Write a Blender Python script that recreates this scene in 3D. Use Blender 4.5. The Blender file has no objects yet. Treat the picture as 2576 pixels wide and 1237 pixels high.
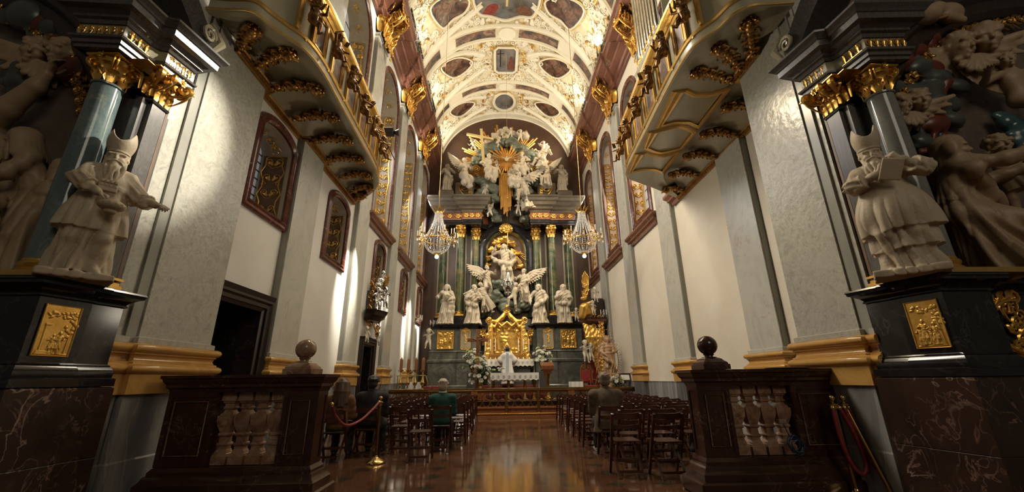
import bpy, bmesh, math, random
import numpy as np
from mathutils import Vector, Matrix, Euler
random.seed(7)
PI = math.pi
SC = bpy.context.scene
COL = SC.collection

# ------------------------------------------------------------------ camera
def make_camera():
    cd = bpy.data.cameras.new('camera'); co = bpy.data.objects.new('camera', cd); COL.objects.link(co)
    p, y, r = .316880, .0356897, -.0119895
    F = Vector((math.sin(y)*math.cos(p), math.cos(y)*math.cos(p), math.sin(p)))
    R = Vector((math.cos(y), -math.sin(y), 0)); U = R.cross(F)
    R2 = math.cos(r)*R + math.sin(r)*U; U2 = -math.sin(r)*R + math.cos(r)*U
    m = Matrix((R2, U2, -F)).transposed().to_4x4(); m.translation = (0, 0, 1.3)
    co.matrix_world = m
    cd.sensor_fit = 'HORIZONTAL'; cd.sensor_width = 36; cd.lens = 1021.74/2576*36
    cd.clip_start = .05; cd.clip_end = 200
    SC.camera = co
make_camera()

# ------------------------------------------------------------------ world, exposure, lights
w = bpy.data.worlds.new('world'); SC.world = w; w.use_nodes = True
w.node_tree.nodes['Background'].inputs[0].default_value = (1.0, .86, .66, 1)
w.node_tree.nodes['Background'].inputs[1].default_value = .05
vs = SC.view_settings
vs.view_transform = 'Standard'; vs.look = 'None'; vs.gamma = 1; vs.exposure = 0.0; vs.use_curve_mapping = False
try:
    SC.cycles.max_bounces = 6; SC.cycles.diffuse_bounces = 3; SC.cycles.glossy_bounces = 4
    SC.cycles.transmission_bounces = 4; SC.cycles.sample_clamp_indirect = 4; SC.cycles.use_denoising = True
    SC.cycles.caustics_reflective = False; SC.cycles.caustics_refractive = False
    SC.cycles.use_light_tree = True
except Exception: pass

def lamp(name, kind, loc, energy, color=(1, .85, .62), target=None, **k):
    d = bpy.data.lights.new(name, kind); d.energy = energy; d.color = color
    for a, v in k.items(): setattr(d, a, v)
    o = bpy.data.objects.new(name, d); COL.objects.link(o); o.location = loc
    if target is not None:
        o.rotation_euler = (Vector(target) - Vector(loc)).to_track_quat('-Z', 'Y').to_euler()
    return o
def area(name, loc, target, sx, sy, e, color=(1, .85, .62), spread=PI):
    return lamp(name, 'AREA', loc, e, color, target, shape='RECTANGLE', size=sx, size_y=sy, spread=spread)
def spot(name, loc, target, e, deg, blend=.5, color=(1, .9, .75), rad=.1):
    return lamp(name, 'SPOT', loc, e, color, target, spot_size=math.radians(deg), spot_blend=blend, shadow_soft_size=rad)
WARM = (1, .80, .52); SUN = (1, .93, .80); NEUT = (1, .88, .70); DAY = (.95, .95, 1.0)
# added fill lights brightening the vault, just off the two cornices
for yv in (9.0, 13.8, 17.8, 21.4):
    area('vault_fill_light', (-3.35, yv, 14.9), (.9, yv, 18.2), .3, 2.2, 125, NEUT)
    area('vault_fill_light', (4.3, yv, 14.9), (0, yv, 18.2), .3, 2.2, 125, NEUT)
# daylight of the nave windows behind the photographer
area('nave_window_light', (4.0, -7, 9.5), (1.0, 20, 5.0), 5, 5, 260, NEUT)
# daylight of the side windows
for yv in (9.75, 13.72, 17.55, 21.35):
    area('window_daylight', (-4.78, yv, 9.4), (5, yv - .5, 5.0), 1.5, 4.6, 130, DAY)
    area('window_daylight', (5.82, yv, 9.4), (-4, yv - .5, 5.0), 1.5, 4.6, 130, SUN)
# added fill spots, each brightening the balcony soffit on the opposite side
spot('soffit_fill_light', (-3.7, 9.2, 3.2), (4.0, 7.2, 6.3), 620, 70, 1, NEUT, .3)
spot('soffit_fill_light', (4.7, 9.2, 3.2), (-3.6, 7.4, 6.3), 520, 70, 1, NEUT, .3)
# spots of the high altar
spot('altar_spot', (-3.5, 18.4, 12.4), (.8, 22.2, 6.0), 750, 60, .8, WARM, .2)
spot('altar_spot', (4.4, 18.4, 12.4), (.1, 22.2, 6.0), 1900, 60, .8, WARM, .2)
spot('altar_spot', (-3.4, 19.0, 15.0), (.8, 22.2, 13.2), 160, 80, .8, WARM, .2)
spot('altar_spot', (4.3, 19.0, 15.0), (.1, 22.2, 13.2), 460, 80, .8, WARM, .2)
spot('altar_spot', (.5, 14.0, 8.5), (.45, 21.0, 2.6), 900, 40, .9, WARM, .25)
spot('sun_patch', (4.6, 13.5, 15.6), (1.9, 21.5, 13.9), 3600, 9, .5, SUN, .05)
spot('sun_patch', (4.6, 13.0, 15.6), (-.6, 21.3, 13.1), 3600, 9, .5, SUN, .05)
# spots standing in for sun from high right, on the left pier and capitals
spot('sun_patch', (4.4, 7.6, 10.5), (-4.1, 4.55, 4.35), 11000, 12, .7, SUN, .10)
for yv in (11.4, 15.2, 19.2):
    spot('sun_patch', (4.1, yv - 3.0, 15.6), (-4.0, yv - .1, 13.4), 6500, 11, .6, SUN, .08)
for yv, zt, e in ((11.2, 5.9, 2600), (14.85, 5.2, 1100), (18.95, 5.9, 3200), (21.75, 5.9, 2600)):
    spot('sun_patch', (-2.95, yv - .1, zt + .3), (-4.24, yv + .02, 3.9), e, 31, .8, SUN, .04)  # spots added close to the left wall, standing in for sunlight strips
# added fill lights in mid-air, brightening both nave walls and the floor
area('nave_fill_light', (-3.0, 10.0, 11.5), (5.2, 10.0, 3.0), 1.0, 7, 900, NEUT)
area('nave_fill_light', (3.9, 12.0, 11.5), (-4.2, 13.0, 3.0), 1.0, 8, 300, NEUT)
spot('side_altar_spot', (1.2, 8.0, 7.5), (4.2, 4.0, 3.3), 260, 34, .8, WARM, .2)
spot('side_altar_spot', (-.5, 8.0, 7.5), (-4.0, 4.0, 3.3), 160, 34, .8, NEUT, .2)

# ------------------------------------------------------------------ helpers
class MB:
    """collects geometry in the coordinates of its parent and links it as ONE mesh object"""
    def __init__(s): s.v = []; s.f = []
    def add(s, vs, fs):
        n = len(s.v); s.v += [tuple(x) for x in vs]; s.f += [tuple(i + n for i in f) for f in fs]; return s
    def box(s, x0, x1, y0, y1, z0, z1, b=0):
        if b <= 0:
            return s.add([(x0,y0,z0),(x1,y0,z0),(x1,y1,z0),(x0,y1,z0),(x0,y0,z1),(x1,y0,z1),(x1,y1,z1),(x0,y1,z1)],
                         [(3,2,1,0),(4,5,6,7),(0,1,5,4),(1,2,6,5),(2,3,7,6),(3,0,4,7)])
        def ring(i, z): return [(x0+i,y0,z),(x1-i,y0,z),(x1,y0+i,z),(x1,y1-i,z),(x1-i,y1,z),(x0+i,y1,z),(x0,y1-i,z),(x0,y0+i,z)]
        def inner(z): return [(x0+b,y0+b,z),(x1-b,y0+b,z),(x1-b,y0+b,z),(x1-b,y1-b,z),(x1-b,y1-b,z),(x0+b,y1-b,z),(x0+b,y1-b,z),(x0+b,y0+b,z)]
        return s.rings([inner(z0), ring(b, z0+b), ring(b, z1-b), inner(z1)], caps=True)
    def bar(s, a, b, w, d, up=(0, 0, 1)):
        a = Vector(a); b = Vector(b); t = (b - a).normalized(); u = t.cross(Vector(up))
        if u.length < 1e-4: u = t.cross(Vector((1, 0, 0)))
        u.normalize(); v = u.cross(t); q = [(-1,-1),(1,-1),(1,1),(-1,1)]
        return s.rings([[p + u*i*w/2 + v*j*d/2 for i, j in q] for p in (a, b)], caps=True)
    def rings(s, rs, caps=True, closed=True, loop=False):
        n = len(rs[0]); vs = [p for r in rs for p in r]; fs = []
        m = len(rs)
        for k in range(m if loop else m - 1):
            k2 = (k + 1) % m
            for i in range(n if closed else n - 1):
                j = (i + 1) % n; fs.append((k*n+i, k*n+j, k2*n+j, k2*n+i))
        if caps and closed and not loop: fs += [tuple(range(n))[::-1], tuple(range((m-1)*n, m*n))]
        return s.add(vs, fs)
    def lathe(s, prof, c=(0, 0, 0), n=20, sx=1, sy=1, caps=True, ph=0, axis='z'):
        rs = []
        for r, z in prof:
            ring = []
            for i in range(n):
                t = 2*PI*i/n + ph; x, y = r*math.cos(t)*sx, r*math.sin(t)*sy
                ring.append((c[0]+x, c[1]+y, c[2]+z) if axis == 'z' else (c[0]+x, c[1]-z, c[2]+y) if axis == 'y' else (c[0]+z, c[1]+x, c[2]+y))
            rs.append(ring)
        return s.rings(rs, caps)
    def tube(s, pts, r, n=6, caps=True, loop=False):
        pts = [Vector(p) for p in pts]; m = len(pts); rs = []
        rr = r if isinstance(r, (list, tuple)) else [r]*m
        u = None
        for i, p in enumerate(pts):
            t = (pts[(i+1) % m] - pts[i-1]) if loop else (pts[min(i+1, m-1)] - pts[max(i-1, 0)])
            if t.length < 1e-9: t = Vector((0, 0, 1))
            t.normalize()
            if u is None:
                u = t.orthogonal().normalized()
            else:
                u = u - t*u.dot(t)
                u = u.normalized() if u.length > 1e-6 else t.orthogonal().normalized()
            v = t.cross(u)
            rs.append([p + (u*math.cos(2*PI*k/n) + v*math.sin(2*PI*k/n))*rr[i] for k in range(n)])
        return s.rings(rs, caps, True, loop)
    def ball(s, c, r, n=10, m=7, rot=None):
        if not isinstance(r, (tuple, list)): r = (r, r, r)
        vs = []; c = Vector(c)
        for i in range(m + 1):
            a = PI*i/m
            for k in range(n):
                t = 2*PI*k/n; p = Vector((r[0]*math.sin(a)*math.cos(t), r[1]*math.sin(a)*math.sin(t), r[2]*math.cos(a)))
                if rot is not None: p = rot @ p
                vs.append(c + p)
        fs = [(i*n+k, (i+1)*n+k, (i+1)*n+(k+1) % n, i*n+(k+1) % n) for i in range(m) for k in range(n)]
        return s.add(vs, fs)
    def prism(s, poly, o, u, v, d):
        """2-D polygon in the plane o + u*x + v*y, thickened by the vector d"""
        o, u, v, d = Vector(o), Vector(u), Vector(v), Vector(d)
        a = [o + u*x + v*y for x, y in poly]; n = len(a)
        fs = [tuple(range(n))[::-1], tuple(range(n, 2*n))] + [(i, (i+1) % n, (i+1) % n + n, i + n) for i in range(n)]
        return s.add(a + [p + d for p in a], fs)
    def molding(s, prof, path, closed=False, side=1, caps=True):
        """profile [(out, z)] swept along a horizontal path [(x, y)] with mitred corners"""
        P = [Vector((p[0], p[1])) for p in path]; m = len(P); rs = []
        for i in range(m):
            a = P[i] - P[i-1] if (i > 0 or closed) else P[1] - P[0]
            b = P[(i+1) % m] - P[i] if (i < m-1 or closed) else P[m-1] - P[m-2]
            a.normalize(); b.normalize()
            na = Vector((a.y, -a.x))*side; nb = Vector((b.y, -b.x))*side
            nn = na + nb; k = nn.length
            nn = nn/k if k > 1e-6 else na
            sc = 1/max(.35, nn.dot(na))
            rs.append([(P[i].x + nn.x*o*sc, P[i].y + nn.y*o*sc, z) for o, z in prof])
        return s.rings(rs, caps, True, closed)
    def sweep(s, prof, pts, nrm, loop=False):
        """profile [(side, out)] swept along 3-D points in a plane with normal nrm (frames of windows, pictures)"""
        pts = [Vector(p) for p in pts]; m = len(pts); N = Vector(nrm).normalized(); rs = []
        for i in range(m):
            a = pts[i] - pts[i-1] if (i > 0 or loop) else pts[1] - pts[0]
            b = pts[(i+1) % m] - pts[i] if (i < m-1 or loop) else pts[m-1] - pts[m-2]
            a.normalize(); b.normalize(); sa = a.cross(N); sb = b.cross(N); q = (sa + sb).normalized()
            sc = 1/max(.4, q.dot(sa))
            rs.append([pts[i] + q*x*sc + N*o for x, o in prof])
        return s.rings(rs, True, True, loop)
    def leaf(s, base, up, out, h, wd, curl=.6, n=6, lobes=3, th=.0):
        """a lobed acanthus leaf rising along up and curling over towards out"""
        base, up, out = Vector(base), Vector(up).normalized(), Vector(out).normalized(); sd = up.cross(out)
        L = []
        for i in range(n + 1):
            t = i/n
            c = base + up*h*math.sin(min(1.0, t*1.12)*PI/2)*(1 if t < .86 else 1-.55*(t-.86)) + out*h*curl*(t**2.4)
            wv = wd/2*(math.sin(PI*(.18+.82*t))**.7)*(1 + .22*math.sin(t*PI*2*lobes))
            cup = out*wv*.35
            L.append([c - sd*wv + cup, c - sd*wv*.45, c + out*wv*.18, c + sd*wv*.45, c + sd*wv + cup])
        return s.rings(L, caps=False, closed=False)
    def scroll(s, c, u, v, r, turns=1.6, wd=.02, sgn=1, ph=0, tail=None, n=22, k=5, lift=.0):
        """spiral volute in the plane (u, v); optional S-tail ending at the 2-D point tail"""
        c, u, v = Vector(c), Vector(u), Vector(v); nn = u.cross(v)
        pts = []; rr = []
        for i in range(n + 1):
            t = i/n; a = ph + sgn*turns*2*PI*(1-t); q = r*(.12 + .88*t)
            pts.append(c + u*q*math.cos(a) + v*q*math.sin(a) + nn*lift*(1-t)); rr.append(wd*(.55 + .45*t))
        if tail is not None:
            a = ph; tx, ty = -math.sin(a)*sgn*-1, math.cos(a)*sgn*-1
            p0 = (r*math.cos(a), r*math.sin(a))
            for i in range(1, 9):
                t = i/8
                x = (1-t)**2*p0[0] + 2*t*(1-t)*(p0[0]+tx*r*.9) + t*t*tail[0]
                y = (1-t)**2*p0[1] + 2*t*(1-t)*(p0[1]+ty*r*.9) + t*t*tail[1]
                pts.append(c + u*x + v*y); rr.append(wd*(1 - .6*t))
        return s.tube(pts, rr, k)
    def rosette(s, c, u, v, r, n=6):
        c, u, v = Vector(c), Vector(u), Vector(v); nn = u.cross(v).normalized()
        for i in range(n):
            a = 2*PI*i/n; d = u*math.cos(a) + v*math.sin(a)
            s.leaf(c + nn*r*.1, d*.8 + nn*.5, nn*-.4 + d, r, r*.75, .35, 3, 1)
        return s.ball(c + nn*r*.25, r*.3, 6, 4)
    def build(s, name, m, parent=None, ang=40, world=True, flip=False):
        me = bpy.data.meshes.new(name)
        off = woff(parent) if (parent is not None and world) else Vector((0, 0, 0))
        vs = np.array(s.v, dtype=np.float64).reshape(-1, 3) - np.array(off)
        me.from_pydata(vs.tolist(), [], s.f)
        if flip: me.flip_normals()
        shade(me, ang); me.materials.append(m)
        return link(name, me, parent)
    def xf(s, M):
        s.v = [tuple(M @ Vector(p)) for p in s.v]; return s

def shade(me, ang):
    if len(me.polygons) == 0: return
    me.polygons.foreach_set('use_smooth', [ang > 0]*len(me.polygons))
    if ang > 0: me.set_sharp_from_angle(angle=math.radians(ang))
    me.update()
def woff(o):
    v = Vector((0, 0, 0))
    while o is not None: v = v + o.location; o = o.parent
    return v
def link(name, me, parent=None):
    o = bpy.data.objects.new(name, me); COL.objects.link(o)
    if parent is not None: o.parent = parent
    return o
def tag(o, label=None, cat=None, group=None, kind=None):
    for k, v in (('label', label), ('category', cat), ('group', group), ('kind', kind)):
        if v: o[k] = v
    return o
def thing(name, label, cat, loc=(0, 0, 0), group=None, rz=0):
    o = bpy.data.objects.new(name, None); COL.objects.link(o); o.location = loc; o.rotation_euler = (0, 0, rz)
    o.empty_display_size = .1
    return tag(o, label, cat, group)
def struct(o): o['kind'] = 'structure'; return o
def copy_tree(o, parent=None, mat=None):
    c = o.copy(); COL.objects.link(c)
    if parent is not None: c.parent = parent
    for ch in list(o.children): copy_tree(ch, c)
    return c
def lerp(a, b, t): return a + (b - a)*t

# ------------------------------------------------------------------ signed-distance sculpting (statues, clouds, reliefs)
def _v(x): return np.array(x, dtype=np.float32)
class SD:
    def __init__(s): s.p = []; s.fd = None
    def _add(s, fn, lo, hi, k, sub): s.p.append((fn, _v(lo), _v(hi), k, sub)); return s
    def cap(s, a, b, ra, rb=None, k=.02, sub=False, fold=None, flat=None):
        a, b = _v(a), _v(b); rb = ra if rb is None else rb; d = b - a; L2 = max(float(d @ d), 1e-9); L = math.sqrt(L2); m = max(ra, rb)
        ph = random.random()*6
        def fn(P):
            q = P - a; t = np.clip((q @ d)/L2, 0, 1); e = q - t[..., None]*d
            if flat is not None:
                n, f = flat; n = _v(n); n = n/np.linalg.norm(n); e = e + (e @ n)[..., None]*n*(1/f - 1)
            r = np.sqrt((e*e).sum(-1)) - (ra + (rb - ra)*t)
            if flat is not None: r = r*max(flat[1], .5)
            if fold is not None: r = r - fold[1]*np.sin(fold[0]*t*L + ph + (1.6*e[..., 0] + 1.1*e[..., 2] - .9*e[..., 1])/m)
            return r
        return s._add(fn, np.minimum(a, b) - m, np.maximum(a, b) + m, k, sub)
    def ell(s, c, r, rot=None, k=.02, sub=False):
        c = _v(c); r = _v(r if isinstance(r, (tuple, list)) else (r, r, r)); M = None
        if rot is not None: M = np.array((rot if isinstance(rot, Matrix) else Euler(rot).to_matrix()), dtype=np.float32)
        m = float(r.max())
        def fn(P):
            q = P - c
            if M is not None: q = q @ M
            k0 = np.sqrt(((q/r)**2).sum(-1)); k1 = np.sqrt(((q/(r*r))**2).sum(-1)) + 1e-9
            return k0*(k0 - 1)/k1
        return s._add(fn, c - m, c + m, k, sub)
    def box(s, c, h, rot=None, rad=.005, k=.005, sub=False):
        c, h = _v(c), _v(h); M = None
        if rot is not None: M = np.array((rot if isinstance(rot, Matrix) else Euler(rot).to_matrix()), dtype=np.float32)
        m = float(np.linalg.norm(h))
        def fn(P):
            q = P - c
            if M is not None: q = q @ M
            q = np.abs(q) - (h - rad)
            return np.sqrt((np.maximum(q, 0)**2).sum(-1)) + np.minimum(q.max(-1), 0) - rad
        return s._add(fn, c - m, c + m, k, sub)
    def skirt(s, a, b, ra, rb, n=9, amp=.08, ph=0, k=.02, x=(1, 0, 0), bulge=0.0, swirl=0.0, sub=False):
        a, b = _v(a), _v(b); d = b - a; L = float(np.linalg.norm(d)); d = d/L
        u = _v(x); u = u - d*(u @ d); u /= np.linalg.norm(u); v = np.cross(d, u); m = max(max(ra), max(rb))*1.3
        def fn(P):
            q = P - a; t = (q @ d)/L; tc = np.clip(t, 0, 1)
            ru = ra[0] + (rb[0]-ra[0])*tc + bulge*np.sin(tc*PI); rv = ra[1] + (rb[1]-ra[1])*tc + bulge*np.sin(tc*PI)
            x_, y_ = (q @ u)/ru, (q @ v)/rv; th = np.arctan2(y_, x_) + swirl*tc
            w = np.sin(n*th + ph + 1.3*np.sin(2*th + ph*2) + .8*np.sin(3*tc + ph)); w = np.sign(w)*np.abs(w)**.75
            w2 = np.sin((n*2+1)*th + 2*ph + 5*tc)
            rho = np.sqrt(x_*x_ + y_*y_)
            r = (rho - 1 - amp*(.25 + .75*tc)*w - amp*.3*tc*w2)*np.minimum(ru, rv)*.8
            c_ = np.maximum(-t, t - 1)*L; return np.maximum(r, c_)
        return s._add(fn, np.minimum(a, b) - m, np.maximum(a, b) + m, k, sub)
    def path(s, pts, r, k=.02, flat=None, fold=None):
        n = len(pts); rr = r if isinstance(r, (list, tuple)) else [r]*n
        for i in range(n-1): s.cap(pts[i], pts[i+1], rr[i], rr[i+1], k, flat=flat, fold=fold)
        return s
    def mesh(s, vox):
        lo = np.min([p[1] for p in s.p if not p[4]], 0) - 3*vox; hi = np.max([p[2] for p in s.p if not p[4]], 0) + 3*vox
        N = np.ceil((hi - lo)/vox).astype(int) + 1
        while N.prod() > 4.0e6:
            vox *= 1.12; N = np.ceil((hi - lo)/vox).astype(int) + 1
        F = np.full(tuple(N), 1e3, np.float32)
        ax = [lo[i] + vox*np.arange(N[i], dtype=np.float32) for i in range(3)]
        for fn, a, b, k, sub in s.p:
            mg = k + 3*vox
            i0 = np.maximum(np.floor((a - mg - lo)/vox).astype(int), 0); i1 = np.minimum(np.ceil((b + mg - lo)/vox).astype(int) + 1, N)
            if (i1 <= i0).any(): continue
            sl = tuple(slice(i0[i], i1[i]) for i in range(3))
            P = np.stack(np.meshgrid(*[ax[i][sl[i]] for i in range(3)], indexing='ij'), -1)
            D = fn(P); G = F[sl]
            if sub:
                D = -D; h = np.clip(.5 - .5*(G - D)/max(k, 1e-4), 0, 1); F[sl] = G*(1-h) + D*h + k*h*(1-h)
            else:
                far = G > 100
                h = np.clip(.5 + .5*(G - D)/max(k, 1e-4), 0, 1); R = G*(1-h) + D*h - k*h*(1-h)
                F[sl] = np.where(far, D, R)
        if s.fd is not None:
            m = np.nonzero(np.abs(F) < .07); P = np.stack([ax[i][m[i]] for i in range(3)], -1); F[m] -= s.fd(P)
        return surface_nets(F, lo, vox)
def surface_nets(F, lo, vox):
    S = F < 0; nx, ny, nz = F.shape
    c = [S[i:nx-1+i, j:ny-1+j, k:nz-1+k] for i in (0, 1) for j in (0, 1) for k in (0, 1)]
    tot = sum(x.astype(np.int8) for x in c); act = (tot > 0) & (tot < 8)
    idx = np.argwhere(act)
    if len(idx) == 0: return np.zeros((0, 3)), np.zeros((0, 4), int)
    acc = np.zeros((len(idx), 3), np.float32); cnt = np.zeros(len(idx), np.float32)
    cor = [(i, j, k) for i in (0, 1) for j in (0, 1) for k in (0, 1)]
    for a in range(8):
        for b in range(a+1, 8):
            if sum(abs(cor[a][t]-cor[b][t]) for t in range(3)) != 1: continue
            A, B = np.array(cor[a]), np.array(cor[b])
            fa = F[tuple((idx + A).T)]; fb = F[tuple((idx + B).T)]
            m = (fa < 0) != (fb < 0); t = np.where(m, fa/np.where(m, fa - fb, 1), 0)
            acc += np.where(m[:, None], A + t[:, None]*(B - A), 0); cnt += m
    V = lo + vox*(idx + acc/cnt[:, None])
    I = np.full((nx-1, ny-1, nz-1), -1, np.int64); I[act] = np.arange(len(idx))
    Q = []
    for ax_ in range(3):
        o1, o2 = [(1, 2), (2, 0), (0, 1)][ax_]
        sA = [slice(1, -1)]*3; sB = [slice(1, -1)]*3; sA[ax_] = slice(0, -1); sB[ax_] = slice(1, None)
        A = S[tuple(sA)]; B = S[tuple(sB)]
        for inv in (False, True):
            m = (A & ~B) if not inv else (~A & B)
            e = np.argwhere(m)
            if len(e) == 0: continue
            off = np.ones(3, int); off[ax_] = 0; e = e + off
            d1 = np.zeros(3, int); d1[o1] = 1; d2 = np.zeros(3, int); d2[o2] = 1
            q = np.stack([I[tuple((e - d1 - d2).T)], I[tuple((e - d2).T)], I[tuple(e.T)], I[tuple((e - d1).T)]], 1)
            Q.append(q if not inv else q[:, ::-1])
    return V, np.concatenate(Q)
def np_obj(name, V, Q, m, parent=None, M=None, ang=180):
    V = np.asarray(V, np.float64)
    if M is not None: V = V @ np.array(M.to_3x3()).T + np.array(M.translation)
    off = woff(parent) if parent is not None else Vector((0, 0, 0))
    V = V - np.array(off)
    me = bpy.data.meshes.new(name); n = len(Q)
    me.vertices.add(len(V)); me.vertices.foreach_set('co', V.astype(np.float32).ravel())
    me.loops.add(n*4); me.loops.foreach_set('vertex_index', Q.astype(np.int32).ravel())
    me.polygons.add(n); me.polygons.foreach_set('loop_start', np.arange(0, n*4, 4, dtype=np.int32))
    me.update(calc_edges=True); me.validate()
    me.polygons.foreach_set('use_smooth', np.ones(len(me.polygons), bool)); me.materials.append(m)
    return link(name, me, parent)
def MX(loc, rz=0, s=1, rx=0, ry=0):
    return Matrix.Translation(loc) @ Euler((rx, ry, rz)).to_matrix().to_4x4() @ Matrix.Scale(s, 4)

# ------------------------------------------------------------------ the human figure (height 1, facing -y; 'l' is -x, 'r' is +x)
def folds_fn(amp, hc, hands, nz, c, seed, zs=(.42, .60), upr=1.0):
    """carved drapery: hanging folds below, diagonal swags above, fading at head and hands"""
    r = random.Random(seed); s1, s2, s3 = r.uniform(0, 6), r.uniform(0, 6), r.uniform(0, 6); sg = r.choice((-1, 1)); sm = lambda a, b, x: np.clip((x - a)/(b - a), 0, 1)
    def fd(P):
        x, y, z = P[:, 0] - c[0], P[:, 1] - c[1], P[:, 2]; th = np.arctan2(y, x)
        A = np.abs(np.sin(6.5*th + 2.2*np.sin(5*z + s1) + 1.1*np.sin(2*th + s2)))**.6
        B = np.abs(np.sin(27*(z + .62*sg*x + .3*y) + 2.0*np.sin(8*x + s3) + 1.5*np.sin(9*z)))**.6
        C = np.abs(np.sin(9*(z*.5 - .9*sg*x) + 2*np.sin(7*z + s1)))**.6
        w = sm(zs[0], zs[1], z); pat = (A*1.2 + .45*C - .95)*(1 - w) + (.8*B + .45*C - .95)*w*upr
        m = sm(.085, .14, np.linalg.norm(P - np.array(hc), axis=1))*sm(nz + .03, nz - .03, z)
        for h in hands: m = m*sm(.045, .09, np.linalg.norm(P - np.array(h), axis=1))
        return (amp*pat*m).astype(np.float32)
    return fd
def ik(a, c, l1, l2, pole):
    a, c = Vector(a), Vector(c); d = c - a; L = d.length
    if L > (l1 + l2)*.995: c = a + d*((l1 + l2)*.995/L); d = c - a; L = d.length
    if L < abs(l1-l2)+.01: L = abs(l1-l2)+.01
    x = (l1*l1 - l2*l2 + L*L)/(2*L); h = math.sqrt(max(l1*l1 - x*x, 0)); dn = d.normalized(); p = Vector(pole)
    p = p - dn*p.dot(dn); p = p.normalized() if p.length > 1e-5 else dn.orthogonal()
    return a + dn*x + p*h, c
def hand(S, w, d, up, s, fingers, curl=.5, thumb=1, k=.006):
    """palm, four bent fingers and a thumb; d = pointing direction, up = back of the hand"""
    d = Vector(d).normalized(); up = Vector(up); up = (up - d*up.dot(d)).normalized(); sd = d.cross(up); w = Vector(w)
    if not fingers:
        S.cap(w, w + d*.06*s, .02*s, .018*s, k*2); S.cap(w + d*.06*s, w + d*.09*s - up*.012*s, .014*s, .009*s, k); return
    for o in (-.011, 0, .011): S.cap(w + sd*o*s*.6, w + d*.052*s + sd*o*s, .0125*s, .0125*s, .008)
    for i, (o, ln) in enumerate(((-.02, .042), (-.0068, .049), (.0068, .046), (.02, .036))):
        b = w + d*.054*s + sd*o*s; c1 = curl*(.8 + .25*i); a = b
        for j in range(3):
            an = c1*(.55 + .75*j); dd = d*math.cos(an) - up*math.sin(an); e = a + dd*ln*s*(.42, .32, .26)[j]
            S.cap(a, e, .0078*s*(1-.1*j), .0072*s*(1-.12*j), .002); a = e
    b = w + d*.018*s - sd*.018*s*thumb; m = b + (d*.6 - sd*thumb*.7 - up*.25).normalized()*.03*s
    S.cap(b, m, .0105*s, .009*s, .004); S.cap(m, m + (d*.85 - sd*thumb*.15 - up*.35).normalized()*.026*s, .009*s, .007*s, .002)
def head(S, c, s, yaw=0, pitch=0, roll=0, hair='short', beard=0, face=True, k=.01):
    R = Euler((pitch, roll, yaw), 'XYZ').to_matrix(); c = Vector(c)
    T = lambda x, y, z: c + R @ Vector((x, y, z))*s
    S.ell(T(0, .008, .02), (.055*s, .066*s, .062*s), R, k); S.ell(T(0, -.012, -.02), (.043*s, .05*s, .058*s), R, .02*s)
    if face:
        S.cap(T(-.038, -.052, .014), T(.038, -.052, .014), .01*s, None, .008*s)
        for q in (-1, 1):
            S.ell(T(q*.021, -.062, .001), (.014*s, .011*s, .008*s), R, .006*s, True)
            S.ell(T(q*.021, -.051, .0), (.0105*s, .009*s, .0065*s), R, .002*s)
            S.ell(T(q*.056, .006, -.004), (.008*s, .016*s, .02*s), R, .006*s)
            S.ell(T(q*.026, -.046, -.022), (.015*s, .014*s, .014*s), R, .012*s)
        S.cap(T(0, -.06, .008), T(0, -.071, -.019), .0065*s, .0095*s, .006*s)
        S.ell(T(0, -.062, -.045), (.017*s, .009*s, .0045*s), R, .003*s); S.ell(T(0, -.06, -.053), (.015*s, .009*s, .005*s), R, .003*s)
        S.ell(T(0, -.05, -.07), (.016*s, .015*s, .014*s), R, .01*s)
    if hair:
        S.ell(T(0, .02, .036), (.062*s, .066*s, .058*s), R, .006*s)
        if hair in ('curly', 'baby'):
            for i in range(26):
                a = random.uniform(0, 2*PI); e = random.uniform(.05, 1.35); r = .064
                x, y, z = r*math.cos(e)*math.cos(a), r*math.cos(e)*math.sin(a)+.016, r*math.sin(e)+.018
                if y > -.045 or z > .05: S.ell(T(x, y, z), random.uniform(.014, .021)*s, None, .004*s)
        if hair == 'long' or hair == 'veil':
            for i in range(13):
                a = PI*(-.02 + 1.04*i/12); r0, r1 = (.062, .072) if hair == 'long' else (.074, .1)
                S.cap(T(r0*math.cos(a), r0*math.sin(a)*.9+.01, .04), T(r1*math.cos(a), r1*math.sin(a)*.8+.02, -.12), .018*s, .014*s, .012*s)
        if hair == 'veil': S.ell(T(0, .02, .04), (.076*s, .08*s, .068*s), R, .012*s)
    if beard:
        for i in range(9):
            x = (i-4)/4; L = beard*(1 - .45*abs(x))
            S.path([T(x*.04, -.04 - .012*(1-abs(x)), -.03 - .02*(1-abs(x))), T(x*.04 + .006*math.sin(i*2.1), -.062+.02*abs(x), -.07), T(x*.026 + .01*math.sin(i*1.7), -.064+.015*abs(x), -.07-L)], [.013*s, .0135*s, .007*s], .006*s)
        for q in (-1, 1): S.cap(T(q*.004, -.07, -.035), T(q*.032, -.058, -.05), .007*s, .006*s, .003*s)
def wing(S, root, d, up, L, n=13, s=1.0, th=.02):
    root, d, up = Vector(root), Vector(d).normalized(), Vector(up).normalized(); nn = d.cross(up).normalized(); ax = d*.6 + up*.4
    S.path([root, root + ax*L*.35 + up*L*.05, root + ax*L*.68], [.045, .036, .022], .02)
    for i in range(n):
        t = i/(n-1); b = root + ax*L*.68*t
        a = lerp(-1.75, .2, t**.9); e = b + (d*math.cos(a) + up*math.sin(a))*L*lerp(.40, .60, t)
        S.cap(b, e, .046, .022, .012, flat=(nn, .38))
        if i % 2 == 0: S.cap(b, lerp(b, e, .5) + nn*th, .042, .026, .006, flat=(nn, .45))
DEF = dict(hip=(0, 0, .53), neck=(0, 0, .835), hl=(-.17, -.06, .46), hr=(.17, -.06, .46), fl=(-.06, 0, .03), fr=(.07, 0, .03), sh=0, yaw=0, pitch=0, roll=0)
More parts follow.
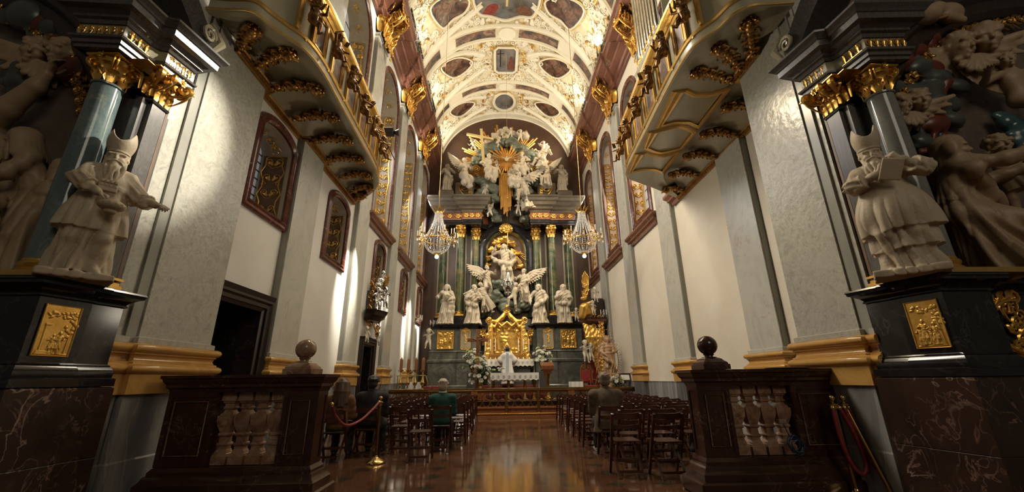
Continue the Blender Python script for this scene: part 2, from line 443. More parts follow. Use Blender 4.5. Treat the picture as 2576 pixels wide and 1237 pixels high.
def fig(J=None, robe=True, sleeves=1.0, hair='short', beard=0, fingers=False, hem=None, folds=9, amp=.09, kid=False, bare=False, cloak=None, seed=1,
        wings=None, hdir=None, legs=True, curl=(.5, .5), fat=1.0, hk=1.0, belt=True, headon=True, thumb=(1, 1), drape=False, fold=.019, upr=.8, tunic=True):
    random.seed(seed)
    S = SD(); j = dict(DEF); j.update(J or {}); V = lambda k_: Vector(j[k_])
    hip, neck = V('hip'), V('neck'); up = (neck - hip).normalized(); rx = Matrix.Rotation(j['sh'], 3, 'Z') @ Vector((1, 0, 0)); rx = (rx - up*rx.dot(up)).normalized()
    fw = rx.cross(up)*1.0; fw = -fw if False else up.cross(rx)*-1
    ch = lerp(hip, neck, .62)
    lo, la, fa = (.265, .175, .155) if not kid else (.2, .14, .12)
    hs = (1.0 if not kid else 1.55)*hk
    R3 = Matrix((rx, up.cross(rx), up)).transposed()
    S.ell(ch, (.105*fat, .075*fat, .13), R3, .03); S.ell(lerp(hip, neck, .2), (.088*fat, .07*fat, .1), R3, .05); S.ell(hip, (.095*fat, .075*fat, .08), R3, .05)
    S.cap(lerp(hip, neck, .85), neck + up*.03, .045*hs**.5, .035*hs**.5, .03)
    hc = neck + up*(.085 if not kid else .1) + Vector((0, -.012, 0)); 
    if 'head' in j: hc = V('head')
    if headon: head(S, hc, hs, j['yaw'], j['pitch'], j['roll'], hair, beard)
    hnds = []
    for q, a in ((-1, 'l'), (1, 'r')):
        sh = neck - up*.04 + rx*q*.105*fat
        if j['h'+a] is not None:
            pole = j.get('p'+a, (q*.8, .5, -.6)); el, w = ik(sh, j['h'+a], la, fa, pole)
            ra = .033 if bare else .043*sleeves
            S.cap(sh, el, ra*1.12, ra*.95, .03, fold=None if bare else (60, .0035)); S.cap(el, w, ra*.95 if bare else ra*1.05, .021 if bare else ra*.8, .012, fold=None if bare else (70, .0035))
            d = (w - el).normalized(); hnds.append(tuple(w + d*.05))
            if not bare: S.cap(w, w + d*.018, .022, .018, .004)
            hd = Vector(j['d'+a]) if 'd'+a in j else d
            hu = Vector(j['u'+a]) if 'u'+a in j else Vector((0, -.3, 1)) + Vector((q*.3, 0, 0))
            hand(S, w + d*.014, hd, hu, 1.0 if not kid else .95, fingers, curl[0 if q < 0 else 1], (-1 if q < 0 else 1)*thumb[0 if q < 0 else 1])
        if legs and j['f'+a] is not None:
            hp = hip + rx*q*.052 - up*.02; kp = j.get('k'+a+'p', (q*.15, -1, .1)); kn, ft = ik(hp, j['f'+a], lo, lo - .015, kp)
            rl = .058 if not bare else .055
            S.cap(hp, kn, rl*1.15, rl*.8, .03); S.cap(kn, ft, rl*.76, .03, .02); S.ell(lerp(kn, ft, .3)+Vector((0, .012, 0)), (.04, .042, .07), None, .03)
            toe = j.get('t'+a, (q*.25, -1, -.12)); toe = Vector(toe).normalized()
            if drape:
                S.cap(hp, kn, .095, .088, .05, fold=(26, .012)); S.cap(kn, lerp(kn, ft, .8), .085, .07, .05, fold=(20, .016)); S.cap(lerp(hp, kn, .8), lerp(kn, ft, .7) + Vector((-q*.05, .02, 0)), .05, .06, .04)
            S.cap(ft + toe*.0 + Vector((0, .012, -.008)), ft + toe*.085, .027, .018, .012)
    if robe:
        h0 = hem or (Vector((j['fl'][0]*.5 + j['fr'][0]*.5, j['fl'][1]*.5+j['fr'][1]*.5, .0)), (.16, .125))
        S.skirt(lerp(hip, neck, .3), h0[0], (.088*fat, .072*fat), h0[1], folds, amp, seed*1.7, .03, swirl=.5*math.sin(seed*3))
        if belt: S.ell(lerp(hip, neck, .3), (.098*fat, .083*fat, .018), R3, .008)
    if cloak:
        for pts, r in cloak: S.path([Vector(p) for p in pts], r, .03, fold=(38, .009))
    if not bare and tunic and headon:
        S.skirt(neck - up*.012, lerp(hip, neck, .18), (.055, .048), (.112*fat, .092*fat), 7, .07, seed*2.1, .02, x=tuple(rx)); S.path([neck + Vector((.05*math.cos(k*PI/6), .043*math.sin(k*PI/6), -.012 + .012*math.sin(k*PI/6))) for k in range(13)], .011, .004)
    if not bare and fold: S.fd = folds_fn(fold, tuple(hc), hnds, neck.z, (hip.x, hip.y), seed, (.42, .60), upr)
    if wings:
        for (d, u, L) in wings: wing(S, lerp(hip, neck, .8) + Vector((0, .06, 0)) + rx*.04*(1 if d[0] > 0 else -1), d, u, L)
    return S
# ------------------------------------------------------------------ procedural materials
def M(name, cols, scale=3, detail=6, rough=.4, metal=0, bump=0, bscale=None, stretch=(1, 1, 1), vein=None, vein2=None, dist=.6, spec=.5, rvar=0, coat=0, nrough=.6, tiles=None, wave=None, rot=None):
    m = bpy.data.materials.new(name); m.use_nodes = True; nt = m.node_tree; N, L = nt.nodes, nt.links
    b = N['Principled BSDF']; b.inputs['Roughness'].default_value = rough; b.inputs['Metallic'].default_value = metal
    b.inputs['Specular IOR Level'].default_value = spec; b.inputs['Coat Weight'].default_value = coat; b.inputs['Coat Roughness'].default_value = .08
    tc = N.new('ShaderNodeTexCoord'); mp = N.new('ShaderNodeMapping'); L.new(tc.outputs['Object'], mp.inputs[0]); mp.inputs['Scale'].default_value = stretch
    if rot: mp.inputs['Rotation'].default_value = rot
    no = N.new('ShaderNodeTexNoise'); L.new(mp.outputs[0], no.inputs[0]); no.inputs['Scale'].default_value = scale; no.inputs['Detail'].default_value = detail
    no.inputs['Distortion'].default_value = dist; no.inputs['Roughness'].default_value = nrough
    fac = no.outputs[0]
    if wave:
        wv = N.new('ShaderNodeTexWave'); L.new(mp.outputs[0], wv.inputs[0]); wv.inputs['Scale'].default_value = wave[0]; wv.inputs['Distortion'].default_value = wave[1]; wv.inputs['Detail'].default_value = 4; wv.inputs['Detail Scale'].default_value = wave[2]
        wv.bands_direction = wave[3] if len(wave) > 3 else 'X'; fac = wv.outputs['Fac']
    r = N.new('ShaderNodeValToRGB'); L.new(fac, r.inputs[0]); e = r.color_ramp.elements
    cols = [(p, c) for p, c in cols]
    while len(e) < len(cols): e.new(.5)
    for i, (p, c) in enumerate(cols): e[i].position = p; e[i].color = (*c, 1)
    out = r.outputs[0]
    for vn in (vein, vein2):
        if not vn: continue
        c, sc, wd, st = vn
        v = N.new('ShaderNodeTexNoise'); L.new(mp.outputs[0], v.inputs[0]); v.inputs['Scale'].default_value = sc; v.inputs['Detail'].default_value = 5; v.inputs['Distortion'].default_value = 1.2
        a = N.new('ShaderNodeMath'); a.operation = 'SUBTRACT'; L.new(v.outputs[0], a.inputs[0]); a.inputs[1].default_value = .5
        ab = N.new('ShaderNodeMath'); ab.operation = 'ABSOLUTE'; L.new(a.outputs[0], ab.inputs[0])
        mr = N.new('ShaderNodeMapRange'); L.new(ab.outputs[0], mr.inputs[0]); mr.inputs[1].default_value = 0; mr.inputs[2].default_value = wd; mr.inputs[3].default_value = st; mr.inputs[4].default_value = 0
        # patchy veins
        n2 = N.new('ShaderNodeTexNoise'); L.new(mp.outputs[0], n2.inputs[0]); n2.inputs['Scale'].default_value = sc*.6; n2.inputs['Detail'].default_value = 2
        mr2 = N.new('ShaderNodeMapRange'); L.new(n2.outputs[0], mr2.inputs[0]); mr2.inputs[1].default_value = .42; mr2.inputs[2].default_value = .6
        mu = N.new('ShaderNodeMath'); mu.operation = 'MULTIPLY'; L.new(mr.outputs[0], mu.inputs[0]); L.new(mr2.outputs[0], mu.inputs[1])
        mx = N.new('ShaderNodeMix'); mx.data_type = 'RGBA'; L.new(mu.outputs[0], mx.inputs[0]); L.new(out, mx.inputs[6]); mx.inputs[7].default_value = (*c, 1); out = mx.outputs[2]
    if tiles:
        br = N.new('ShaderNodeTexBrick'); L.new(tc.outputs['Object'], br.inputs[0]); br.inputs['Scale'].default_value = 1; br.inputs['Brick Width'].default_value = tiles[0]; br.inputs['Row Height'].default_value = tiles[1]
        br.inputs['Mortar Size'].default_value = tiles[2]; br.inputs['Color1'].default_value = (1, 1, 1, 1); br.inputs['Color2'].default_value = (.85, .85, .85, 1); br.inputs['Mortar'].default_value = (.35, .35, .35, 1)
        mx = N.new('ShaderNodeMix'); mx.data_type = 'RGBA'; mx.blend_type = 'MULTIPLY'; mx.inputs[0].default_value = 1; L.new(out, mx.inputs[6]); L.new(br.outputs[0], mx.inputs[7]); out = mx.outputs[2]
    L.new(out, b.inputs['Base Color'])
    if rvar:
        mr = N.new('ShaderNodeMapRange'); L.new(no.outputs[0], mr.inputs[0]); mr.inputs[1].default_value = .3; mr.inputs[2].default_value = .7; mr.inputs[3].default_value = max(.02, rough - rvar); mr.inputs[4].default_value = rough + rvar
        L.new(mr.outputs[0], b.inputs['Roughness'])
    if bump:
        bn = N.new('ShaderNodeTexNoise'); L.new(mp.outputs[0], bn.inputs[0]); bn.inputs['Scale'].default_value = bscale or scale*2; bn.inputs['Detail'].default_value = 4
        bp = N.new('ShaderNodeBump'); bp.inputs['Strength'].default_value = bump; bp.inputs['Distance'].default_value = .03; L.new(bn.outputs[0], bp.inputs['Height']); L.new(bp.outputs[0], b.inputs['Normal'])
    return m
def emit(name, col, e):
    m = bpy.data.materials.new(name); m.use_nodes = True; N, L = m.node_tree.nodes, m.node_tree.links
    b = N['Principled BSDF']; b.inputs['Base Color'].default_value = (*col, 1); b.inputs['Emission Color'].default_value = (*col, 1); b.inputs['Emission Strength'].default_value = e
    no = N.new('ShaderNodeTexNoise'); no.inputs['Scale'].default_value = 2; mr = N.new('ShaderNodeMapRange'); L.new(no.outputs[0], mr.inputs[0]); mr.inputs[3].default_value = e*.5; mr.inputs[4].default_value = e*1.4
    L.new(mr.outputs[0], b.inputs['Emission Strength'])
    return m
def two(c, d): return [(.3, c), (.7, d)]
PL = M('wall_plaster', two((.70, .62, .48), (.80, .74, .61)), .7, 5, .7, bump=.08, bscale=18)
PLL = M('grey_wall_plaster', two((.66, .62, .55), (.76, .73, .66)), .7, 5, .6, bump=.08, bscale=18)
MARB = M('grey_green_marble', [(.25, (.36, .37, .33)), (.48, (.52, .51, .44)), (.62, (.44, .44, .39)), (.8, (.30, .32, .29))], 1.3, 9, .22, bump=.10, bscale=2.2, stretch=(1, 1, .6), vein=((.36, .24, .15), 2.4, .02, .6), dist=1.4)
MARBW = M('speckled_cream_marble', [(.30, (.27, .27, .23)), (.45, (.46, .45, .38)), (.58, (.39, .375, .31)), (.75, (.32, .31, .255))], 3.6, 10, .24, bump=.28, bscale=7, vein=((.24, .19, .14), 10, .02, .55), vein2=((.60, .57, .48), 6, .03, .45), dist=2.2, nrough=.7)
MARBD = M('dark_grey_marble', two((.22, .22, .19), (.32, .31, .26)), 2, 8, .25, stretch=(1, 1, .5))
OCH = M('ochre_marble', [(.3, (.50, .26, .065)), (.55, (.62, .35, .10)), (.75, (.70, .45, .17))], 1.6, 7, .14, bump=.06, bscale=5, dist=1.2, vein=((.36, .17, .05), 2.2, .03, .4))
DADO = M('dado_marble', [(.3, (.15, .155, .16)), (.55, (.31, .30, .29)), (.75, (.44, .42, .38))], 1.2, 8, .2, stretch=(1.6, 1.6, .28), dist=1.4, vein=((.55, .52, .46), 1.2, .02, .5))
DADOD = M('dark_dado_marble', [(.3, (.06, .062, .065)), (.55, (.14, .14, .14)), (.75, (.22, .215, .20))], 1.5, 9, .18, stretch=(1.6, 1.6, .35), dist=1.6, vein=((.38, .36, .32), 1.4, .015, .5))
GRAN = M('brown_veined_marble', [(.3, (.028, .016, .012)), (.6, (.055, .030, .022)), (.8, (.10, .06, .045))], 2, 8, .2, vein=((.52, .38, .28), 2.0, .016, .9), vein2=((.30, .18, .13), 4.5, .02, .7), stretch=(1, 1, .7), dist=1)
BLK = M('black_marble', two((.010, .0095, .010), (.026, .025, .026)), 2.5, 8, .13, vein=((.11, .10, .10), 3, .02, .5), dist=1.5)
GRY = M('wavy_dark_grey_marble', [(.28, (.048, .044, .040)), (.45, (.10, .093, .086)), (.55, (.066, .061, .056)), (.72, (.125, .117, .108))], 5, 9, .22, dist=3.0, stretch=(1.6, 1.6, .35), rot=(.25, .2, 0))
BLUE = M('blue_grey_marble', [(.25, (.075, .115, .12)), (.5, (.13, .175, .172)), (.75, (.22, .25, .23))], 2.4, 9, .10, vein=((.46, .38, .20), .9, .006, .8), vein2=((.05, .07, .075), 16, .05, .45), stretch=(1, 1, .8), dist=1.6, nrough=.72)
BLUG = M('grey_column_marble', [(.25, (.13, .135, .12)), (.5, (.19, .195, .175)), (.75, (.27, .265, .23))], 2.4, 9, .12, vein=((.40, .34, .22), .9, .006, .6), vein2=((.08, .08, .07), 16, .05, .4), stretch=(1, 1, .6), dist=1.3)
GREEN = M('green_marble', [(.28, (.022, .036, .02)), (.45, (.05, .075, .034)), (.58, (.12, .115, .048)), (.72, (.20, .16, .07))], .9, 8, .10, stretch=(1, 1, 1.6), dist=1.6)
GREENW = M('green_grey_stucco', two((.10, .14, .10), (.18, .20, .14)), 2, 6, .35, bump=.1)
RED = M('red_marble', [(.25, (.055, .017, .012)), (.5, (.11, .036, .025)), (.75, (.18, .075, .055))], 3, 8, .16, vein=((.55, .40, .32), 2.2, .012, .6), dist=1.2)
CORN = M('red_cornice_marble', [(.25, (.12, .05, .032)), (.5, (.21, .088, .056)), (.75, (.31, .15, .10))], 2, 8, .22, vein=((.5, .36, .26), 2, .012, .5), stretch=(1, .3, 1))
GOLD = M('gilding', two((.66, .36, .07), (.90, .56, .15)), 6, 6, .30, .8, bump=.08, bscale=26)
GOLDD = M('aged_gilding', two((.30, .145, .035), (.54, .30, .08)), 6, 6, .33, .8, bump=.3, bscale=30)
BRONZ = M('bronzed_gilding', two((.13, .062, .02), (.30, .16, .05)), 5, 5, .35, .7, bump=.15, bscale=30)
RAYM = M('matt_ray_gilding', two((.42, .20, .04), (.62, .33, .075)), 5, 5, .38, .6)
CROSSM = M('pale_yellow_wood', two((.56, .43, .17), (.68, .54, .24)), 4, 5, .5, stretch=(1, 1, .3))
GOLDF = M('flat_gilding', two((.62, .37, .10), (.80, .52, .17)), 5, 5, .34, .75, bump=.06, bscale=20)
BRASS = M('brass', two((.62, .42, .15), (.80, .58, .24)), 4, 4, .18, 1)
BRASSD = M('dark_brass', two((.30, .17, .05), (.50, .31, .10)), 4, 4, .25, 1)
SILV = M('silver', two((.55, .54, .52), (.82, .81, .78)), 6, 4, .16, 1, bump=.1, bscale=30)
STAT = M('sandstone_white', two((.42, .34, .23), (.52, .43, .30)), 3, 6, .55, bump=.12, bscale=40)
STATW = M('white_statue_stucco', two((.52, .45, .34), (.64, .56, .43)), 3, 6, .45, bump=.08, bscale=30)
STATD = M('relief_stone', two((.30, .205, .12), (.39, .28, .17)), 3, 6, .5, bump=.12, bscale=30)
OLIVE = M('olive_grey_paint', two((.30, .26, .165), (.37, .33, .22)), 1.2, 4, .3, coat=.25)
BALM = M('dark_red_brown_marble', [(.3, (.030, .012, .008)), (.6, (.058, .024, .016)), (.8, (.09, .042, .028))], 3, 8, .16, vein=((.22, .14, .10), 2.5, .012, .5))
BALU = M('brown_breccia_marble', [(.25, (.12, .05, .03)), (.45, (.24, .13, .08)), (.6, (.36, .23, .15)), (.8, (.47, .33, .23))], 4, 9, .16, vein=((.62, .45, .28), 3, .012, .7), dist=1.2)
CREAM = M('cream_stucco', two((.73, .64, .43), (.82, .74, .54)), 2, 6, .6, bump=.15, bscale=14)
CREAMW = M('white_stucco', two((.80, .73, .55), (.88, .82, .66)), 2, 6, .55, bump=.1, bscale=14)
VAULT = M('ornamented_vault_stucco', [(.25, (.56, .40, .15)), (.42, (.70, .57, .32)), (.55, (.78, .68, .46)), (.75, (.82, .74, .55))], 1.5, 4, .6, bump=.6, bscale=4, dist=2.0)
WOOD = M('dark_stained_wood', two((.045, .014, .008), (.10, .034, .017)), 4, 6, .3, stretch=(1, 6, 1), coat=.3)
WOODR = M('reddish_wood', two((.16, .055, .02), (.30, .11, .04)), 4, 6, .3, stretch=(5, 5, .6))
WOODB = M('black_brown_wood', two((.014, .008, .006), (.035, .02, .014)), 3, 6, .35, stretch=(3, 3, .4))
IRON = M('black_iron', two((.02, .018, .016), (.05, .045, .04)), 5, 3, .4, .6)
GLASS = emit('leaded_daylight_glass', (.50, .53, .55), .22)
LEAD = M('lead_came', two((.06, .055, .05), (.12, .11, .1)), 5, 3, .5, .3)
FLOORM = None
CARPET = M('red_carpet', two((.13, .02, .014), (.19, .035, .022)), 30, 4, .85)
CLOTH = M('white_linen', two((.80, .77, .70), (.88, .85, .79)), 12, 4, .7, bump=.1, bscale=40)
VELV = M('crimson_rope', two((.16, .012, .016), (.28, .025, .03)), 20, 4, .6)
BULB = emit('lamp_globe', (1, .80, .48), 6)
CRYST = M('crystal', two((.80, .78, .72), (.95, .93, .88)), 10, 2, .06, 0, spec=.9, coat=1)
CANDLE = M('candle_wax', two((.78, .70, .52), (.86, .80, .64)), 5, 3, .5)
CANDLEB = M('brown_candle_wax', two((.24, .09, .03), (.34, .14, .05)), 5, 3, .35)
LEAFM = M('leaf_green', two((.03, .07, .02), (.09, .15, .05)), 8, 4, .45)
FLOW = M('white_petal', two((.72, .70, .58), (.88, .86, .78)), 10, 3, .6)
FLOWG = M('green_white_petal', two((.42, .48, .20), (.66, .66, .40)), 10, 3, .6)
def painting(name, cols, scale=2.0, dist=.9): return M(name, cols, scale, 4, .3, dist=dist, spec=.3, nrough=.5, vein=((.34, .20, .12), 1.7, .06, .5))
PAINT = painting('dark_fresco', [(.32, (.022, .014, .010)), (.45, (.065, .034, .022)), (.53, (.14, .06, .035)), (.60, (.09, .075, .06)), (.70, (.34, .22, .12))])
PAINTG = painting('grey_fresco', [(.34, (.05, .045, .042)), (.47, (.115, .10, .088)), (.56, (.21, .10, .07)), (.66, (.32, .25, .18))], 2.6)
PAINTB = painting('blue_grey_fresco', [(.32, (.07, .05, .035)), (.44, (.13, .125, .115)), (.58, (.17, .18, .185)), (.70, (.26, .20, .14))], .9)
TAUP = M('taupe_ornament_panel', two((.25, .20, .14), (.34, .28, .20)), 5, 5, .5)
PINK = M('rose_ornament_panel', two((.52, .36, .24), (.64, .48, .34)), 5, 5, .5)
ORNP = M('dark_ornament_panel', two((.10, .055, .025), (.16, .09, .045)), 5, 5, .45)
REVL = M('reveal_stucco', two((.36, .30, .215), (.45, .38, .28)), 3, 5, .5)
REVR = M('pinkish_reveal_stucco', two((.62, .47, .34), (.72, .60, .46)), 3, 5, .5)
SALM = M('salmon_stucco', two((.52, .24, .14), (.62, .32, .2)), 3, 5, .5)
SKIN = M('skin', two((.50, .30, .20), (.60, .38, .27)), 8, 4, .5)
CLOUDR = M('red_cloud_stucco', two((.10, .020, .012), (.17, .036, .02)), 3, 5, .35)
CLOUDA = M('altar_cloud_stucco', two((.11, .13, .095), (.20, .22, .165)), 2.5, 6, .35, bump=.3, bscale=6)
CLOUDG = M('green_grey_cloud_stucco', two((.05, .058, .052), (.085, .098, .086)), 3, 5, .32)
CLOUDS = M('slate_stone', two((.10, .075, .058), (.16, .12, .09)), 3, 7, .45, bump=.5, bscale=7)
DARKR = M('dark_red_brown_wall', two((.055, .026, .016), (.10, .05, .03)), 1.2, 6, .4)
# ------------------------------------------------------------------ the room shell
XL, XR, PL_, PR_ = -4.27, 5.32, -4.13, 5.18
YE = 22.9
def floor_mat():
    m = M('polished_terrazzo', [(.3, (.075, .034, .018)), (.55, (.125, .058, .030)), (.75, (.18, .09, .048))], 1.2, 9, .10, dist=1, rvar=.04, bump=.012, bscale=1.5)
    nt = m.node_tree; N, L = nt.nodes, nt.links; b = N['Principled BSDF']; src = b.inputs['Base Color'].links[0].from_socket
    tc = N.new('ShaderNodeTexCoord'); sx = N.new('ShaderNodeSeparateXYZ'); L.new(tc.outputs['Object'], sx.inputs[0])
    def mth(op, a, bb=None, c=None):
        n = N.new('ShaderNodeMath'); n.operation = op
        for i, q in enumerate((a, bb, c)):
            if q is None: continue
            if isinstance(q, (int, float)): n.inputs[i].default_value = q
            else: L.new(q, n.inputs[i])
        return n.outputs[0]
    def cell(o, per): return mth('ABSOLUTE', mth('SUBTRACT', mth('FRACT', mth('MULTIPLY', o, 1/per)), .5))
    ax, ay = cell(sx.outputs[0], .62), cell(sx.outputs[1], .62)
    d = mth('ADD', ax, ay)
    dia = mth('LESS_THAN', d, .19)
    edge = mth('LESS_THAN', mth('ABSOLUTE', mth('SUBTRACT', d, .19)), .012)
    line = mth('MULTIPLY', mth('GREATER_THAN', d, .19), mth('GREATER_THAN', mth('MAXIMUM', mth('SUBTRACT', .5, mth('ADD', ax, .492)), mth('SUBTRACT', .5, mth('ADD', ay, .492))), 0))
    def mix(f, a, col, k):
        x = N.new('ShaderNodeMix'); x.data_type = 'RGBA'; L.new(mth('MULTIPLY', f, k), x.inputs[0]); L.new(a, x.inputs[6]); x.inputs[7].default_value = (*col, 1); return x.outputs[2]
    c = mix(dia, src, (.035, .042, .03), .85); c = mix(edge, c, (.02, .012, .008), .9); c = mix(line, c, (.03, .018, .01), .8)
    L.new(c, b.inputs['Base Color']); return m
FLOORM = floor_mat()
struct(MB().box(-9, 9.5, -6, 16.5, -.12, 0).build('floor', FLOORM, ang=0))
struct(MB().box(XL, XR, 16.5, YE, -.12, .5).build('floor_chancel', GRAN, ang=0))
mb = MB()
for i in range(2): mb.box(XL, XR, 16.0 + .25*i, 16.5, 0 if i == 0 else .12, .12 + .13*i, .01)
struct(mb.build('trim_1', WOODR))

def arch_pts(yc, hw, zb, zs, rise, n=14, grow=0.0):
    """outline of an opening in (y, z), from the near bottom corner over the top to the far bottom corner"""
    h = hw + grow; P = [(yc - h, zb - grow)]
    for i in range(n + 1):
        a = PI - PI*i/n; P.append((yc + h*math.cos(a), zs + (rise + grow)*math.sin(a)))
    P.append((yc + h, zb - grow)); return P
def wall_strip(mb, X, y0, y1, z0, z1, ops):
    q = lambda a, b, c, d: mb.add([(X, *a), (X, *b), (X, *c), (X, *d)], [(0, 1, 2, 3)])
    y = y0
    for yc, hw, zb, zs, rise in sorted(ops):
        q((y, z0), (yc-hw, z0), (yc-hw, z1), (y, z1))
        if zb > z0: q((yc-hw, z0), (yc+hw, z0), (yc+hw, zb), (yc-hw, zb))
        P = arch_pts(yc, hw, zb, zs, rise)[1:-1]
        for a, b in zip(P, P[1:]): q(a, b, (b[0], z1), (a[0], z1))
        y = yc + hw
    q((y, z0), (y1, z0), (y1, z1), (y, z1))
LOW = [(7.0, .56), (10.18, .56), (14.1, .52), (18.05, .52), (21.75, .42)]
UPC = [(9.75, 1.05), (13.72, 1.05), (17.55, 1.05), (21.35, .95)]
DOORS = [(6.82, .60, 0, 2.5, .001), (13.62, .50, 0, 2.35, .001)]
lowops = [(y, h, 4.28, 5.72, .22) for y, h in LOW]
upops = [(y, h, 6.75, 11.9, 1.05) for y, h in UPC]
mb = MB(); wall_strip(mb, XL, 4.6, YE, 0, 3.4, DOORS); wall_strip(mb, XL, 4.6, YE, 3.4, 6.3, lowops); wall_strip(mb, XL, 4.6, YE, 6.3, 14.4, upops)
struct(mb.build('wall_left', PLL, ang=0))
mb = MB(); wall_strip(mb, XR, 4.6, YE, 0, 6.3, []); wall_strip(mb, XR, 4.6, YE, 6.3, 14.4, upops)
struct(mb.build('wall_right', PL, ang=0))
struct(MB().box(XL - 1, XR + 1, YE, YE + .2, 0, 18.4).build('wall_back', DARKR, ang=0))
# outer shells that close the splayed niches against the outside light
struct(MB().box(XL - 1.35, XL - 1.25, 4.6, YE, 0, 14.4).build('wall_left_outer', PLL, ang=0))
struct(MB().box(XR + 1.25, XR + 1.35, 4.6, YE, 0, 14.4).build('wall_right_outer', PL, ang=0))
# dados
def dado(name, X, nx, gaps):
    mb = MB(); y = 4.62
    for a, b in gaps + [(YE, YE)]:
        mb.box(min(X, X + nx*.03), max(X, X + nx*.03), y, a, 0, 1.17); mb.box(min(X, X + nx*.045), max(X, X + nx*.045), y, a, 1.17, 1.19); mb.box(min(X, X+nx*.05), max(X, X+nx*.05), y, a, 0, .12); y = b
    return struct(mb.build(name, DADO, ang=0))
dado('baseboard_left', XL, 1, [(6.22, 7.42), (13.12, 14.12)]); dado('baseboard_right', XR, -1, [])

# ------------------------------------------------------------------ gilt ornament strips
def ornstrip(mb, o, u, v, wd, h, n, r=.012, border=True, seed=0, lift=.012):
    rnd = random.Random(seed); o, u, v = Vector(o), Vector(u).normalized(), Vector(v).normalized(); nn = u.cross(v)*lift
    T = lambda x, y: o + u*x + v*y + nn
    for i in range(n):
        cy = (i + .5)*h/n; s = h/n
        for q in (-1, 1):
            rr = min(wd*.2, s*.22)*rnd.uniform(.85, 1.15)
            mb.scroll(T(q*wd*.2, cy + s*.12), u*q, v, rr, 1.3, r, 1, rnd.uniform(-.6, .6), (rnd.uniform(-.3, 0)*wd, -s*.42), 12, 4)
            if i % 2 == 0: mb.scroll(T(q*wd*.3, cy - s*.26), u*q, v*-1, rr*.62, 1.1, r*.8, 1, .5, None, 9, 4)
            mb.leaf(T(q*wd*.05, cy - s*.1), u*q*.7 + v*.8, nn, rr*1.3, rr*.8, .3, 4, 2)
        if i % 2: mb.rosette(T(0, cy), u, v, wd*.1, 5)
    if border:
        B = []
        m = 8
        for k in range(m + 1): B.append((-wd/2*(.8 + .2*math.cos(k*2.1)), h*(.03 + .94*k/m)))
        B.append((-wd*.22, h)); B.append((wd*.22, h))
        for k in range(m, -1, -1): B.append((wd/2*(.8 + .2*math.cos(k*2.1)), h*(.03 + .94*k/m)))
        B += [(wd*.22, 0), (-wd*.22, 0)]
        mb.tube([T(x, y) for x, y in B], r*.9, 4, loop=True)
    return mb
FRP = [(0, 0), (0, .05), (.05, .085), (.09, .06), (.15, .075), (.19, .05), (.19, 0)]
def window(n, X, nx, yc, hw, zb, zs, rise, depth, revm, panem, label, orn, grid, fw=1.0, splay=.9):
    root = thing('window_%d' % n, label, 'window', (X, yc, zb)); struct(root)
    P = arch_pts(yc, hw, zb, zs, rise); Q = [(yc + (y-yc)*splay, zb + (z-zb)*.98 + .06) for y, z in P]
    mb = MB(); mb.rings([[(X, *p) for p in P + [P[0]]], [(X - nx*depth, *p) for p in Q + [Q[0]]]], caps=False, closed=False)
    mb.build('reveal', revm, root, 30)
    mb = MB(); mb.prism(Q, (X - nx*(depth - .01), 0, 0), (0, 1, 0), (0, 0, 1), (-nx*.02, 0, 0)); mb.build('pane', panem, root, 0)
    mb = MB(); y0, y1 = yc - hw*splay, yc + hw*splay
    k = grid[0]
    for i in range(1, k): yy = lerp(y0, y1, i/k); mb.bar((X - nx*(depth-.03), yy, zb), (X - nx*(depth-.03), yy, zs + rise*.9*math.sqrt(max(0, 1-((yy-yc)/hw)**2))), .02, .02)
    for i in range(1, grid[1]): zz = lerp(zb, zs + rise*.7, i/grid[1]); mb.bar((X - nx*(depth-.03), y0, zz), (X - nx*(depth-.03), y1, zz), .018, .018)
    mb.build('lead_grid', LEAD, root, 0)
    mb = MB(); mb.sweep([(-a*fw, o) for a, o in FRP], [(X, y, z) for y, z in P], (nx, 0, 0), True); mb.build('frame', RED, root, 35)
    # ornament on the far jamb, in the plane spanned by the depth and the height
    mb = MB(); far = yc + hw*(1 + splay)/2 - .012; u = Vector((-nx*depth, -hw*(1-splay), 0)).normalized()*nx
    wd = depth*.74; ornstrip(mb, (X - nx*depth*.5, far, zb + (zs-zb)*.04), u, (0, 0, 1), wd, (zs - zb)*.94, orn, .013 if hw < .8 else .026, seed=n, lift=-.014)
    mb.build('gilt_ornament', GOLD, root, 60)
    if True:
        c = Vector((X - nx*depth*.5, far, zb + (zs-zb)*.03)); MB().prism([(-wd/2, 0), (wd/2, 0), (wd/2, (zs-zb)*.96), (-wd/2, (zs-zb)*.96)], c - Vector((0, .004, 0)), u, (0, 0, 1), (0, .012, 0)).build('ornament_panel', ORNP if hw < .8 else TAUP if nx > 0 else PINK, root, 0)
    if rise > .5 or True:
        mb = MB()
        for i in range(5):
            a = PI*(.12 + .19*i); c = (X - nx*depth*.5, yc + hw*.93*math.cos(a), zs + rise*.93*math.sin(a)); t = Vector((0, -math.sin(a)*hw, math.cos(a)*rise)).normalized()
            mb.scroll(c, (1, 0, 0), t, depth*.2, 1.4, .012, 1, 0, None, 12, 4); mb.rosette(Vector(c) + t*depth*.2, (1, 0, 0), t, depth*.1, 5)
        mb.build('arch_ornament', GOLD, root, 60)
    return root
for i, (y, h) in enumerate(LOW):
    window(i + 1, XL, 1, y, h, 4.28, 5.72, .22, .6, REVL, GLASS, ['low red marble framed window above the dark stone doorway', 'second low red framed window on the left wall, past the balcony end', 'low red framed window above the small side doorway', 'low red framed window behind the hanging chandelier on the left wall', 'low red framed window nearest the altar on the left wall'][i], 4, (6, 9), .9)
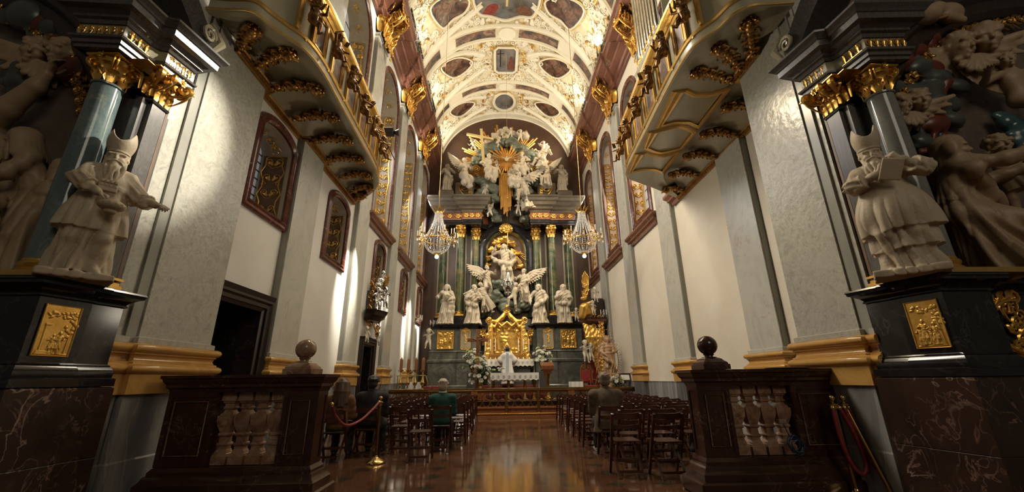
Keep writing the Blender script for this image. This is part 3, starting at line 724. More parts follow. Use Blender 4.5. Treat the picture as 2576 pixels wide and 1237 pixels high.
for i, (y, h) in enumerate(UPC):
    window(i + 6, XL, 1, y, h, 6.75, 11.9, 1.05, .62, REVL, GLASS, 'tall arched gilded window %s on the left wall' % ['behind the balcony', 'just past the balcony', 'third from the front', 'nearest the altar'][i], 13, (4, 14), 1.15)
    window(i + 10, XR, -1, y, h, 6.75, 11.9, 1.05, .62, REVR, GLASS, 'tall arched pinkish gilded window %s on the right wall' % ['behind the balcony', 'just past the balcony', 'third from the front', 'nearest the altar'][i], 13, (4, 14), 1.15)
# red marble sills under the tall windows
SILL = [(-.05, 6.2), (.06, 6.2), (.09, 6.28), (.17, 6.33), (.17, 6.38), (.25, 6.46), (.25, 6.54), (-.05, 6.56)]
k = 2
for i, (y, h) in enumerate(UPC):
    for X, nx in ((XL, 1), (XR, -1)):
        y0, y1 = y - h - .2, y + h + .2
        o = MB().molding(SILL, [(X, y0), (X + nx*.02, y0), (X + nx*.02, y1), (X, y1)], side=nx).build('trim_%d' % k, CORN, ang=30); struct(o); k += 1

# ------------------------------------------------------------------ pilasters
BASEP = [(-.02, 1.19), (.085, 1.19), (.085, 1.40), (.10, 1.41), (.128, 1.435), (.138, 1.46), (.128, 1.49), (.10, 1.51), (.085, 1.515), (.085, 1.53), (.055, 1.545), (.045, 1.575), (.055, 1.61), (.07, 1.62), (.07, 1.635), (.09, 1.645), (.108, 1.67), (.112, 1.69), (.10, 1.72), (.075, 1.735), (-.02, 1.74)]
def acap(mb, X, nx, yc, hw, z, h, depth=.35, ny=3):
    """gilded composite capital of a wall pilaster"""
    u, v, o = Vector((0, 1, 0)), Vector((0, 0, 1)), Vector((nx, 0, 0))
    for row, (zz, hh) in enumerate(((0, .42), (.2, .46))):
        n = ny + row
        for i in range(n):
            y = yc + hw*(2*(i + .5)/n - 1)
            mb.leaf((X + nx*.02, y, z + zz*h), v, o, hh*h, 2*hw/n*1.15, .45, 6, 3)
    for q in (-1, 1):
        mb.scroll((X + nx*.18, yc + q*hw*.85, z + h*.78), (o + u*q*.6).normalized(), v, h*.17, 2, .035, 1, 0, (-h*.3, -h*.35), 22, 5)
        mb.scroll((X + nx*.1, yc + q*hw*.35, z + h*.74), u*q, v, h*.12, 1.6, .028, 1, 0, (-h*.1, -h*.3), 16, 5)
        mb.leaf((X, yc + q*hw, z + h*.1), v, u*q + o*.5, h*.6, hw*.6, .4, 6, 3)
    mb.molding([(-.02, z + h*.93), (.1, z + h*.93), (.16, z + h*.97), (.16, z + h), (-.02, z + h)], [(X - nx*.12, yc - hw), (X, yc - hw), (X, yc + hw), (X - nx*.12, yc + hw)], side=nx)
    mb.rosette((X + nx*.2, yc, z + h*.9), u, v, h*.14, 7)
    return mb
def bracket(mb, X, nx, yc, z, s):
    """gilded volute console with shell under the cornice"""
    o, v, u = Vector((nx, 0, 0)), Vector((0, 0, 1)), Vector((0, 1, 0))
    for q in (-1, 1):
        mb.scroll((X + nx*s*.42, yc + q*s*.2, z), o, v, s*.26, 2.6, s*.034, 1, .4, (-s*.55, -s*.75), 30, 5)
        mb.scroll((X + nx*s*.42, yc + q*s*.26, z), o, v, s*.17, 1.8, s*.022, 1, .4, (-s*.4, -s*.5), 20, 4)
        mb.scroll((X + nx*s*.16, yc + q*s*.24, z - s*.62), o, v, s*.17, 2.2, s*.028, -1, .4, None, 20, 5)
        mb.scroll((X + nx*s*.3, yc + q*s*.42, z + s*.2), (o + u*q).normalized(), v, s*.16, 1.9, s*.025, 1, 0, None, 16, 5)
        for i in range(5): mb.leaf((X + nx*s*(.1 + .09*i), yc + q*s*(.36 - .03*i), z - s*(.55 - .13*i)), u*q*.6 + v*.7, o, s*.24, s*.13, .5, 5, 3)
        for i in range(4): mb.rosette((X + nx*s*(.2 + .1*i), yc + q*s*.3, z - s*(.3 - .15*i)), (0, 1, 0), v, s*.075, 5)
    for i in range(9):
        a = -1.4 + 2.8*i/8; d = u*math.sin(a) + v*math.cos(a)
        mb.leaf((X + nx*s*.55, yc, z + s*.2), d, o, s*.46, s*.17, .3, 6, 3); mb.rosette(Vector((X + nx*s*.6, yc, z + s*.2)) + d*s*.44, u, v, s*.07, 5)
    for i in range(6): mb.leaf((X + nx*s*.1, yc + (i-2.5)*s*.16, z - s*.95), v, o, s*.5, s*.2, .5, 6, 3)
    for i in range(7): mb.rosette((X + nx*s*(.14 + .08*(i % 2)), yc + (i-3)*s*.1, z - s*(.85 + .13*abs(i-3))), u, v, s*.1, 6)
    return mb
def pilaster(X, Xw, nx, yc, hw, label, group, ztop=12.75, top=True):
    root = thing('wall_pilaster', label, 'pilaster', (Xw, yc, 0), group)
    path = [(Xw, yc - hw), (X, yc - hw), (X, yc + hw), (Xw, yc + hw)]
    MB().molding([(-.02, 0), (.06, 0), (.06, .14), (.05, .16), (.05, 1.19), (-.02, 1.19)], path, side=nx).build('dado_block', DADOD, root, 20)
    MB().molding(BASEP, path, side=nx).build('base', OCH, root, 50)
    mb = MB(); mb.molding([(-.05, 1.74), (.04, 1.74), (.04, 1.80), (0, 1.815), (0, ztop), (-.05, ztop)], path, side=nx)
    mb.build('shaft', MARB, root, 20)
    MB().molding([(-.01, 1.82), (.012, 1.82), (.012, ztop - .1), (-.01, ztop - .1)], [(Xw, yc - hw), (X - nx*.03, yc - hw)], side=nx).build('edge_strip', MARBD, root, 20)
    MB().molding([(-.05, ztop), (.03, ztop), (.05, ztop + .06), (.03, ztop + .1), (-.05, ztop + .1)], path, side=nx).build('neck_ring', MARBW, root, 30)
    if top:
        mb = acap(MB(), X, nx, yc, hw, ztop + .08, .95); bracket(mb, X, nx, yc, 13.85, 1.12); mb.build('capital', GOLD, root, 60)
    return root
LPC, RPC = [8.2, 11.8, 15.62, 19.6], [7.94, 11.66, 15.5, 19.5]
dl = ['between the stone doorway and the woman in tan', 'behind the man in black', 'past the small side doorway', 'behind the tall brown candles']
dr = ['beside the near pier, half behind the ball finial', 'third from the altar', 'behind the framed notice', 'behind the carved gilt canopy']
for i in range(4):
    pilaster(PL_, XL, 1, LPC[i], .5, 'grey green left wall pilaster ' + dl[i], 'left wall pilasters')
    pilaster(PR_, XR, -1, RPC[i], .5, 'grey green right wall pilaster ' + dr[i], 'right wall pilasters')
# the two near piers: a wide speckled pilaster with a dark recessed strip and a second one behind the side altar
def pier(nm, Xf, Xw, nx, ya, yb, yc_, label):
    root = thing('chancel_pier', label, 'pier', (Xf, (ya + yb)/2, 0))
    yd = ya - .14; X2 = Xf - nx*.05; ye = 4.40
    xo = Xf - nx*.9
    main = [(Xw - nx*.02, yb), (Xf, yb), (Xf, ya), (Xf - nx*.12, ya)]
    sec = [(Xf - nx*.12, yd), (X2, yd), (X2, 4.44)]
    for pth, a in ((main, 0), (sec, 1)):
        pth = pth[::-1] if nx > 0 else pth[::-1]
        MB().molding([(-.02, 0), (.06, 0), (.06, .5), (.05, .52), (.05, 1.19), (-.02, 1.19)], pth, side=nx).build('dado_block', DADO, root, 20)
        MB().molding(BASEP, pth, side=nx).build('base', OCH, root, 50)
        MB().molding([(-.05, 1.74), (.04, 1.74), (.04, 1.80), (0, 1.815), (0, 14.3), (-.05, 14.3)], pth, side=nx).build('shaft', MARBW, root, 20)
    x0, x1 = sorted((xo, Xf - nx*.1))
    MB().box(x0, x1, ye + .02, ya + .02, 0, 14.3).build('core', MARBW, root, 0)
    for z0, z1, mt, d, nme in ((0, 1.19, DADOD, .10, 'dark_dado_strip'), (1.19, 1.72, M('dark_ochre_marble', two((.16, .065, .018), (.24, .10, .03)), 2, 6, .18), .12, 'dark_base_strip'), (1.72, 14.3, MARBD, .10, 'dark_strip')):
        x0, x1 = sorted((Xf - nx*.12, Xf - nx*.12 + nx*d)); MB().box(x0, x1, yd - .01, ya + .01, z0, z1).build(nme, mt, root, 0)
    if abs(Xf - Xw) > .3:
        x0, x1 = sorted((Xf - nx*.05, Xw)); MB().box(x0, x1, ya, yb, 0, 14.3).build('flank', MARBW, root, 0)
    return root
pier('l', -4.1, XL, 1, 4.86, 6.08, 0, 'wide speckled marble pier with ochre base behind the left priest statue')
pier('r', 4.2, XR, -1, 4.66, 5.68, 0, 'wide speckled marble pier with ochre base behind the right priest statue')

# ------------------------------------------------------------------ cornices with iron railings
CPROF = [(-.1, 13.55), (.10, 13.55), (.10, 13.68), (.18, 13.74), (.18, 13.95), (.27, 14.02), (.42, 14.12), (.44, 14.2), (.56, 14.26), (.70, 14.36), (.74, 14.5), (.82, 14.56), (.82, 14.66), (-.1, 14.68)]
for nme, X, nx, pc in (('trim_20', XL, 1, LPC), ('trim_21', XR, -1, RPC)):
    path = [(X, 4.6)]
    for y in pc: path += [(X, y - .7), (X + nx*.12, y - .7), (X + nx*.12, y + .7), (X, y + .7)]
    path += [(X, YE)]
    struct(MB().molding(CPROF, path, side=nx).build(nme, CORN, ang=25))
    sd = 'left' if nx > 0 else 'right'
    root = thing('gallery_railing', 'black wrought iron railing along the top of the red %s cornice' % sd, 'railing', (X + nx*.75, 13, 14.66), 'iron cornice railings')
    xr = X + nx*.80
    MB().bar((xr, 8, 15.45), (xr, YE - .3, 15.45), .05, .05).bar((xr, 8, 14.74), (xr, YE - .3, 14.74), .03, .03).build('top_rail', IRON, root, 0)
    mb = MB(); y = 8.1
    while y < YE - .5:
        mb.scroll((xr, y + .12, 15.0), (0, 1, 0), (0, 0, 1), .11, 1.4, .014, 1, 0, None, 10, 3); mb.scroll((xr, y + .12, 14.86), (0, -1, 0), (0, 0, 1), .07, 1.2, .012, 1, 0, None, 8, 3)
        mb.scroll((xr, y + .12, 15.28), (0, 1, 0), (0, 0, 1), .10, 1.4, .014, -1, 0, None, 10, 3); mb.bar((xr, y, 14.68), (xr, y, 15.43), .026, .026); y += .27
    mb.build('scrollwork', IRON, root, 60)

# ------------------------------------------------------------------ vault
VX, VA, VZ, VB, VN = .45, 4.35, 13.4, 4.45, 2.2
def vp(s, y, off=0.0):
    c, q = math.cos(s), math.sin(s); e = 2/VN
    return Vector((VX + (VA-off)*math.copysign(abs(c)**e, c), y, VZ + (VB-off)*max(q, 0)**e))
def vn(s):
    a = vp(s + .01, 0) - vp(s - .01, 0); return Vector((a.z, 0, -a.x)).normalized()*(1 if Vector((a.z, 0, -a.x)).dot(Vector((VX, 0, VZ)) - vp(s, 0)) > 0 else -1)
def s_of(x):
    u = max(-1, min(1, (x - VX)/VA)); return math.acos(math.copysign(abs(u)**(VN/2), u))
def vxy(x, y, off=0.0): return vp(s_of(x), y, off)
mb = MB(); NS = 72
S0 = .30; mb.rings([[vp(lerp(S0, PI - S0, i/NS), y) for i in range(NS + 1)] for y in np.linspace(4.6, YE, 30)], caps=False, closed=False)
ceil = struct(mb.build('ceiling', VAULT, ang=180))
BP = [(-.50, -.05), (-.50, .10), (-.44, .17), (-.36, .17), (-.33, .11), (.33, .11), (.36, .17), (.44, .17), (.50, .10), (.50, -.05)]
bands = []
for k, (y, w_) in enumerate(((8.0, 1), (11.85, 1), (15.95, 1), (19.8, .8), (22.65, .62))):
    mb = MB(); NB = 64
    mb.rings([[vp(lerp(S0, PI - S0, i/NB), y + dy*w_, of) for dy, of in BP] for i in range(NB + 1)], caps=False)
    bands.append(struct(mb.build('trim_%d' % (30 + k), CREAMW, ang=30)))
def vpatch(mb, poly, off):
    """polygon given in plan (x, y), laid on the vault"""
    cx, cy = sum(p[0] for p in poly)/len(poly), sum(p[1] for p in poly)/len(poly); R = 5
    rs = [[vxy(lerp(cx, x, (r + .02)/(R + .02)), lerp(cy, y, (r + .02)/(R + .02)), off) for x, y in poly] for r in range(R + 1)]
    return mb.rings(rs, caps=False)
def smooth_poly(P, n=4):
    out = []; m = len(P)
    for i in range(m):
        p0, p1, p2, p3 = (np.array(P[(i + d) % m]) for d in (-1, 0, 1, 2))
        for k in range(n):
            t = k/n; out.append(tuple(.5*((2*p1) + (-p0+p2)*t + (2*p0-5*p1+4*p2-p3)*t*t + (-p0+3*p1-3*p2+p3)*t**3)))
    return out
def vpaint(name, poly, label, mat, group, fr=.055, off=.05, gold=True):
    root = thing(name, label, 'ceiling painting', vxy(sum(p[0] for p in poly)/len(poly), sum(p[1] for p in poly)/len(poly)), group)
    vpatch(MB(), poly, off).build('canvas', mat, root, 180)
    MB().tube([vxy(x, y, off + .02) for x, y in poly], fr, 6, loop=True).build('stucco_frame', CREAMW, root, 60)
    if gold:
        c = np.mean(np.array(poly), 0)
        MB().tube([vxy(c[0] + (x-c[0])*1.07, c[1] + (y-c[1])*1.07, off + .015) for x, y in poly], fr*.5, 5, loop=True).build('gilt_fillet', GOLDF, root, 60)
    return root
KEEP = []
def octo(cx, cy, hx, hy, c): return [(cx-hx+c, cy-hy), (cx+hx-c, cy-hy), (cx+hx, cy-hy+c), (cx+hx, cy+hy-c), (cx+hx-c, cy+hy), (cx-hx+c, cy+hy), (cx-hx, cy+hy-c), (cx-hx, cy-hy+c)]
RP = octo(.42, 17.85, .6, .92, .18); PR_ROOT = vpaint('vault_painting', RP, 'upright octagonal ceiling painting of a cross and kneeling figure', PAINTB, 'vault paintings', .08); KEEP.append((.42, 17.85, .95, 1.3))
RO = [(.38 + .66*math.cos(2*PI*i/28), 21.32 + .84*math.sin(2*PI*i/28)) for i in range(28)]; vpaint('vault_painting', RO, 'round ceiling painting nearest the altar arch', PAINTB, 'vault paintings', .09); KEEP.append((.38, 21.3, 1.1, 1.3))
vpatch(MB(), [(.10, 17.15), (.16, 17.15), (.16, 18.35), (.10, 18.35)], .056).build('painted_cross', WOODB, PR_ROOT, 180); vpatch(MB(), [(-.05, 17.38), (.32, 17.34), (.32, 17.40), (-.05, 17.44)], .057).build('painted_crossbeam', WOODB, PR_ROOT, 180)
vpatch(MB(), smooth_poly([(.52, 18.5), (.60, 17.95), (.66, 17.6), (.76, 17.62), (.82, 18.0), (.9, 18.5)]), .056).build('painted_figure', M('painted_red_brown', two((.10, .03, .02), (.20, .075, .05)), 6, 4, .4), PR_ROOT, 180)
TP = smooth_poly([(-1.05, 13.5), (-.95, 14.7), (-.35, 15.0), (.35, 15.25), (1.05, 15.0), (1.7, 14.85), (1.85, 13.5), (.4, 12.4)]); TP_ROOT = vpaint('vault_painting', TP, 'large central ceiling painting cut off by the top edge', PAINTB, 'vault paintings', .07); KEEP.append((.4, 13.9, 1.7, 1.6))
for P_, mt_, nm_ in (([(-.75, 14.9), (-.5, 14.45), (-.1, 14.35), (.0, 14.6), (-.3, 14.95)], M('painted_crimson', two((.16, .025, .02), (.30, .06, .045)), 6, 4, .4), 'painted_figure'), ([(.85, 14.7), (1.1, 14.4), (1.5, 14.5), (1.6, 14.85), (1.15, 14.95)], M('painted_umber', two((.10, .04, .025), (.2, .09, .05)), 6, 4, .4), 'painted_figure'), ([(.36, 13.5), (.47, 13.5), (.47, 14.5), (.36, 14.5)], CROSSM, 'painted_cross'), ([(.1, 13.95), (.73, 13.95), (.73, 14.07), (.1, 14.07)], CROSSM, 'painted_crossbeam')):
    vpatch(MB(), smooth_poly(P_) if 'figure' in nm_ else P_, .058).build(nm_, mt_, TP_ROOT, 180)
LUN = {0: [(-2.95, 13.45), (-2.3, 13.35), (-1.35, 13.9), (-1.55, 14.5), (-2.1, 14.62), (-2.6, 14.75)], 1: [(-2.95, 16.85), (-2.13, 16.95), (-1.4, 17.65), (-1.85, 18.2), (-2.5, 18.1)], 2: [(-2.9, 20.5), (-2.2, 20.5), (-1.45, 21.05), (-2.1, 21.65), (-2.6, 21.4)]}
for b_, P in LUN.items():
    for q, sd in ((1, 'left'), (-1, 'right')):
        poly = smooth_poly([(.42 + q*(x - .42), y) for x, y in P])
        vpaint('lunette_painting', poly, 'dark rounded triangular ceiling painting on the %s vault side, %s' % (sd, ['nearest the photographer', 'beside the octagonal painting', 'beside the round painting'][b_]), PAINT, 'vault side paintings', .05)
        KEEP.append((.42 + q*(-2.2 - .42), sum(p[1] for p in P)/len(P), 1.0, .85))
# painted strips and medallions on the transverse bands
for k, y, w_ in ((1, 11.85, 1), (2, 15.95, 1), (3, 19.8, .8)):
    nm = {1: 'band cut by the top edge', 2: 'nearer band', 3: 'band nearest the altar'}[k]
    for q, sd in ((-1, 'left'), (1, 'right')):
        for s0, s1, w2 in ((1.68, 2.18, 'upper'), (2.42, 2.80, 'lower')):
            S0, S1 = (s0, s1) if q < 0 else (PI - s1, PI - s0)
            mb = MB(); mb.rings([[vp(lerp(S0, S1, i/14), y + dy*w_, .118) for dy in (-.26, 0, .26)] for i in range(15)], caps=False, closed=False)
            root = thing('band_painting', '%s %s painted strip on the vault %s' % (w2, sd, nm), 'painting', vp((S0+S1)/2, y), 'painted strips on the vault bands')
            mb.build('canvas', PAINTG, root, 180)
            B = [vp(lerp(S0, S1, i/10), y - .27*w_, .125) for i in range(11)] + [vp(lerp(S1, S0, i/10), y + .27*w_, .125) for i in range(11)]
            MB().tube(B, .025, 5, loop=True).build('stucco_frame', CREAM, root, 60)
    mb = MB(); c = vp(PI/2, y, .15)
    mb.lathe([(0, .06), (.30, .06), (.38, .09), (.42, .02), (.42, -.08)], c, 24, 1, .9*w_)
    for i in range(6):
        a = i*PI/3; mb.scroll(c + Vector((.2*math.cos(a), .2*math.sin(a)*w_, -.06)), (math.cos(a), math.sin(a), 0), (-math.sin(a), math.cos(a), 0), .1, 1.3, .02, 1, 0, None, 9, 4)
    mb.v = [(x, yy, 2*c.z - z) if False else (x, yy, z) for x, yy, z in mb.v]
    o = MB(); o.v = mb.v; o.f = mb.f; t = o.build('vault_medallion', CREAMW, ang=50); tag(t, 'round stucco medallion at the crown of the vault ' + nm, 'medallion', 'vault medallions')
# groin ribs and scrollwork of the stucco
mb = MB(); gm = MB(); rnd = random.Random(5)
for yb, y0, y1 in ((13.9, 12.3, 15.5), (17.9, 16.4, 19.4), (21.3, 20.2, 22.4)):
    for q in (1, -1):
        for e, ys in ((0, y0), (1, y1)):
            pts = []
            for i in range(17):
                t = i/16; x = lerp(-3.6, -.75, t**.8); yy = lerp(ys, yb + (-.55 if e == 0 else .45), t**1.5)
                pts.append(vxy(.42 + q*(x - .42), yy, .06))
            mb.tube(pts, [.15 - .05*i/16 for i in range(17)], 6)
            mb.tube([p + Vector((0, .16*(1 if e == 0 else -1), 0)) for p in pts], .035, 5)
    def ok(x, y):
        return all(((x-cx)/hx)**2 + ((y-cy)/hy)**2 > 1 for cx, cy, hx, hy in KEEP) and y0 - .1 < y < y1 + .1
    n = 0
    while n < 190:
        s = rnd.uniform(.40, 1.5); y = rnd.uniform(y0, y1); p = vp(PI - s, y)
        if not ok(p.x, y): continue
        n += 1; rr = rnd.uniform(.09, .2); a = rnd.uniform(0, 2*PI); tl = (rnd.uniform(-1, 1)*rr*2, -rr*2.2)
        for q in (1, -1):
            S_ = PI - s if q > 0 else s + .0; pp = vp(S_, y, .03); nn_ = vn(S_); t1 = Vector((0, 1, 0)); t2 = nn_.cross(t1)
            u = t1*math.cos(a) + t2*math.sin(a)*q; v = -t1*math.sin(a)*q*q + t2*math.cos(a)*q
            tgt = gm if n % 9 == 0 else mb
            if n % 3 == 0: tgt.leaf(pp, u, nn_, rr*2.2, rr*1.3, .25, 5, 3)
            else: tgt.scroll(pp, u, v, rr, 1.5, rr*.24, 1, 0, tl, 12, 5)
        if n % 4 == 0: mb.rosette(vp(PI/2 + rnd.uniform(-.25, .25), y0 + (y1-y0)*rnd.random(), .02) if False else pp, u, v, rr*.5, 5)
# stucco around the two crown pictures
for cx, cy, hx, hy in ((.42, 17.85, .85, 1.2), (.38, 21.3, .95, 1.15)):
    for i in range(16):
        a = 2*PI*i/16; pp = vxy(cx + hx*1.12*math.cos(a), cy + hy*1.08*math.sin(a), .05); u = Vector((math.cos(a), math.sin(a), 0)); v = Vector((-math.sin(a), math.cos(a), 0))
        (gm if i % 5 == 0 else mb).scroll(pp, u, v, .16, 1.4, .035, 1 if i % 2 else -1, 0, (-.1, -.3), 12, 4)
mb.build('stucco_scrollwork', CREAMW, ceil, 60); gm.build('gilt_scrollwork', GOLD, ceil, 60)
# ------------------------------------------------------------------ doorways of the left wall
def doorway(n, yc, hw, h, label):
    root = thing('door_%d' % n, label, 'doorway', (XL, yc, 0)); struct(root)
    P = [(XL, yc - hw, 0), (XL, yc - hw, h), (XL, yc + hw, h), (XL, yc + hw, 0)]
    MB().sweep([(0, .0), (0, .03), (-.06, .05), (-.06, .09), (-.12, .10), (-.15, .14), (-.2, .14), (-.2, 0)], P, (1, 0, 0)).build('frame', WOODB, root, 20)
    MB().molding([(0, h + .19), (.06, h + .19), (.08, h + .24), (.09, h + .27), (0, h + .28)], [(XL, yc - hw - .1), (XL + .08, yc - hw - .1), (XL + .08, yc + hw + .1), (XL, yc + hw + .1)]).build('lintel', WOODB, root, 25)
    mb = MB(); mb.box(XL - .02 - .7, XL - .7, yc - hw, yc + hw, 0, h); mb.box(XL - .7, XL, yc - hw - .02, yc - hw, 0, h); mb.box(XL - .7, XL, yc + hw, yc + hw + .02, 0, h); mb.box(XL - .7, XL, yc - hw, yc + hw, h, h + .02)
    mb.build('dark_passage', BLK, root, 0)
    mb = MB(); mb.box(XL - .66, XL - .6, yc - hw*.95, yc + hw*.1, .03, h - .05, .01)
    for z0, z1 in ((.2, 1.0), (1.15, 2.2)): mb.box(XL - .61, XL - .575, yc - hw*.82, yc - hw*.08, z0, z1, .02)
    mb.build('leaf', WOODR, root, 20)
doorway(1, 6.82, .60, 2.5, 'dark framed doorway in the left wall beside the near pier')
doorway(2, 13.62, .50, 2.35, 'narrow dark doorway below the carved ornament on the left wall')
# ------------------------------------------------------------------ gilded balconies
def cat_path(P, n=8):
    P = [P[0]] + list(P) + [P[-1]]; out = []
    for i in range(1, len(P) - 2):
        p0, p1, p2, p3 = (np.array(P[i + d], float) for d in (-1, 0, 1, 2))
        for k in range(n):
            t = k/n; out.append(tuple(.5*((2*p1) + (-p0+p2)*t + (2*p0-5*p1+4*p2-p3)*t*t + (-p0+3*p1-3*p2+p3)*t**3)))
    out.append(tuple(P[-2])); return out
def at_len(P, s):
    for a, b in zip(P, P[1:]):
        l = math.hypot(b[0]-a[0], b[1]-a[1])
        if s <= l: return (lerp(a[0], b[0], s/l), lerp(a[1], b[1], s/l)), ((b[0]-a[0])/l, (b[1]-a[1])/l)
        s -= l
    a, b = P[-2], P[-1]; l = math.hypot(b[0]-a[0], b[1]-a[1]); return b, ((b[0]-a[0])/l, (b[1]-a[1])/l)
PUTTI = []
def putto_mesh(k):
    J = [dict(hip=(0, 0, .42), neck=(.02, -.02, .70), hl=(-.14, -.2, .52), hr=(.10, -.24, .66), fl=(-.1, -.2, .12), fr=(.08, -.12, .06), yaw=.3),
         dict(hip=(0, 0, .42), neck=(-.02, -.03, .70), hl=(-.2, -.14, .80), hr=(.12, -.2, .5), fl=(-.05, -.22, .1), fr=(.12, -.16, .14), yaw=-.4),
         dict(hip=(0, 0, .42), neck=(0, -.04, .70), hl=(-.1, -.22, .6), hr=(.1, -.2, .62), fl=(-.12, -.18, .08), fr=(.06, -.24, .14), yaw=.1, pitch=.3)][k % 3]
    S = fig(J, robe=False, kid=True, bare=True, hair='curly', seed=k + 3, fat=1.15)
    S.skirt((0, 0, .5), (0, -.06, .34), (.1, .09), (.15, .13), 6, .1, k, .02)
    S.box((.0, -.23, .63), (.012, .05, .09), (.3, .2, .4*k), .006, .006)
    return S.mesh(.012)
def balcony(nx, outer, wall, label, ys, soffit_panels=None, gar=None):
    sd = 'left' if nx > 0 else 'right'
    O = cat_path(outer, 6); n = len(O); z0 = 6.25
    root = thing('balcony', label, 'balcony', (wall[0][0], wall[0][1], z0))
    Wp = []
    def wall_pt(i):
        t = i/(n-1); L = sum(math.hypot(b[0]-a[0], b[1]-a[1]) for a, b in zip(wall, wall[1:])); return at_len(wall, t*L)[0]
    Wp = [wall_pt(i) for i in range(n)]
    # near the front of the wall line follow the same depth as the outline
    prof = [(0, 0), (.10, 0), (.15, .035), (.24, .10), (.45, .14), (.75, .10), (.93, .0), (1.0, -.02)] if soffit_panels is None else [(0, 0), (.46, 0), (.48, .03), (.52, .09), (.66, .13), (.82, .10), (.95, .0), (1.0, -.02)]
    mb = MB(); mb.rings([[(lerp(O[i][0], Wp[i][0], t), lerp(O[i][1], Wp[i][1], t), z0 + dz) for i in range(n)] for t, dz in prof], caps=False, closed=False)
    mb.build('soffit', OLIVE, root, 60)
    mb = MB(); mb.rings([[(lerp(O[i][0], Wp[i][0], t), lerp(O[i][1], Wp[i][1], t), 6.52) for i in range(n)] for t in (0, 1)], caps=False, closed=False); mb.build('floor_slab', OLIVE, root, 0)
    sdn = 1 if nx > 0 else -1
    MB().molding([(-.06, z0), (.02, z0 - .01), (.05, z0 + .02), (.03, z0 + .06), (0, z0 + .08), (.0, z0 + .22), (-.06, z0 + .24)], O, side=sdn).build('fascia', OLIVE, root, 50)
    MB().molding([(0, z0 + .0), (.045, z0 + .005), (.055, z0 + .025), (.03, z0 + .05), (0, z0 + .05)], O, side=sdn).build('lower_gilt_moulding', GOLDF, root, 50)
    MB().molding([(-.05, z0 + .22), (.02, z0 + .22), (.04, z0 + .25), (.0, z0 + .28), (-.01, z0 + .32), (-.04, z0 + .34), (-.05, z0 + .34)], O, side=sdn).build('upper_gilt_moulding', GOLDF, root, 50)
    MB().molding([(-.09, z0 + .3), (-.05, z0 + .3), (-.05, z0 + 1.14), (-.09, z0 + 1.14)], O, side=sdn).build('parapet', OLIVE, root, 50)
    MB().molding([(-.13, z0 + 1.10), (.0, z0 + 1.10), (.05, z0 + 1.16), (.10, z0 + 1.18), (.12, z0 + 1.24), (.10, z0 + 1.30), (-.13, z0 + 1.32)], O, side=sdn).build('handrail', GOLD, root, 50)
    MB().molding([(-.05, z0 + .98), (-.02, z0 + .98), (0, z0 + 1.0), (-.02, z0 + 1.04), (.0, z0 + 1.07), (-.05, z0 + 1.08)], O, side=sdn).build('gilt_band', GOLDF, root, 50)
    Ltot = sum(math.hypot(b[0]-a[0], b[1]-a[1]) for a, b in zip(O, O[1:]))
    st = []
    for y in ys:
        best = min(range(400), key=lambda k: abs(at_len(O, Ltot*k/399)[0][1] - y)); st.append(Ltot*best/399)
    for k, s in enumerate(st):
        (x, y), (tx, ty) = at_len(O, s); on = Vector((ty*sdn, -tx*sdn, 0)); t = Vector((tx, ty, 0)); up = Vector((0, 0, 1)); p = Vector((x, y, 0))
        mb = MB()
        for q in (-.16, .16):
            b = p + t*q - on*.03; mb.bar(b + up*(z0 + .32), b + up*(z0 + 1.0), .05, .06, on); mb.bar(b + t*.035 + up*(z0 + .36), b + t*.035 + up*(z0 + .96), .015, .07, on)
        mb.box(*sorted((x - .02, x + .02)), y - .02, y + .02, z0 + .2, z0 + .22); mb.build('gilt_post', GOLDF, root, 30)
        # painted panel between this post and the next
        if k < len(st) - 1:
            s1 = st[k + 1]; m = 8; mb = MB(); R = []
            for i in range(m + 1):
                (xx, yy), (ax, ay) = at_len(O, lerp(s + .2, s1 - .2, i/m)); o2 = Vector((ay*sdn, -ax*sdn, 0)); b = Vector((xx, yy, 0)) - o2*.04
                R.append((b, o2))
            mb.rings([[b + up*(z0 + z) + o2*d for b, o2 in R] for z, d in ((.36, 0), (.36, .012), (.96, .012), (.96, 0))], caps=False, closed=False); mb.build('painted_panel', PAINTG, root, 30)
            mb = MB(); B = [b + up*(z0 + .37) + o2*.02 for b, o2 in R] + [b + up*(z0 + .95) + o2*.02 for b, o2 in R[::-1]]
            mb.tube(B, .014, 4, loop=True).build('panel_frame', GOLDF, root, 60)
    # gilt strip at the wall
    mb = MB(); L = sum(math.hypot(b[0]-a[0], b[1]-a[1]) for a, b in zip(wall, wall[1:]))
    mb.molding([(-.04, z0 - .05), (.03, z0 - .06), (.05, z0 - .04), (.03, z0 - .015), (.11, z0 - .03), (.13, z0 - .01), (.11, z0 + .02), (-.04, z0 + .02)], wall, side=sdn)
    for i in range(int(L/.09)):
        (x, y), (tx, ty) = at_len(wall, .09*i + .04); mb.leaf((x + nx*.075, y, z0 - .04), (tx, ty, -.3), (0, 0, -1), .085, .06, .3, 3, 1)
    mb.build('gilt_wall_strip', GOLDD, root, 40)
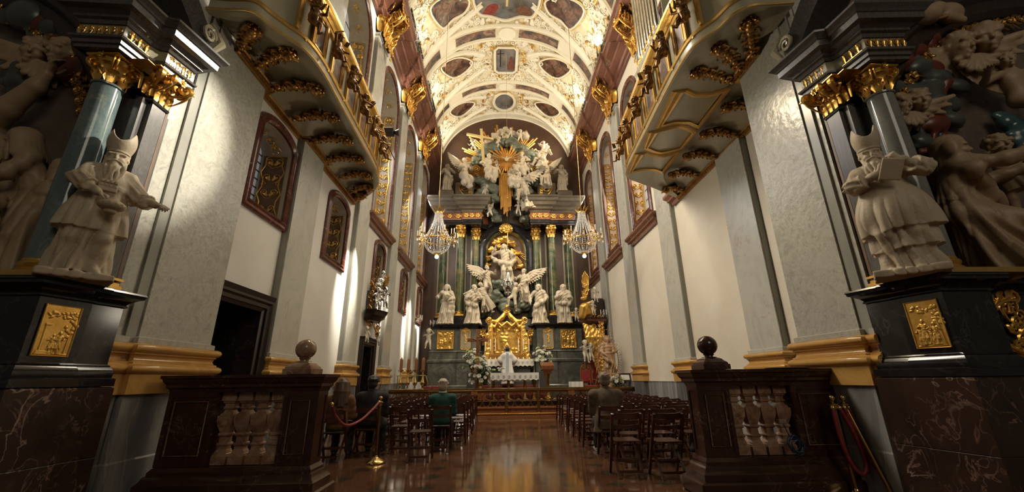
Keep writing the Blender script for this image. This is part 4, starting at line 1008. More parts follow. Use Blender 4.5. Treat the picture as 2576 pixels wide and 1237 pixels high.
    # gilded garlands of shells and scrolls under the soffit
    for k, (a, b) in enumerate(gar):
        A = Vector((a[0], a[1], z0 + .0)); B = Vector((b[0], b[1], z0 + .0)); d = B - A; L = d.length; d.normalize(); s = d.cross(Vector((0, 0, 1))); dn = Vector((0, 0, -1)); mb = MB()
        rn = random.Random(k*7 + (1 if nx > 0 else 50))
        sag = lambda t: .07*math.sin(PI*t)*1.0
        for i in range(9):
            t = (i + .3)/9; p = A + d*L*t + Vector((0, 0, sag(t) - .01)); w = .09 + .05*math.sin(PI*t) + (.03 if i in (4, 7) else 0)
            for q in (-1, 1): mb.leaf(p, s*q + d*.7, dn, w*1.05, w*.7, .6, 6, 3); mb.leaf(p + d*.02, s*q*.5 + d, dn, w*.9, w*.5, .7, 5, 2)
            if i % 2 == 0: mb.rosette(p + dn*.03, s, d, w*.72, 6)
            else:
                for q in (-1, 1): mb.scroll(p + dn*.05 + s*q*w*.45, s*q, d, w*.5, 2.0, .019, 1, rn.random(), None, 16, 5)
            mb.ball(p + dn*.05, (w*.4, w*.4, w*.4), 7, 5)
        mb.ball(A + d*L*.88 + dn*.10, (.07, .07, .08), 9, 6); mb.ball(A + d*L*.97 + dn*.11, (.05, .05, .05), 8, 5)
        for i in range(5):
            an = -1 + .5*i; mb.leaf(A + d*L*.9 + dn*.09, d*math.cos(an) + s*math.sin(an), dn, .15, .07, .4, 4, 1)
        mb.build('garland', GOLDD, root, 60)
    if soffit_panels:
        for P in soffit_panels:
            mb = MB(); mb.sweep([(0, 0), (0, .03), (.025, .04), (.05, .02), (.07, .03), (.09, 0)], [(x, y, z0 - .002) for x, y in P], (0, 0, -1), True); mb.build('soffit_frame', GOLDF, root, 30)
    # one gilded putto before each post: a thing of its own
    nm = ['nearest the photographer', 'second from the photographer', 'third from the photographer', 'fourth from the photographer', 'fifth from the photographer', 'farthest from the photographer']
    for k, s in enumerate(st[:6]):
        (x, y), (tx, ty) = at_len(O, s); on = Vector((ty*sdn, -tx*sdn, 0))
        mi = (k + (0 if nx > 0 else 1)) % 3
        while len(PUTTI) <= mi: PUTTI.append(None)
        if PUTTI[mi] is None:
            V, Q = putto_mesh(mi); o = np_obj('gilded_putto', V, Q, BRONZ); PUTTI[mi] = o
        else: o = PUTTI[mi].copy(); COL.objects.link(o)
        o.location = (x + on.x*.10, y + on.y*.10, z0 + .30); o.rotation_euler = (0, 0, math.atan2(on.y, on.x) + PI/2); o.scale = (.78,)*3
        tag(o, 'gilded seated putto on the %s balcony parapet, %s' % (sd, nm[k]), 'putto', 'gilded putti of the %s balcony' % sd)
    return root
LO = [(-4.08, 4.52), (-3.84, 4.54), (-3.5, 4.56), (-3.36, 4.78), (-3.22, 5.0), (-3.06, 5.25), (-2.99, 5.7), (-3.0, 6.5), (-3.02, 7.7), (-3.05, 8.9), (-3.12, 9.5), (-3.29, 9.98), (-3.65, 10.48), (-4.2, 11.0)]
LW = [(-4.08, 5.2), (-4.08, 6.1), (-4.25, 6.2), (-4.25, 7.7), (-4.10, 7.72), (-4.10, 8.7), (-4.25, 8.72), (-4.25, 11.0)]
LG = [((-3.98, 5.15), (-3.55, 4.75)), ((-3.98, 5.55), (-3.2, 5.2)), ((-4.0, 6.05), (-3.12, 6.05)), ((-4.05, 6.95), (-3.14, 6.85)), ((-4.05, 7.75), (-3.15, 7.65)), ((-4.05, 8.55), (-3.16, 8.45)), ((-4.05, 9.4), (-3.2, 9.25)), ((-4.05, 10.25), (-3.38, 9.9)), ((-4.05, 10.75), (-3.75, 10.4))]
balcony(1, LO, LW, 'olive and gold curved balcony with putti along the left wall', [5.22, 5.9, 6.7, 7.52, 8.35, 9.15], None, LG)
RO_ = [(4.15, 4.25), (3.88, 4.28), (3.59, 4.31), (3.42, 4.45), (3.32, 4.72), (3.15, 4.98), (3.09, 5.3), (3.1, 6.0), (3.16, 7.1), (3.22, 8.2), (3.27, 9.0), (3.40, 9.38), (3.8, 9.66), (4.35, 10.0), (5.25, 10.62)]
RW = [(4.18, 5.1), (4.18, 5.68), (4.6, 5.72), (5.28, 6.1), (5.28, 10.6)]
RG = [((4.12, 5.15), (3.62, 4.45)), ((4.1, 5.45), (3.4, 4.95)), ((4.12, 5.75), (3.3, 5.5)), ((5.15, 6.5), (4.3, 6.4)), ((5.15, 7.4), (4.32, 7.3)), ((5.15, 8.3), (4.34, 8.2)), ((5.15, 9.2), (4.36, 9.1)), ((5.15, 10.1), (4.55, 9.95))]
def rfr(y0, y1, k):
    a, b = 3.38, 4.12
    if k == 1: return [(a, y0 + .18), (a, y1 - .18), (a + .2, y1 - .06), (a + .37, y1), (b - .2, y1 - .06), (b, y1 - .18), (b, y0 + .18), (b - .2, y0 + .06), (a + .37, y0), (a + .2, y0 + .06), (a, y0 + .18)]
    return [(a, y0), (a, y1), (a + .22, y1 - .12), (b - .22, y1 - .12), (b, y1), (b, y0), (b - .22, y0 + .12), (a + .22, y0 + .12), (a, y0)]
balcony(-1, RO_, RW, 'olive and gold curved balcony with framed soffit along the right wall', [5.05, 5.75, 6.6, 7.5, 8.35, 9.1], [rfr(6.05, 7.05, 0), rfr(7.15, 8.1, 1), rfr(8.2, 9.0, 0)], RG)

# ------------------------------------------------------------------ organ on the right balcony
root = thing('organ_case', 'organ with grey metal pipes standing on the right balcony', 'organ', (4.8, 9.2, 6.52))
MB().box(4.45, 5.2, 8.45, 9.95, 6.52, 9.6, .03).build('case', OLIVE, root, 20)
MB().molding([(-.05, 9.6), (.02, 9.6), (.05, 9.7), (.15, 9.78), (.17, 9.86), (.2, 10.1), (.24, 10.16), (-.05, 10.2)], [(5.2, 8.45), (4.45, 8.45), (4.45, 9.95), (5.2, 9.95)], side=-1).build('case_cornice', OLIVE, root, 30)
mb = MB()
for i in range(6): ornstrip(mb, (4.22, 8.55 + .26*i, 10.18), (0, 1, 0), (0, 0, 1), .22, .3, 1, .02, False, i)
mb.build('carved_trim', GOLD, root, 60)
for i in range(8):
    y = 8.55 + .185*i; h = 2.3 + .5*abs(i - 3.5)/3.5
    MB().lathe([(.025, 10.2), (.075, 10.55), (.08, 10.6), (.08, 10.2 + h), (.075, 10.2 + h)], (4.36, y, 0), 14).build('pipe', SILV, root, 50)
MB().box(4.5, 5.2, 8.4, 8.46, 10.2, 13.0).build('side_panel', OLIVE, root, 0)
# black floodlight on the end of the left balcony
root = thing('floodlight', 'black floodlight on a bracket at the end of the left balcony', 'floodlight', (-3.0, 9.6, 7.6))
MB().box(-3.1, -2.82, 9.5, 9.72, 7.62, 7.8, .02).xf(Matrix.Identity(4)).build('housing', IRON, root, 20)
MB().lathe([(.05, 0), (.10, .12), (.10, .14), (.0, .14)], (-2.82, 9.62, 7.70), 12, axis='x').build('reflector', IRON, root, 40)
MB().tube([(-3.08, 9.45, 7.55), (-3.05, 9.5, 7.62), (-3.0, 9.6, 7.64)], .015, 5).tube([(-3.1, 9.3, 7.45), (-2.95, 9.7, 7.28), (-2.82, 9.9, 7.02)], .012, 5).build('bracket', IRON, root, 50)

# ------------------------------------------------------------------ crystal chandeliers
def chandelier(label, x, y, zb, ztop):
    root = thing('crystal_chandelier', label, 'chandelier', (x, y, zb), 'pair of crystal chandeliers')
    zr = zb + .70; R = .48
    MB().tube([(x, y, zb + 1.9), (x, y, ztop)], .011, 5).build('chain', BRASS, root, 60)
    mb = MB(); mb.lathe([(R-.012, -.016), (R+.012, -.016), (R+.018, 0), (R+.012, .016), (R-.012, .016), (R-.012, -.016)], (x, y, zr), 28, caps=False)
    mb.build('gilt_ring', GOLD, root, 50); mb = MB(); mb.lathe([(.12, 0), (.15, .02), (.15, .06), (.12, .08)], (x, y, zb + 1.72), 14)
    MB().lathe([(.02, .1), (.05, .14), (.12, .19), (.1, .22), (.02, .24)], (x, y, zb), 12).build('lower_cup', GOLD, root, 50)
    for i in range(10):
        a = 2*PI*i/10; d = Vector((math.cos(a), math.sin(a), 0)); mb.leaf(Vector((x, y, zb + 1.76)) + d*.12, (d*.5 + Vector((0, 0, 1))).normalized(), d, .22, .07, .5, 4, 1)
    mb.build('gilt_crown', GOLD, root, 50)
    for i in range(22):
        a = 2*PI*i/22; d = Vector((math.cos(a), math.sin(a), 0)); cr = MB(); P = []
        for k in range(20):
            t = k/19; P.append(Vector((x, y, lerp(zb + 1.72, zr + .03, t))) + d*lerp(.13, R, t**1.7))
        for k in range(1, 10):
            t = k/10; P.append(Vector((x, y, lerp(zr, zb + .2, math.sin(t*PI/2)))) + d*R*math.cos(t*PI/2*.92))
        cr.tube(P, .005, 4)
        for p in P: cr.ball(p, .021, 5, 3)
        cr.build('crystal_string', CRYST, root, 60)
    for i in range(18):
        a = 2*PI*i/18; d = Vector((math.cos(a), math.sin(a), 0)); e = Vector((x, y, zr + .10*(i % 2))) + d*(R + .24 - .06*(i % 2))
        am = MB(); am.tube([Vector((x, y, zr)) + d*R, Vector((x, y, zr - .09)) + d*(R + .08), Vector((x, y, zr - .07)) + d*(R + .2), e + Vector((0, 0, .03))], .012, 4)
        am.lathe([(.012, .02), (.045, .05), (.05, .06), (.012, .06)], e, 8)
        am.scroll(Vector((x, y, zr + .05)) + d*(R + .06), d, (0, 0, 1), .06, 1.3, .009, 1, 0, None, 9, 3)
        arm = am.build('arm', GOLD, root, 60)
        MB().lathe([(.017, .06), (.017, .27), (.006, .285)], e, 7).build('candle', CANDLE, arm, 40)
        dr = MB(); dr.lathe([(.004, -.02), (.022, -.07), (.03, -.1), (.02, -.13), (.003, -.14)], e, 6); dr.build('crystal_drop', CRYST, arm, 40)
    MB().ball((x, y, zb + .07), .072, 14, 10).build('globe_lamp', BULB, root, 60)
    return root
chandelier('crystal chandelier with lit globe hanging before the left gilded windows', -2.2, 14, 5.42, vxy(-2.2, 14).z)
chandelier('crystal chandelier with lit globe hanging before the right gilded windows', 3.12, 14, 5.44, vxy(3.12, 14).z)
# silver sanctuary lamp on its long cord
root = thing('sanctuary_lamp', 'silver hanging sanctuary lamp before the central altar relief', 'hanging lamp', (.42, 17, 4.75))
mb = MB(); mb.tube([(.42, 17, 5.75), (.42, 17, 17.7)], .008, 4)
for z in (7.7, 9.2, 11.5, 14): mb.ball((.42, 17, z), .03, 6, 4)
mb.build('cord', BRASS, root, 60)
MB().lathe([(.0, -.06), (.03, -.03), (.02, .0), (.07, .04), (.12, .06), (.09, .11), (.17, .18), (.225, .30), (.235, .38), (.2, .48), (.23, .53), (.17, .54), (.19, .4), (.0, .25)], (.42, 17, 4.72), 20).build('bowl', SILV, root, 50)
mb = MB()
for i in range(6):
    a = i*PI/3; d = Vector((math.cos(a), math.sin(a), 0)); mb.scroll(Vector((.42, 17, 5.1)) + d*.22, d, (0, 0, 1), .07, 1.5, .014, 1, 0, (-.02, .2), 12, 4)
    mb.tube([Vector((.42, 17, 5.18)) + d*.17, Vector((.42, 17, 5.5)) + d*.08, (.42, 17, 5.8)], .007, 4)
mb.lathe([(.03, 0), (.1, .03), (.07, .08), (.02, .14)], (.42, 17, 5.7), 12); mb.build('silver_arms', SILV, root, 60)
MB().ball((.42, 17, 5.06), .06, 8, 6).build('red_glass', VELV, root, 60)
# ------------------------------------------------------------------ high altar
def colcap(mb, c, r, h, n=8):
    """gilded corinthian capital of a round column"""
    c = Vector(c); mb.lathe([(r*.9, 0), (r*.92, h*.3), (r*1.05, h*.7), (r*1.25, h*.88), (r*.5, h*.9)], c, 14)
    for row, (z, hh) in enumerate(((.02, .42), (.24, .44))):
        for i in range(n):
            a = 2*PI*(i + .5*row)/n; d = Vector((math.cos(a), math.sin(a), 0)); mb.leaf(c + d*r*.92 + Vector((0, 0, z*h)), (0, 0, 1), d, hh*h, 2*PI*r/n*1.15, .5, 5, 2)
    for i in range(4):
        a = PI/4 + i*PI/2; d = Vector((math.cos(a), math.sin(a), 0)); s = Vector((-d.y, d.x, 0))
        for q in (-1, 1): mb.scroll(c + d*r*1.25 + s*q*r*.12 + Vector((0, 0, h*.74)), d, (0, 0, 1), h*.16, 1.8, h*.04, 1, 0, (-h*.22, -h*.36), 14, 4)
        b = Vector((math.cos(i*PI/2), math.sin(i*PI/2), 0)); mb.rosette(c + b*r*1.25 + Vector((0, 0, h*.9)), Vector((-b.y, b.x, 0)), (0, 0, 1), h*.12, 5)
    w = r*1.35; mb.box(c.x - w, c.x + w, c.y - w, c.y + w, c.z + h*.9, c.z + h, h*.03); return mb
def column_t(parent, x, y, z0, z1, r, mat, hcap=.7, hb=.28, n=26, goldm=None, axis_tilt=None):
    goldm = goldm or GOLD
    sh = MB().lathe([(r*1.06, z0 + hb), (r, z0 + hb + .05), (r*.995, lerp(z0, z1, .4)), (r*.86, z1 - hcap - .05), (r*.93, z1 - hcap - .04), (r*.93, z1 - hcap)], (x, y, 0), n).build('column', mat, parent, 50)
    mb = MB(); mb.box(x - r*1.35, x + r*1.35, y - r*1.35, y + r*1.35, z0, z0 + hb*.3, .01)
    mb.lathe([(r*1.3, hb*.3), (r*1.38, hb*.42), (r*1.3, hb*.54), (r*1.12, hb*.58), (r*1.08, hb*.68), (r*1.18, hb*.74), (r*1.24, hb*.84), (r*1.16, hb*.94), (r*1.05, hb)], (x, y, z0), n); mb.build('base', goldm, sh, 50)
    colcap(MB(), (x, y, z1 - hcap), r*.9, hcap).build('capital', goldm, sh, 60); return sh
def relief_panel(x0, x1, z0, z1, seed, res=46, amp=.05):
    """gilded relief plate facing -y: (vertices, faces) with figures, trees and a raised border"""
    rn = np.random.RandomState(seed); nx_, nz_ = res, int(res*(z1-z0)/(x1-x0)); X, Z = np.meshgrid(np.linspace(0, 1, nx_), np.linspace(0, 1, nz_)); H = np.zeros_like(X); asp = (z1-z0)/(x1-x0)
    for i in range(5):
        cx, cz, h = rn.uniform(.18, .82), rn.uniform(.15, .42), rn.uniform(.22, .34)
        H = np.maximum(H, .9*np.exp(-((X-cx)/.075)**2*1.1 - ((Z-cz-h*.4)/(h*.45))**4)); H = np.maximum(H, 1.1*np.exp(-((X-cx)/.042)**2 - ((Z-cz-h)/(.045/asp*1.2))**2))
        H += .35*np.exp(-((X-cx-rn.uniform(-.1, .1))/.1)**2 - ((Z-cz-h*.6)/.03)**2)
    for i in range(34):
        cx, cz = rn.uniform(0, 1), rn.choice([rn.uniform(.0, .14), rn.uniform(.72, 1)]); H = np.maximum(H, rn.uniform(.4, .8)*np.exp(-((X-cx)**2 + ((Z-cz)*asp)**2)/(.045**2)))
    for i in range(2):
        cx = rn.choice([.1, .9]); H = np.maximum(H, .7*np.exp(-((X-cx - .03*np.sin(9*Z))/.03)**2)*(Z < .75))
    H += .12*np.sin(26*X + 9*np.sin(13*Z))*np.exp(-((H-.5)/.35)**2)
    E = np.minimum.reduce([X, 1-X, Z*asp, (1-Z)*asp]); H = np.where(E < .045, .9, H)
    V = np.stack([x0 + (x1-x0)*X, -amp*H, z0 + (z1-z0)*Z], -1).reshape(-1, 3)
    F = [(j*nx_ + i, j*nx_ + i + 1, (j+1)*nx_ + i + 1, (j+1)*nx_ + i) for j in range(nz_-1) for i in range(nx_-1)]
    return V.tolist(), F
CX = .45
root = thing('high_altar', 'monumental dark marble high altar with green columns filling the chancel end', 'altar', (CX, 22, .5))
# lower storey: stepped plan
def plan(off, wing=3.92, mid=1.55, y0=22.6, yw=21.55, ym=21.95):
    """plan line from the left end to the right end of the retable, pushed out by off"""
    return [(CX - wing - off, y0), (CX - wing - off, yw - off), (CX - 2.45 + off, yw - off), (CX - 2.45 + off, yw - .12 - off), (CX - mid + off, yw - .12 - off), (CX - mid + off, ym - off), (CX - mid + .35 + off, ym + .3 - off)]
def both(parent, name, mat, prof, ang=25, **k):
    """the same moulded block left and right of the axis"""
    for q in (1, -1):
        P = [(CX + q*(x - CX), y) for x, y in plan(0, **k)]
        MB().molding(prof, P, side=1 if q > 0 else -1).build(name, mat, parent, ang)
ALT1 = M('grey_green_altar_marble', [(.3, (.055, .058, .052)), (.55, (.12, .125, .105)), (.75, (.22, .215, .17))], 1.2, 8, .2, vein=((.30, .29, .24), 1.1, .035, .35), dist=1.5)
both(root, 'plinth', ALT1, [(-1, .5), (.14, .5), (.14, 1.0), (.10, 1.05), (.10, 2.1), (.14, 2.14), (.16, 2.24), (.08, 2.3), (-1, 2.3)])
both(root, 'socle', ALT1, [(-1, 2.3), (.06, 2.3), (.06, 2.62), (.1, 2.66), (.02, 2.72), (-1, 2.72)])
both(root, 'pedestal_block', ALT1, [(-1, 2.72), (0, 2.72), (0, 3.82), (-1, 3.82)])
both(root, 'pedestal_cornice', BLK, [(-1, 3.82), (.03, 3.82), (.05, 3.9), (.12, 3.95), (.16, 4.0), (.16, 4.06), (-1, 4.08)])
MB().box(CX - 1.7, CX + 1.7, 22.1, 22.8, .5, 4.4).build('core', BLK, root, 0)
# back wall of the column storey
MB().box(CX - 4.1, CX + 4.1, 22.62, 22.88, 4.0, 11.3).build('back_panel', M('brown_marble_back', two((.06, .035, .02), (.105, .06, .036)), 2, 7, .3), root, 0)
for q, sd in ((-1, 'l'), (1, 'r')):
    for dx, y in ((2.57, 21.85), (1.74, 22.3), (3.6, 22.45)):
        x = CX + q*dx
        MB().box(x - .34, x + .34, y - .34, 22.7, 4.06, 4.5, .02).build('column_block', BLK, root, 20)
        column_t(root, x, y, 4.5, 9.65, .215, GREEN)
        # half pilaster in gold-edged grey behind every column
        MB().box(x - .3, x - .2, 22.5, 22.64, 4.5, 9.4).box(x + .2, x + .3, 22.5, 22.64, 4.5, 9.4).build('back_strip', OLIVE, root, 0)
# gilded relief panels and plaques on the pedestals
for i, (x0, x1, yy) in enumerate(((-3.16, -2.30, 21.54), (3.24, 4.06, 21.54))):
    v, f = relief_panel(x0, x1, 2.80, 3.74, 11 + i); mb = MB(); mb.add([(x, yy - .01 + y, z) for x, y, z in v], f); mb.sweep([(0, 0), (0, .03), (-.03, .04), (-.045, 0)], [(x0, yy - .005, 2.80), (x1, yy - .005, 2.80), (x1, yy - .005, 3.74), (x0, yy - .005, 3.74)], (0, -1, 0), True)
    mb.build('gilded_relief', GOLD, root, 50)
for i, x in enumerate((-1.68, 2.58)):
    y = 21.42; mb = MB(); P = octo(x, 3.28, .26, .5, .06); mb.prism(P, (0, y, 0), (1, 0, 0), (0, 0, 1), (0, -.02, 0)); mb.build('grey_plaque', OLIVE, root, 0)
    mb = MB(); mb.tube([(a, y - .02, b) for a, b in P], .018, 4, loop=True)
    for q in (-1, 1):
        mb.scroll((x + q*.1, y - .03, 3.62), (q, 0, 0), (0, 0, 1), .08, 1.5, .018, 1, 0, (0, -.2), 12, 4); mb.scroll((x + q*.08, y - .03, 2.86), (q, 0, 0), (0, 0, -1), .06, 1.4, .015, 1, 0, None, 10, 4)
    for k in range(5): mb.leaf((x, y - .03, 3.66), (math.sin(-1 + .5*k), 0, math.cos(-1 + .5*k)), (0, -1, 0), .2, .08, .3, 4, 2); mb.rosette((x + .03*(k % 2), y - .04, 3.5 - .09*k), (1, 0, 0), (0, 0, 1), .06, 5)
    mb.build('plaque_gilding', GOLD, root, 60)
for x in (CX - 1.25, CX + 1.25):
    mb = MB(); mb.rosette((x, 21.86, 3.6), (1, 0, 0), (0, 0, 1), .16, 7)
    for k in range(5): mb.leaf((x, 21.86, 3.0 + .1*k), (0, 0, 1), (0, -1, 0), .2, .12, .5, 4, 2)
    for k in range(3): mb.leaf((x, 21.85, 3.66), (math.sin(-.7 + .7*k), 0, math.cos(.7*k - .7)), (0, -1, 0), .25, .1, .3, 4, 2)
    mb.build('gilt_pendant', GOLD, root, 60)
# entablature, broken in the middle
EK = dict(mid=1.42, ym=22.1, yw=21.62)
both(root, 'architrave', BLK, [(-.6, 9.65), (.02, 9.65), (.02, 9.75), (.06, 9.78), (.06, 9.88), (.1, 9.92), (-.6, 9.94)], **EK)
both(root, 'frieze', M('orange_red_marble', two((.20, .06, .025), (.32, .115, .05)), 3, 6, .2), [(-.6, 9.94), (.03, 9.94), (.06, 10.15), (.03, 10.38), (-.6, 10.38)], **EK)
ENT = M('brown_grey_marble', [(.3, (.10, .082, .058)), (.6, (.18, .148, .105)), (.8, (.27, .225, .165))], 2, 7, .22, stretch=(.6, 1, 1))
both(root, 'cornice', ENT, [(-.6, 10.38), (.06, 10.38), (.1, 10.5), (.2, 10.54), (.24, 10.66), (.36, 10.74), (.42, 10.9), (.5, 10.96), (.54, 11.1), (.6, 11.14), (.6, 11.24), (-.6, 11.28)], **EK)
mb = MB()
for q in (-1, 1):
    for (xa, xb, y) in ((2.5, 3.9, 21.58), (1.45, 2.42, 21.46)):
        for k in range(3):
            x = CX + q*lerp(xa, xb, (k + .5)/3); mb.rosette((x, y, 10.16), (1, 0, 0), (0, 0, 1), .13, 6)
            for s in (-1, 1): mb.scroll((x + s*.2, y, 10.16), (s, 0, 0), (0, 0, 1), .1, 1.5, .022, 1, 0, (-.1, -.12), 12, 4)
mb.build('frieze_ornament', GOLD, root, 60)
# attic with volutes
for q in (-1, 1):
    x0, x1 = sorted((CX + q*3.05, CX + q*3.95)); MB().box(x0, x1, 21.7, 22.7, 11.26, 11.85, .02).box(x0 + .06, x1 - .06, 21.74, 22.7, 11.85, 11.92).build('attic_block', ENT, root, 20)
    mb = MB(); P = [Vector((CX + q*(2.75 - .14*i), 22.2, 11.3 + 2.0*math.sin(i*.13)*1.0)) for i in range(9)]
    mb.box(*sorted((CX + q*1.9, CX + q*3.0)), 21.9, 22.6, 11.26, 12.5, .05); mb.tube(P, .28, 10); mb.build('attic_volute', ENT, root, 50)
    mb = MB()
    for s, (a, b) in enumerate(((2.45, 12.1), (1.75, 13.35))):
        mb.scroll((CX + q*a, 21.85, b), (q, 0, 0), (0, 0, 1), .3 - .06*s, 1.8, .06, 1, .6, (-.1, -.6), 18, 5)
    for k in range(7): mb.leaf((CX + q*2.1, 21.8, 11.5 + .14*k), (0, 0, 1), (0, -1, 0), .22, .18, .5, 4, 2)
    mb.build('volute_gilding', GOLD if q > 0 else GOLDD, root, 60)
# arched frame of the central relief
def arch_line(hw, zb, zs, rise, n=20): return [(CX - hw, zb)] + [(CX - hw*.82*math.cos(PI*i/n) if False else CX - hw*math.cos(PI*i/n), zs + rise*math.sin(PI*i/n)) for i in range(n + 1)] + [(CX + hw, zb)]
A = arch_line(1.28, 4.5, 8.35, 1.35)
MB().sweep([(-.06, 0), (-.06, .3), (.06, .38), (.18, .34), (.3, .3), (.42, .2), (.42, 0)], [(x, 22.62, z) for x, z in A][::-1], (0, -1, 0)).build('outer_arch', BLK, root, 35)
MB().sweep([(-.2, 0), (-.2, .2), (-.13, .24), (-.06, .2), (-.06, 0)], [(x, 22.62, z) for x, z in A][::-1], (0, -1, 0)).build('green_arch', GREEN, root, 35)
MB().sweep([(-.26, 0), (-.26, .18), (-.22, .24), (-.19, .18), (-.19, 0)], [(x, 22.62, z) for x, z in A][::-1], (0, -1, 0)).build('gilt_arch', GOLD, root, 35)
mb = MB(); mb.prism(arch_line(1.1, 4.5, 8.35, 1.2), (0, 22.60, 0), (1, 0, 0), (0, 0, 1), (0, -.03, 0)); mb.build('relief_ground', M('warm_brown_ground', two((.10, .052, .024), (.17, .092, .045)), 2, 6, .4), root, 0)
mb = MB()
for i in range(9):
    an = -1.2 + .3*i; mb.leaf((CX, 22.2, 9.55), (math.sin(an), 0, math.cos(an)), (0, -1, 0), .42, .2, .3, 5, 2)
mb.rosette((CX, 22.15, 9.55), (1, 0, 0), (0, 0, 1), .2, 7)
for q in (-1, 1): mb.scroll((CX + q*.25, 22.2, 9.5), (q, 0, 0), (0, 0, 1), .13, 1.7, .035, 1, 0, None, 14, 5); MB().lathe([(.09, 0), (.14, .1), (.09, .25), (.14, .45), (.08, .5)], (CX + q*1.42, 22.2, 6.45), 10).build('gilt_urn', GOLD, root, 50)
mb.build('crowning_shell', GOLD, root, 60)

# ------------------------------------------------------------------ altar sculpture
def clouds(name, label, pts, mat, vox=.03, group=None, k=.08, cat='cloud'):
    S = SD(); rn = random.Random(len(pts)*7 + int(vox*1000))
    for (x, y, z, r) in pts:
        S.ell((x, y, z), (r*1.1, r*.8, r*.75), None, k)
        for i in range(6):
            a, e = rn.uniform(PI, 2*PI), rn.uniform(-1.1, 1.1); q = r*rn.uniform(.3, .5); S.ell((x + r*.95*math.cos(e)*math.cos(a), y + r*.7*math.cos(e)*math.sin(a), z + r*.7*math.sin(e)), (q*1.2, q*.9, q*.8), (0, rn.uniform(-.6, .6), 0), .03)
    V, Q = S.mesh(vox); return tag(np_obj(name, V, Q, mat), label, cat, group)
def statue(S, vox, h, loc, rz=0, mat=STATW, name='statue', label=None, cat='statue', group=None, rx=0, ry=0):
    V, Q = S.mesh(vox); o = np_obj(name, V*h, Q, mat); o.location = loc; o.rotation_euler = (rx, ry, rz); o.data.update()
    return tag(o, label, cat, group)
VX_ = .007
# four apostles on the pedestals
AP = [
  (dict(hl=(-.2, -.1, .66), hr=(.12, -.17, .6), fl=(-.07, 0, .03), fr=(.08, -.05, .03), yaw=-.3, sh=.15), dict(hair='veil', beard=0, seed=11, cloak=[([(-.1, -.05, .8), (.02, -.12, .66), (.13, -.1, .52), (.1, -.08, .4)], .05), ([(.12, .03, .8), (.16, 0, .6), (.15, .02, .3), (.13, .05, .08)], .055)]), 'veiled white statue with a book on the leftmost altar pedestal', (-2.75, 21.5, 4.07)),
  (dict(hl=(-.06, -.2, .64), hr=(.13, -.2, .62), fl=(-.06, -.06, .03), fr=(.08, .03, .03), yaw=.75, sh=.35, neck=(.02, -.03, .83)), dict(hair='short', beard=.07, seed=12, cloak=[([(-.12, .03, .8), (-.17, -.02, .62), (-.12, -.08, .5), (.08, -.12, .44)], .06), ([(-.13, .05, .7), (-.12, .05, .4), (-.1, .03, .1)], .06)]), 'bearded white statue reading a book left of the tabernacle', (-1.32, 21.5, 4.07)),
  (dict(hl=(-.24, -.06, .55), hr=(.14, -.16, .58), fl=(-.12, -.05, .03), fr=(.1, 0, .03), yaw=-.5, sh=-.2, neck=(-.02, -.02, .84)), dict(hair='long', beard=.03, seed=13, cloak=[([(.12, .0, .8), (.16, -.05, .62), (.05, -.13, .52), (-.1, -.1, .42), (-.14, -.04, .2)], .055)]), 'white statue with flowing robe right of the tabernacle', (2.2, 21.5, 4.07)),
  (dict(hl=(-.1, -.18, .68), hr=(.1, -.18, .62), fl=(-.07, -.02, .03), fr=(.08, -.03, .03), yaw=-.2, pitch=.2, sh=0), dict(hair='long', beard=.08, seed=14, cloak=[([(.14, .0, .79), (.17, -.04, .6), (.1, -.12, .48), (-.1, -.13, .5)], .055), ([(-.14, .03, .78), (-.17, 0, .5), (-.13, .02, .2)], .05)]), 'long haired white statue with folded arms on the rightmost altar pedestal', (3.5, 21.5, 4.07))]
for J, K, lb, loc in AP:
    S = fig(J, hem=((0, .0, .0), (.185, .15)), folds=7, amp=.2, sleeves=1.2, **K)
    S.box((0, 0, .008), (.17, .15, .012), None, .004, .004)
    if 'book' in lb: S.box((.04 if K['seed'] == 11 else .12, -.22, .66), (.07, .012, .05), (.5, 0, .3), .004, .004)
    statue(S, VX_, 2.08, loc, 0, STATW, 'saint_statue', lb, 'statue', 'saints on the altar pedestals')
# side statues on the attic
for i, (x, lb, J) in enumerate(((-3.05, 'pale statue on the left end of the altar attic', dict(hl=(-.12, -.16, .66), hr=(.13, -.14, .74), yaw=.4)), (3.85, 'pale statue holding a scroll on the right end of the altar attic', dict(hl=(-.22, -.14, .72), hr=(.15, -.12, .55), yaw=-.5)))):
    S = fig(J, seed=21 + i, hair='long', beard=.05*i, folds=9, amp=.13, hem=((0, 0, 0), (.16, .13)), cloak=[([(-.12, 0, .8), (0, -.12, .62), (.14, -.08, .5), (.14, 0, .3)], .05)])
    statue(S, .008, 1.85, (x, 22.05, 11.92), 0, STATW, 'saint_statue', lb, 'statue', 'statues on the altar attic')
# central group: a robed figure rising among angels
S = fig(dict(hl=(-.26, -.12, .86), hr=(.2, -.16, .68), hip=(0, 0, .52), neck=(-.04, -.03, .84), yaw=-.3, pitch=-.35, fl=(-.02, -.1, .05), fr=(.1, .02, .12)), seed=31, hair='long', folds=11, amp=.15, hem=((.06, .02, -.02), (.15, .12)),
        cloak=[([(.12, .02, .8), (.2, .02, .6), (.1, -.1, .46), (-.12, -.1, .5), (-.26, -.04, .58), (-.36, .02, .7)], [.05, .06, .06, .06, .05, .03])])
statue(S, VX_, 2.3, (.42, 22.1, 6.35), 0, STATW, 'rising_figure', 'robed white figure rising with spread arms inside the golden arch', 'statue')
def angel(J, loc, h, lb, seed, rz=0, wd=None, nme='angel_statue', grp=None, hem=None, mat=STATW, vox=.0085, bare=False, ry=0, rx=0, norobe=False, **k):
    S = fig(J, seed=seed, hair='curly', robe=not (bare or norobe), drape=norobe, bare=bare, wings=wd, hem=hem, folds=7, amp=.2, **k)
    return statue(S, vox, h, loc, rz, mat, nme, lb, 'statue', grp, rx, ry)
G1 = 'angels of the central altar relief'
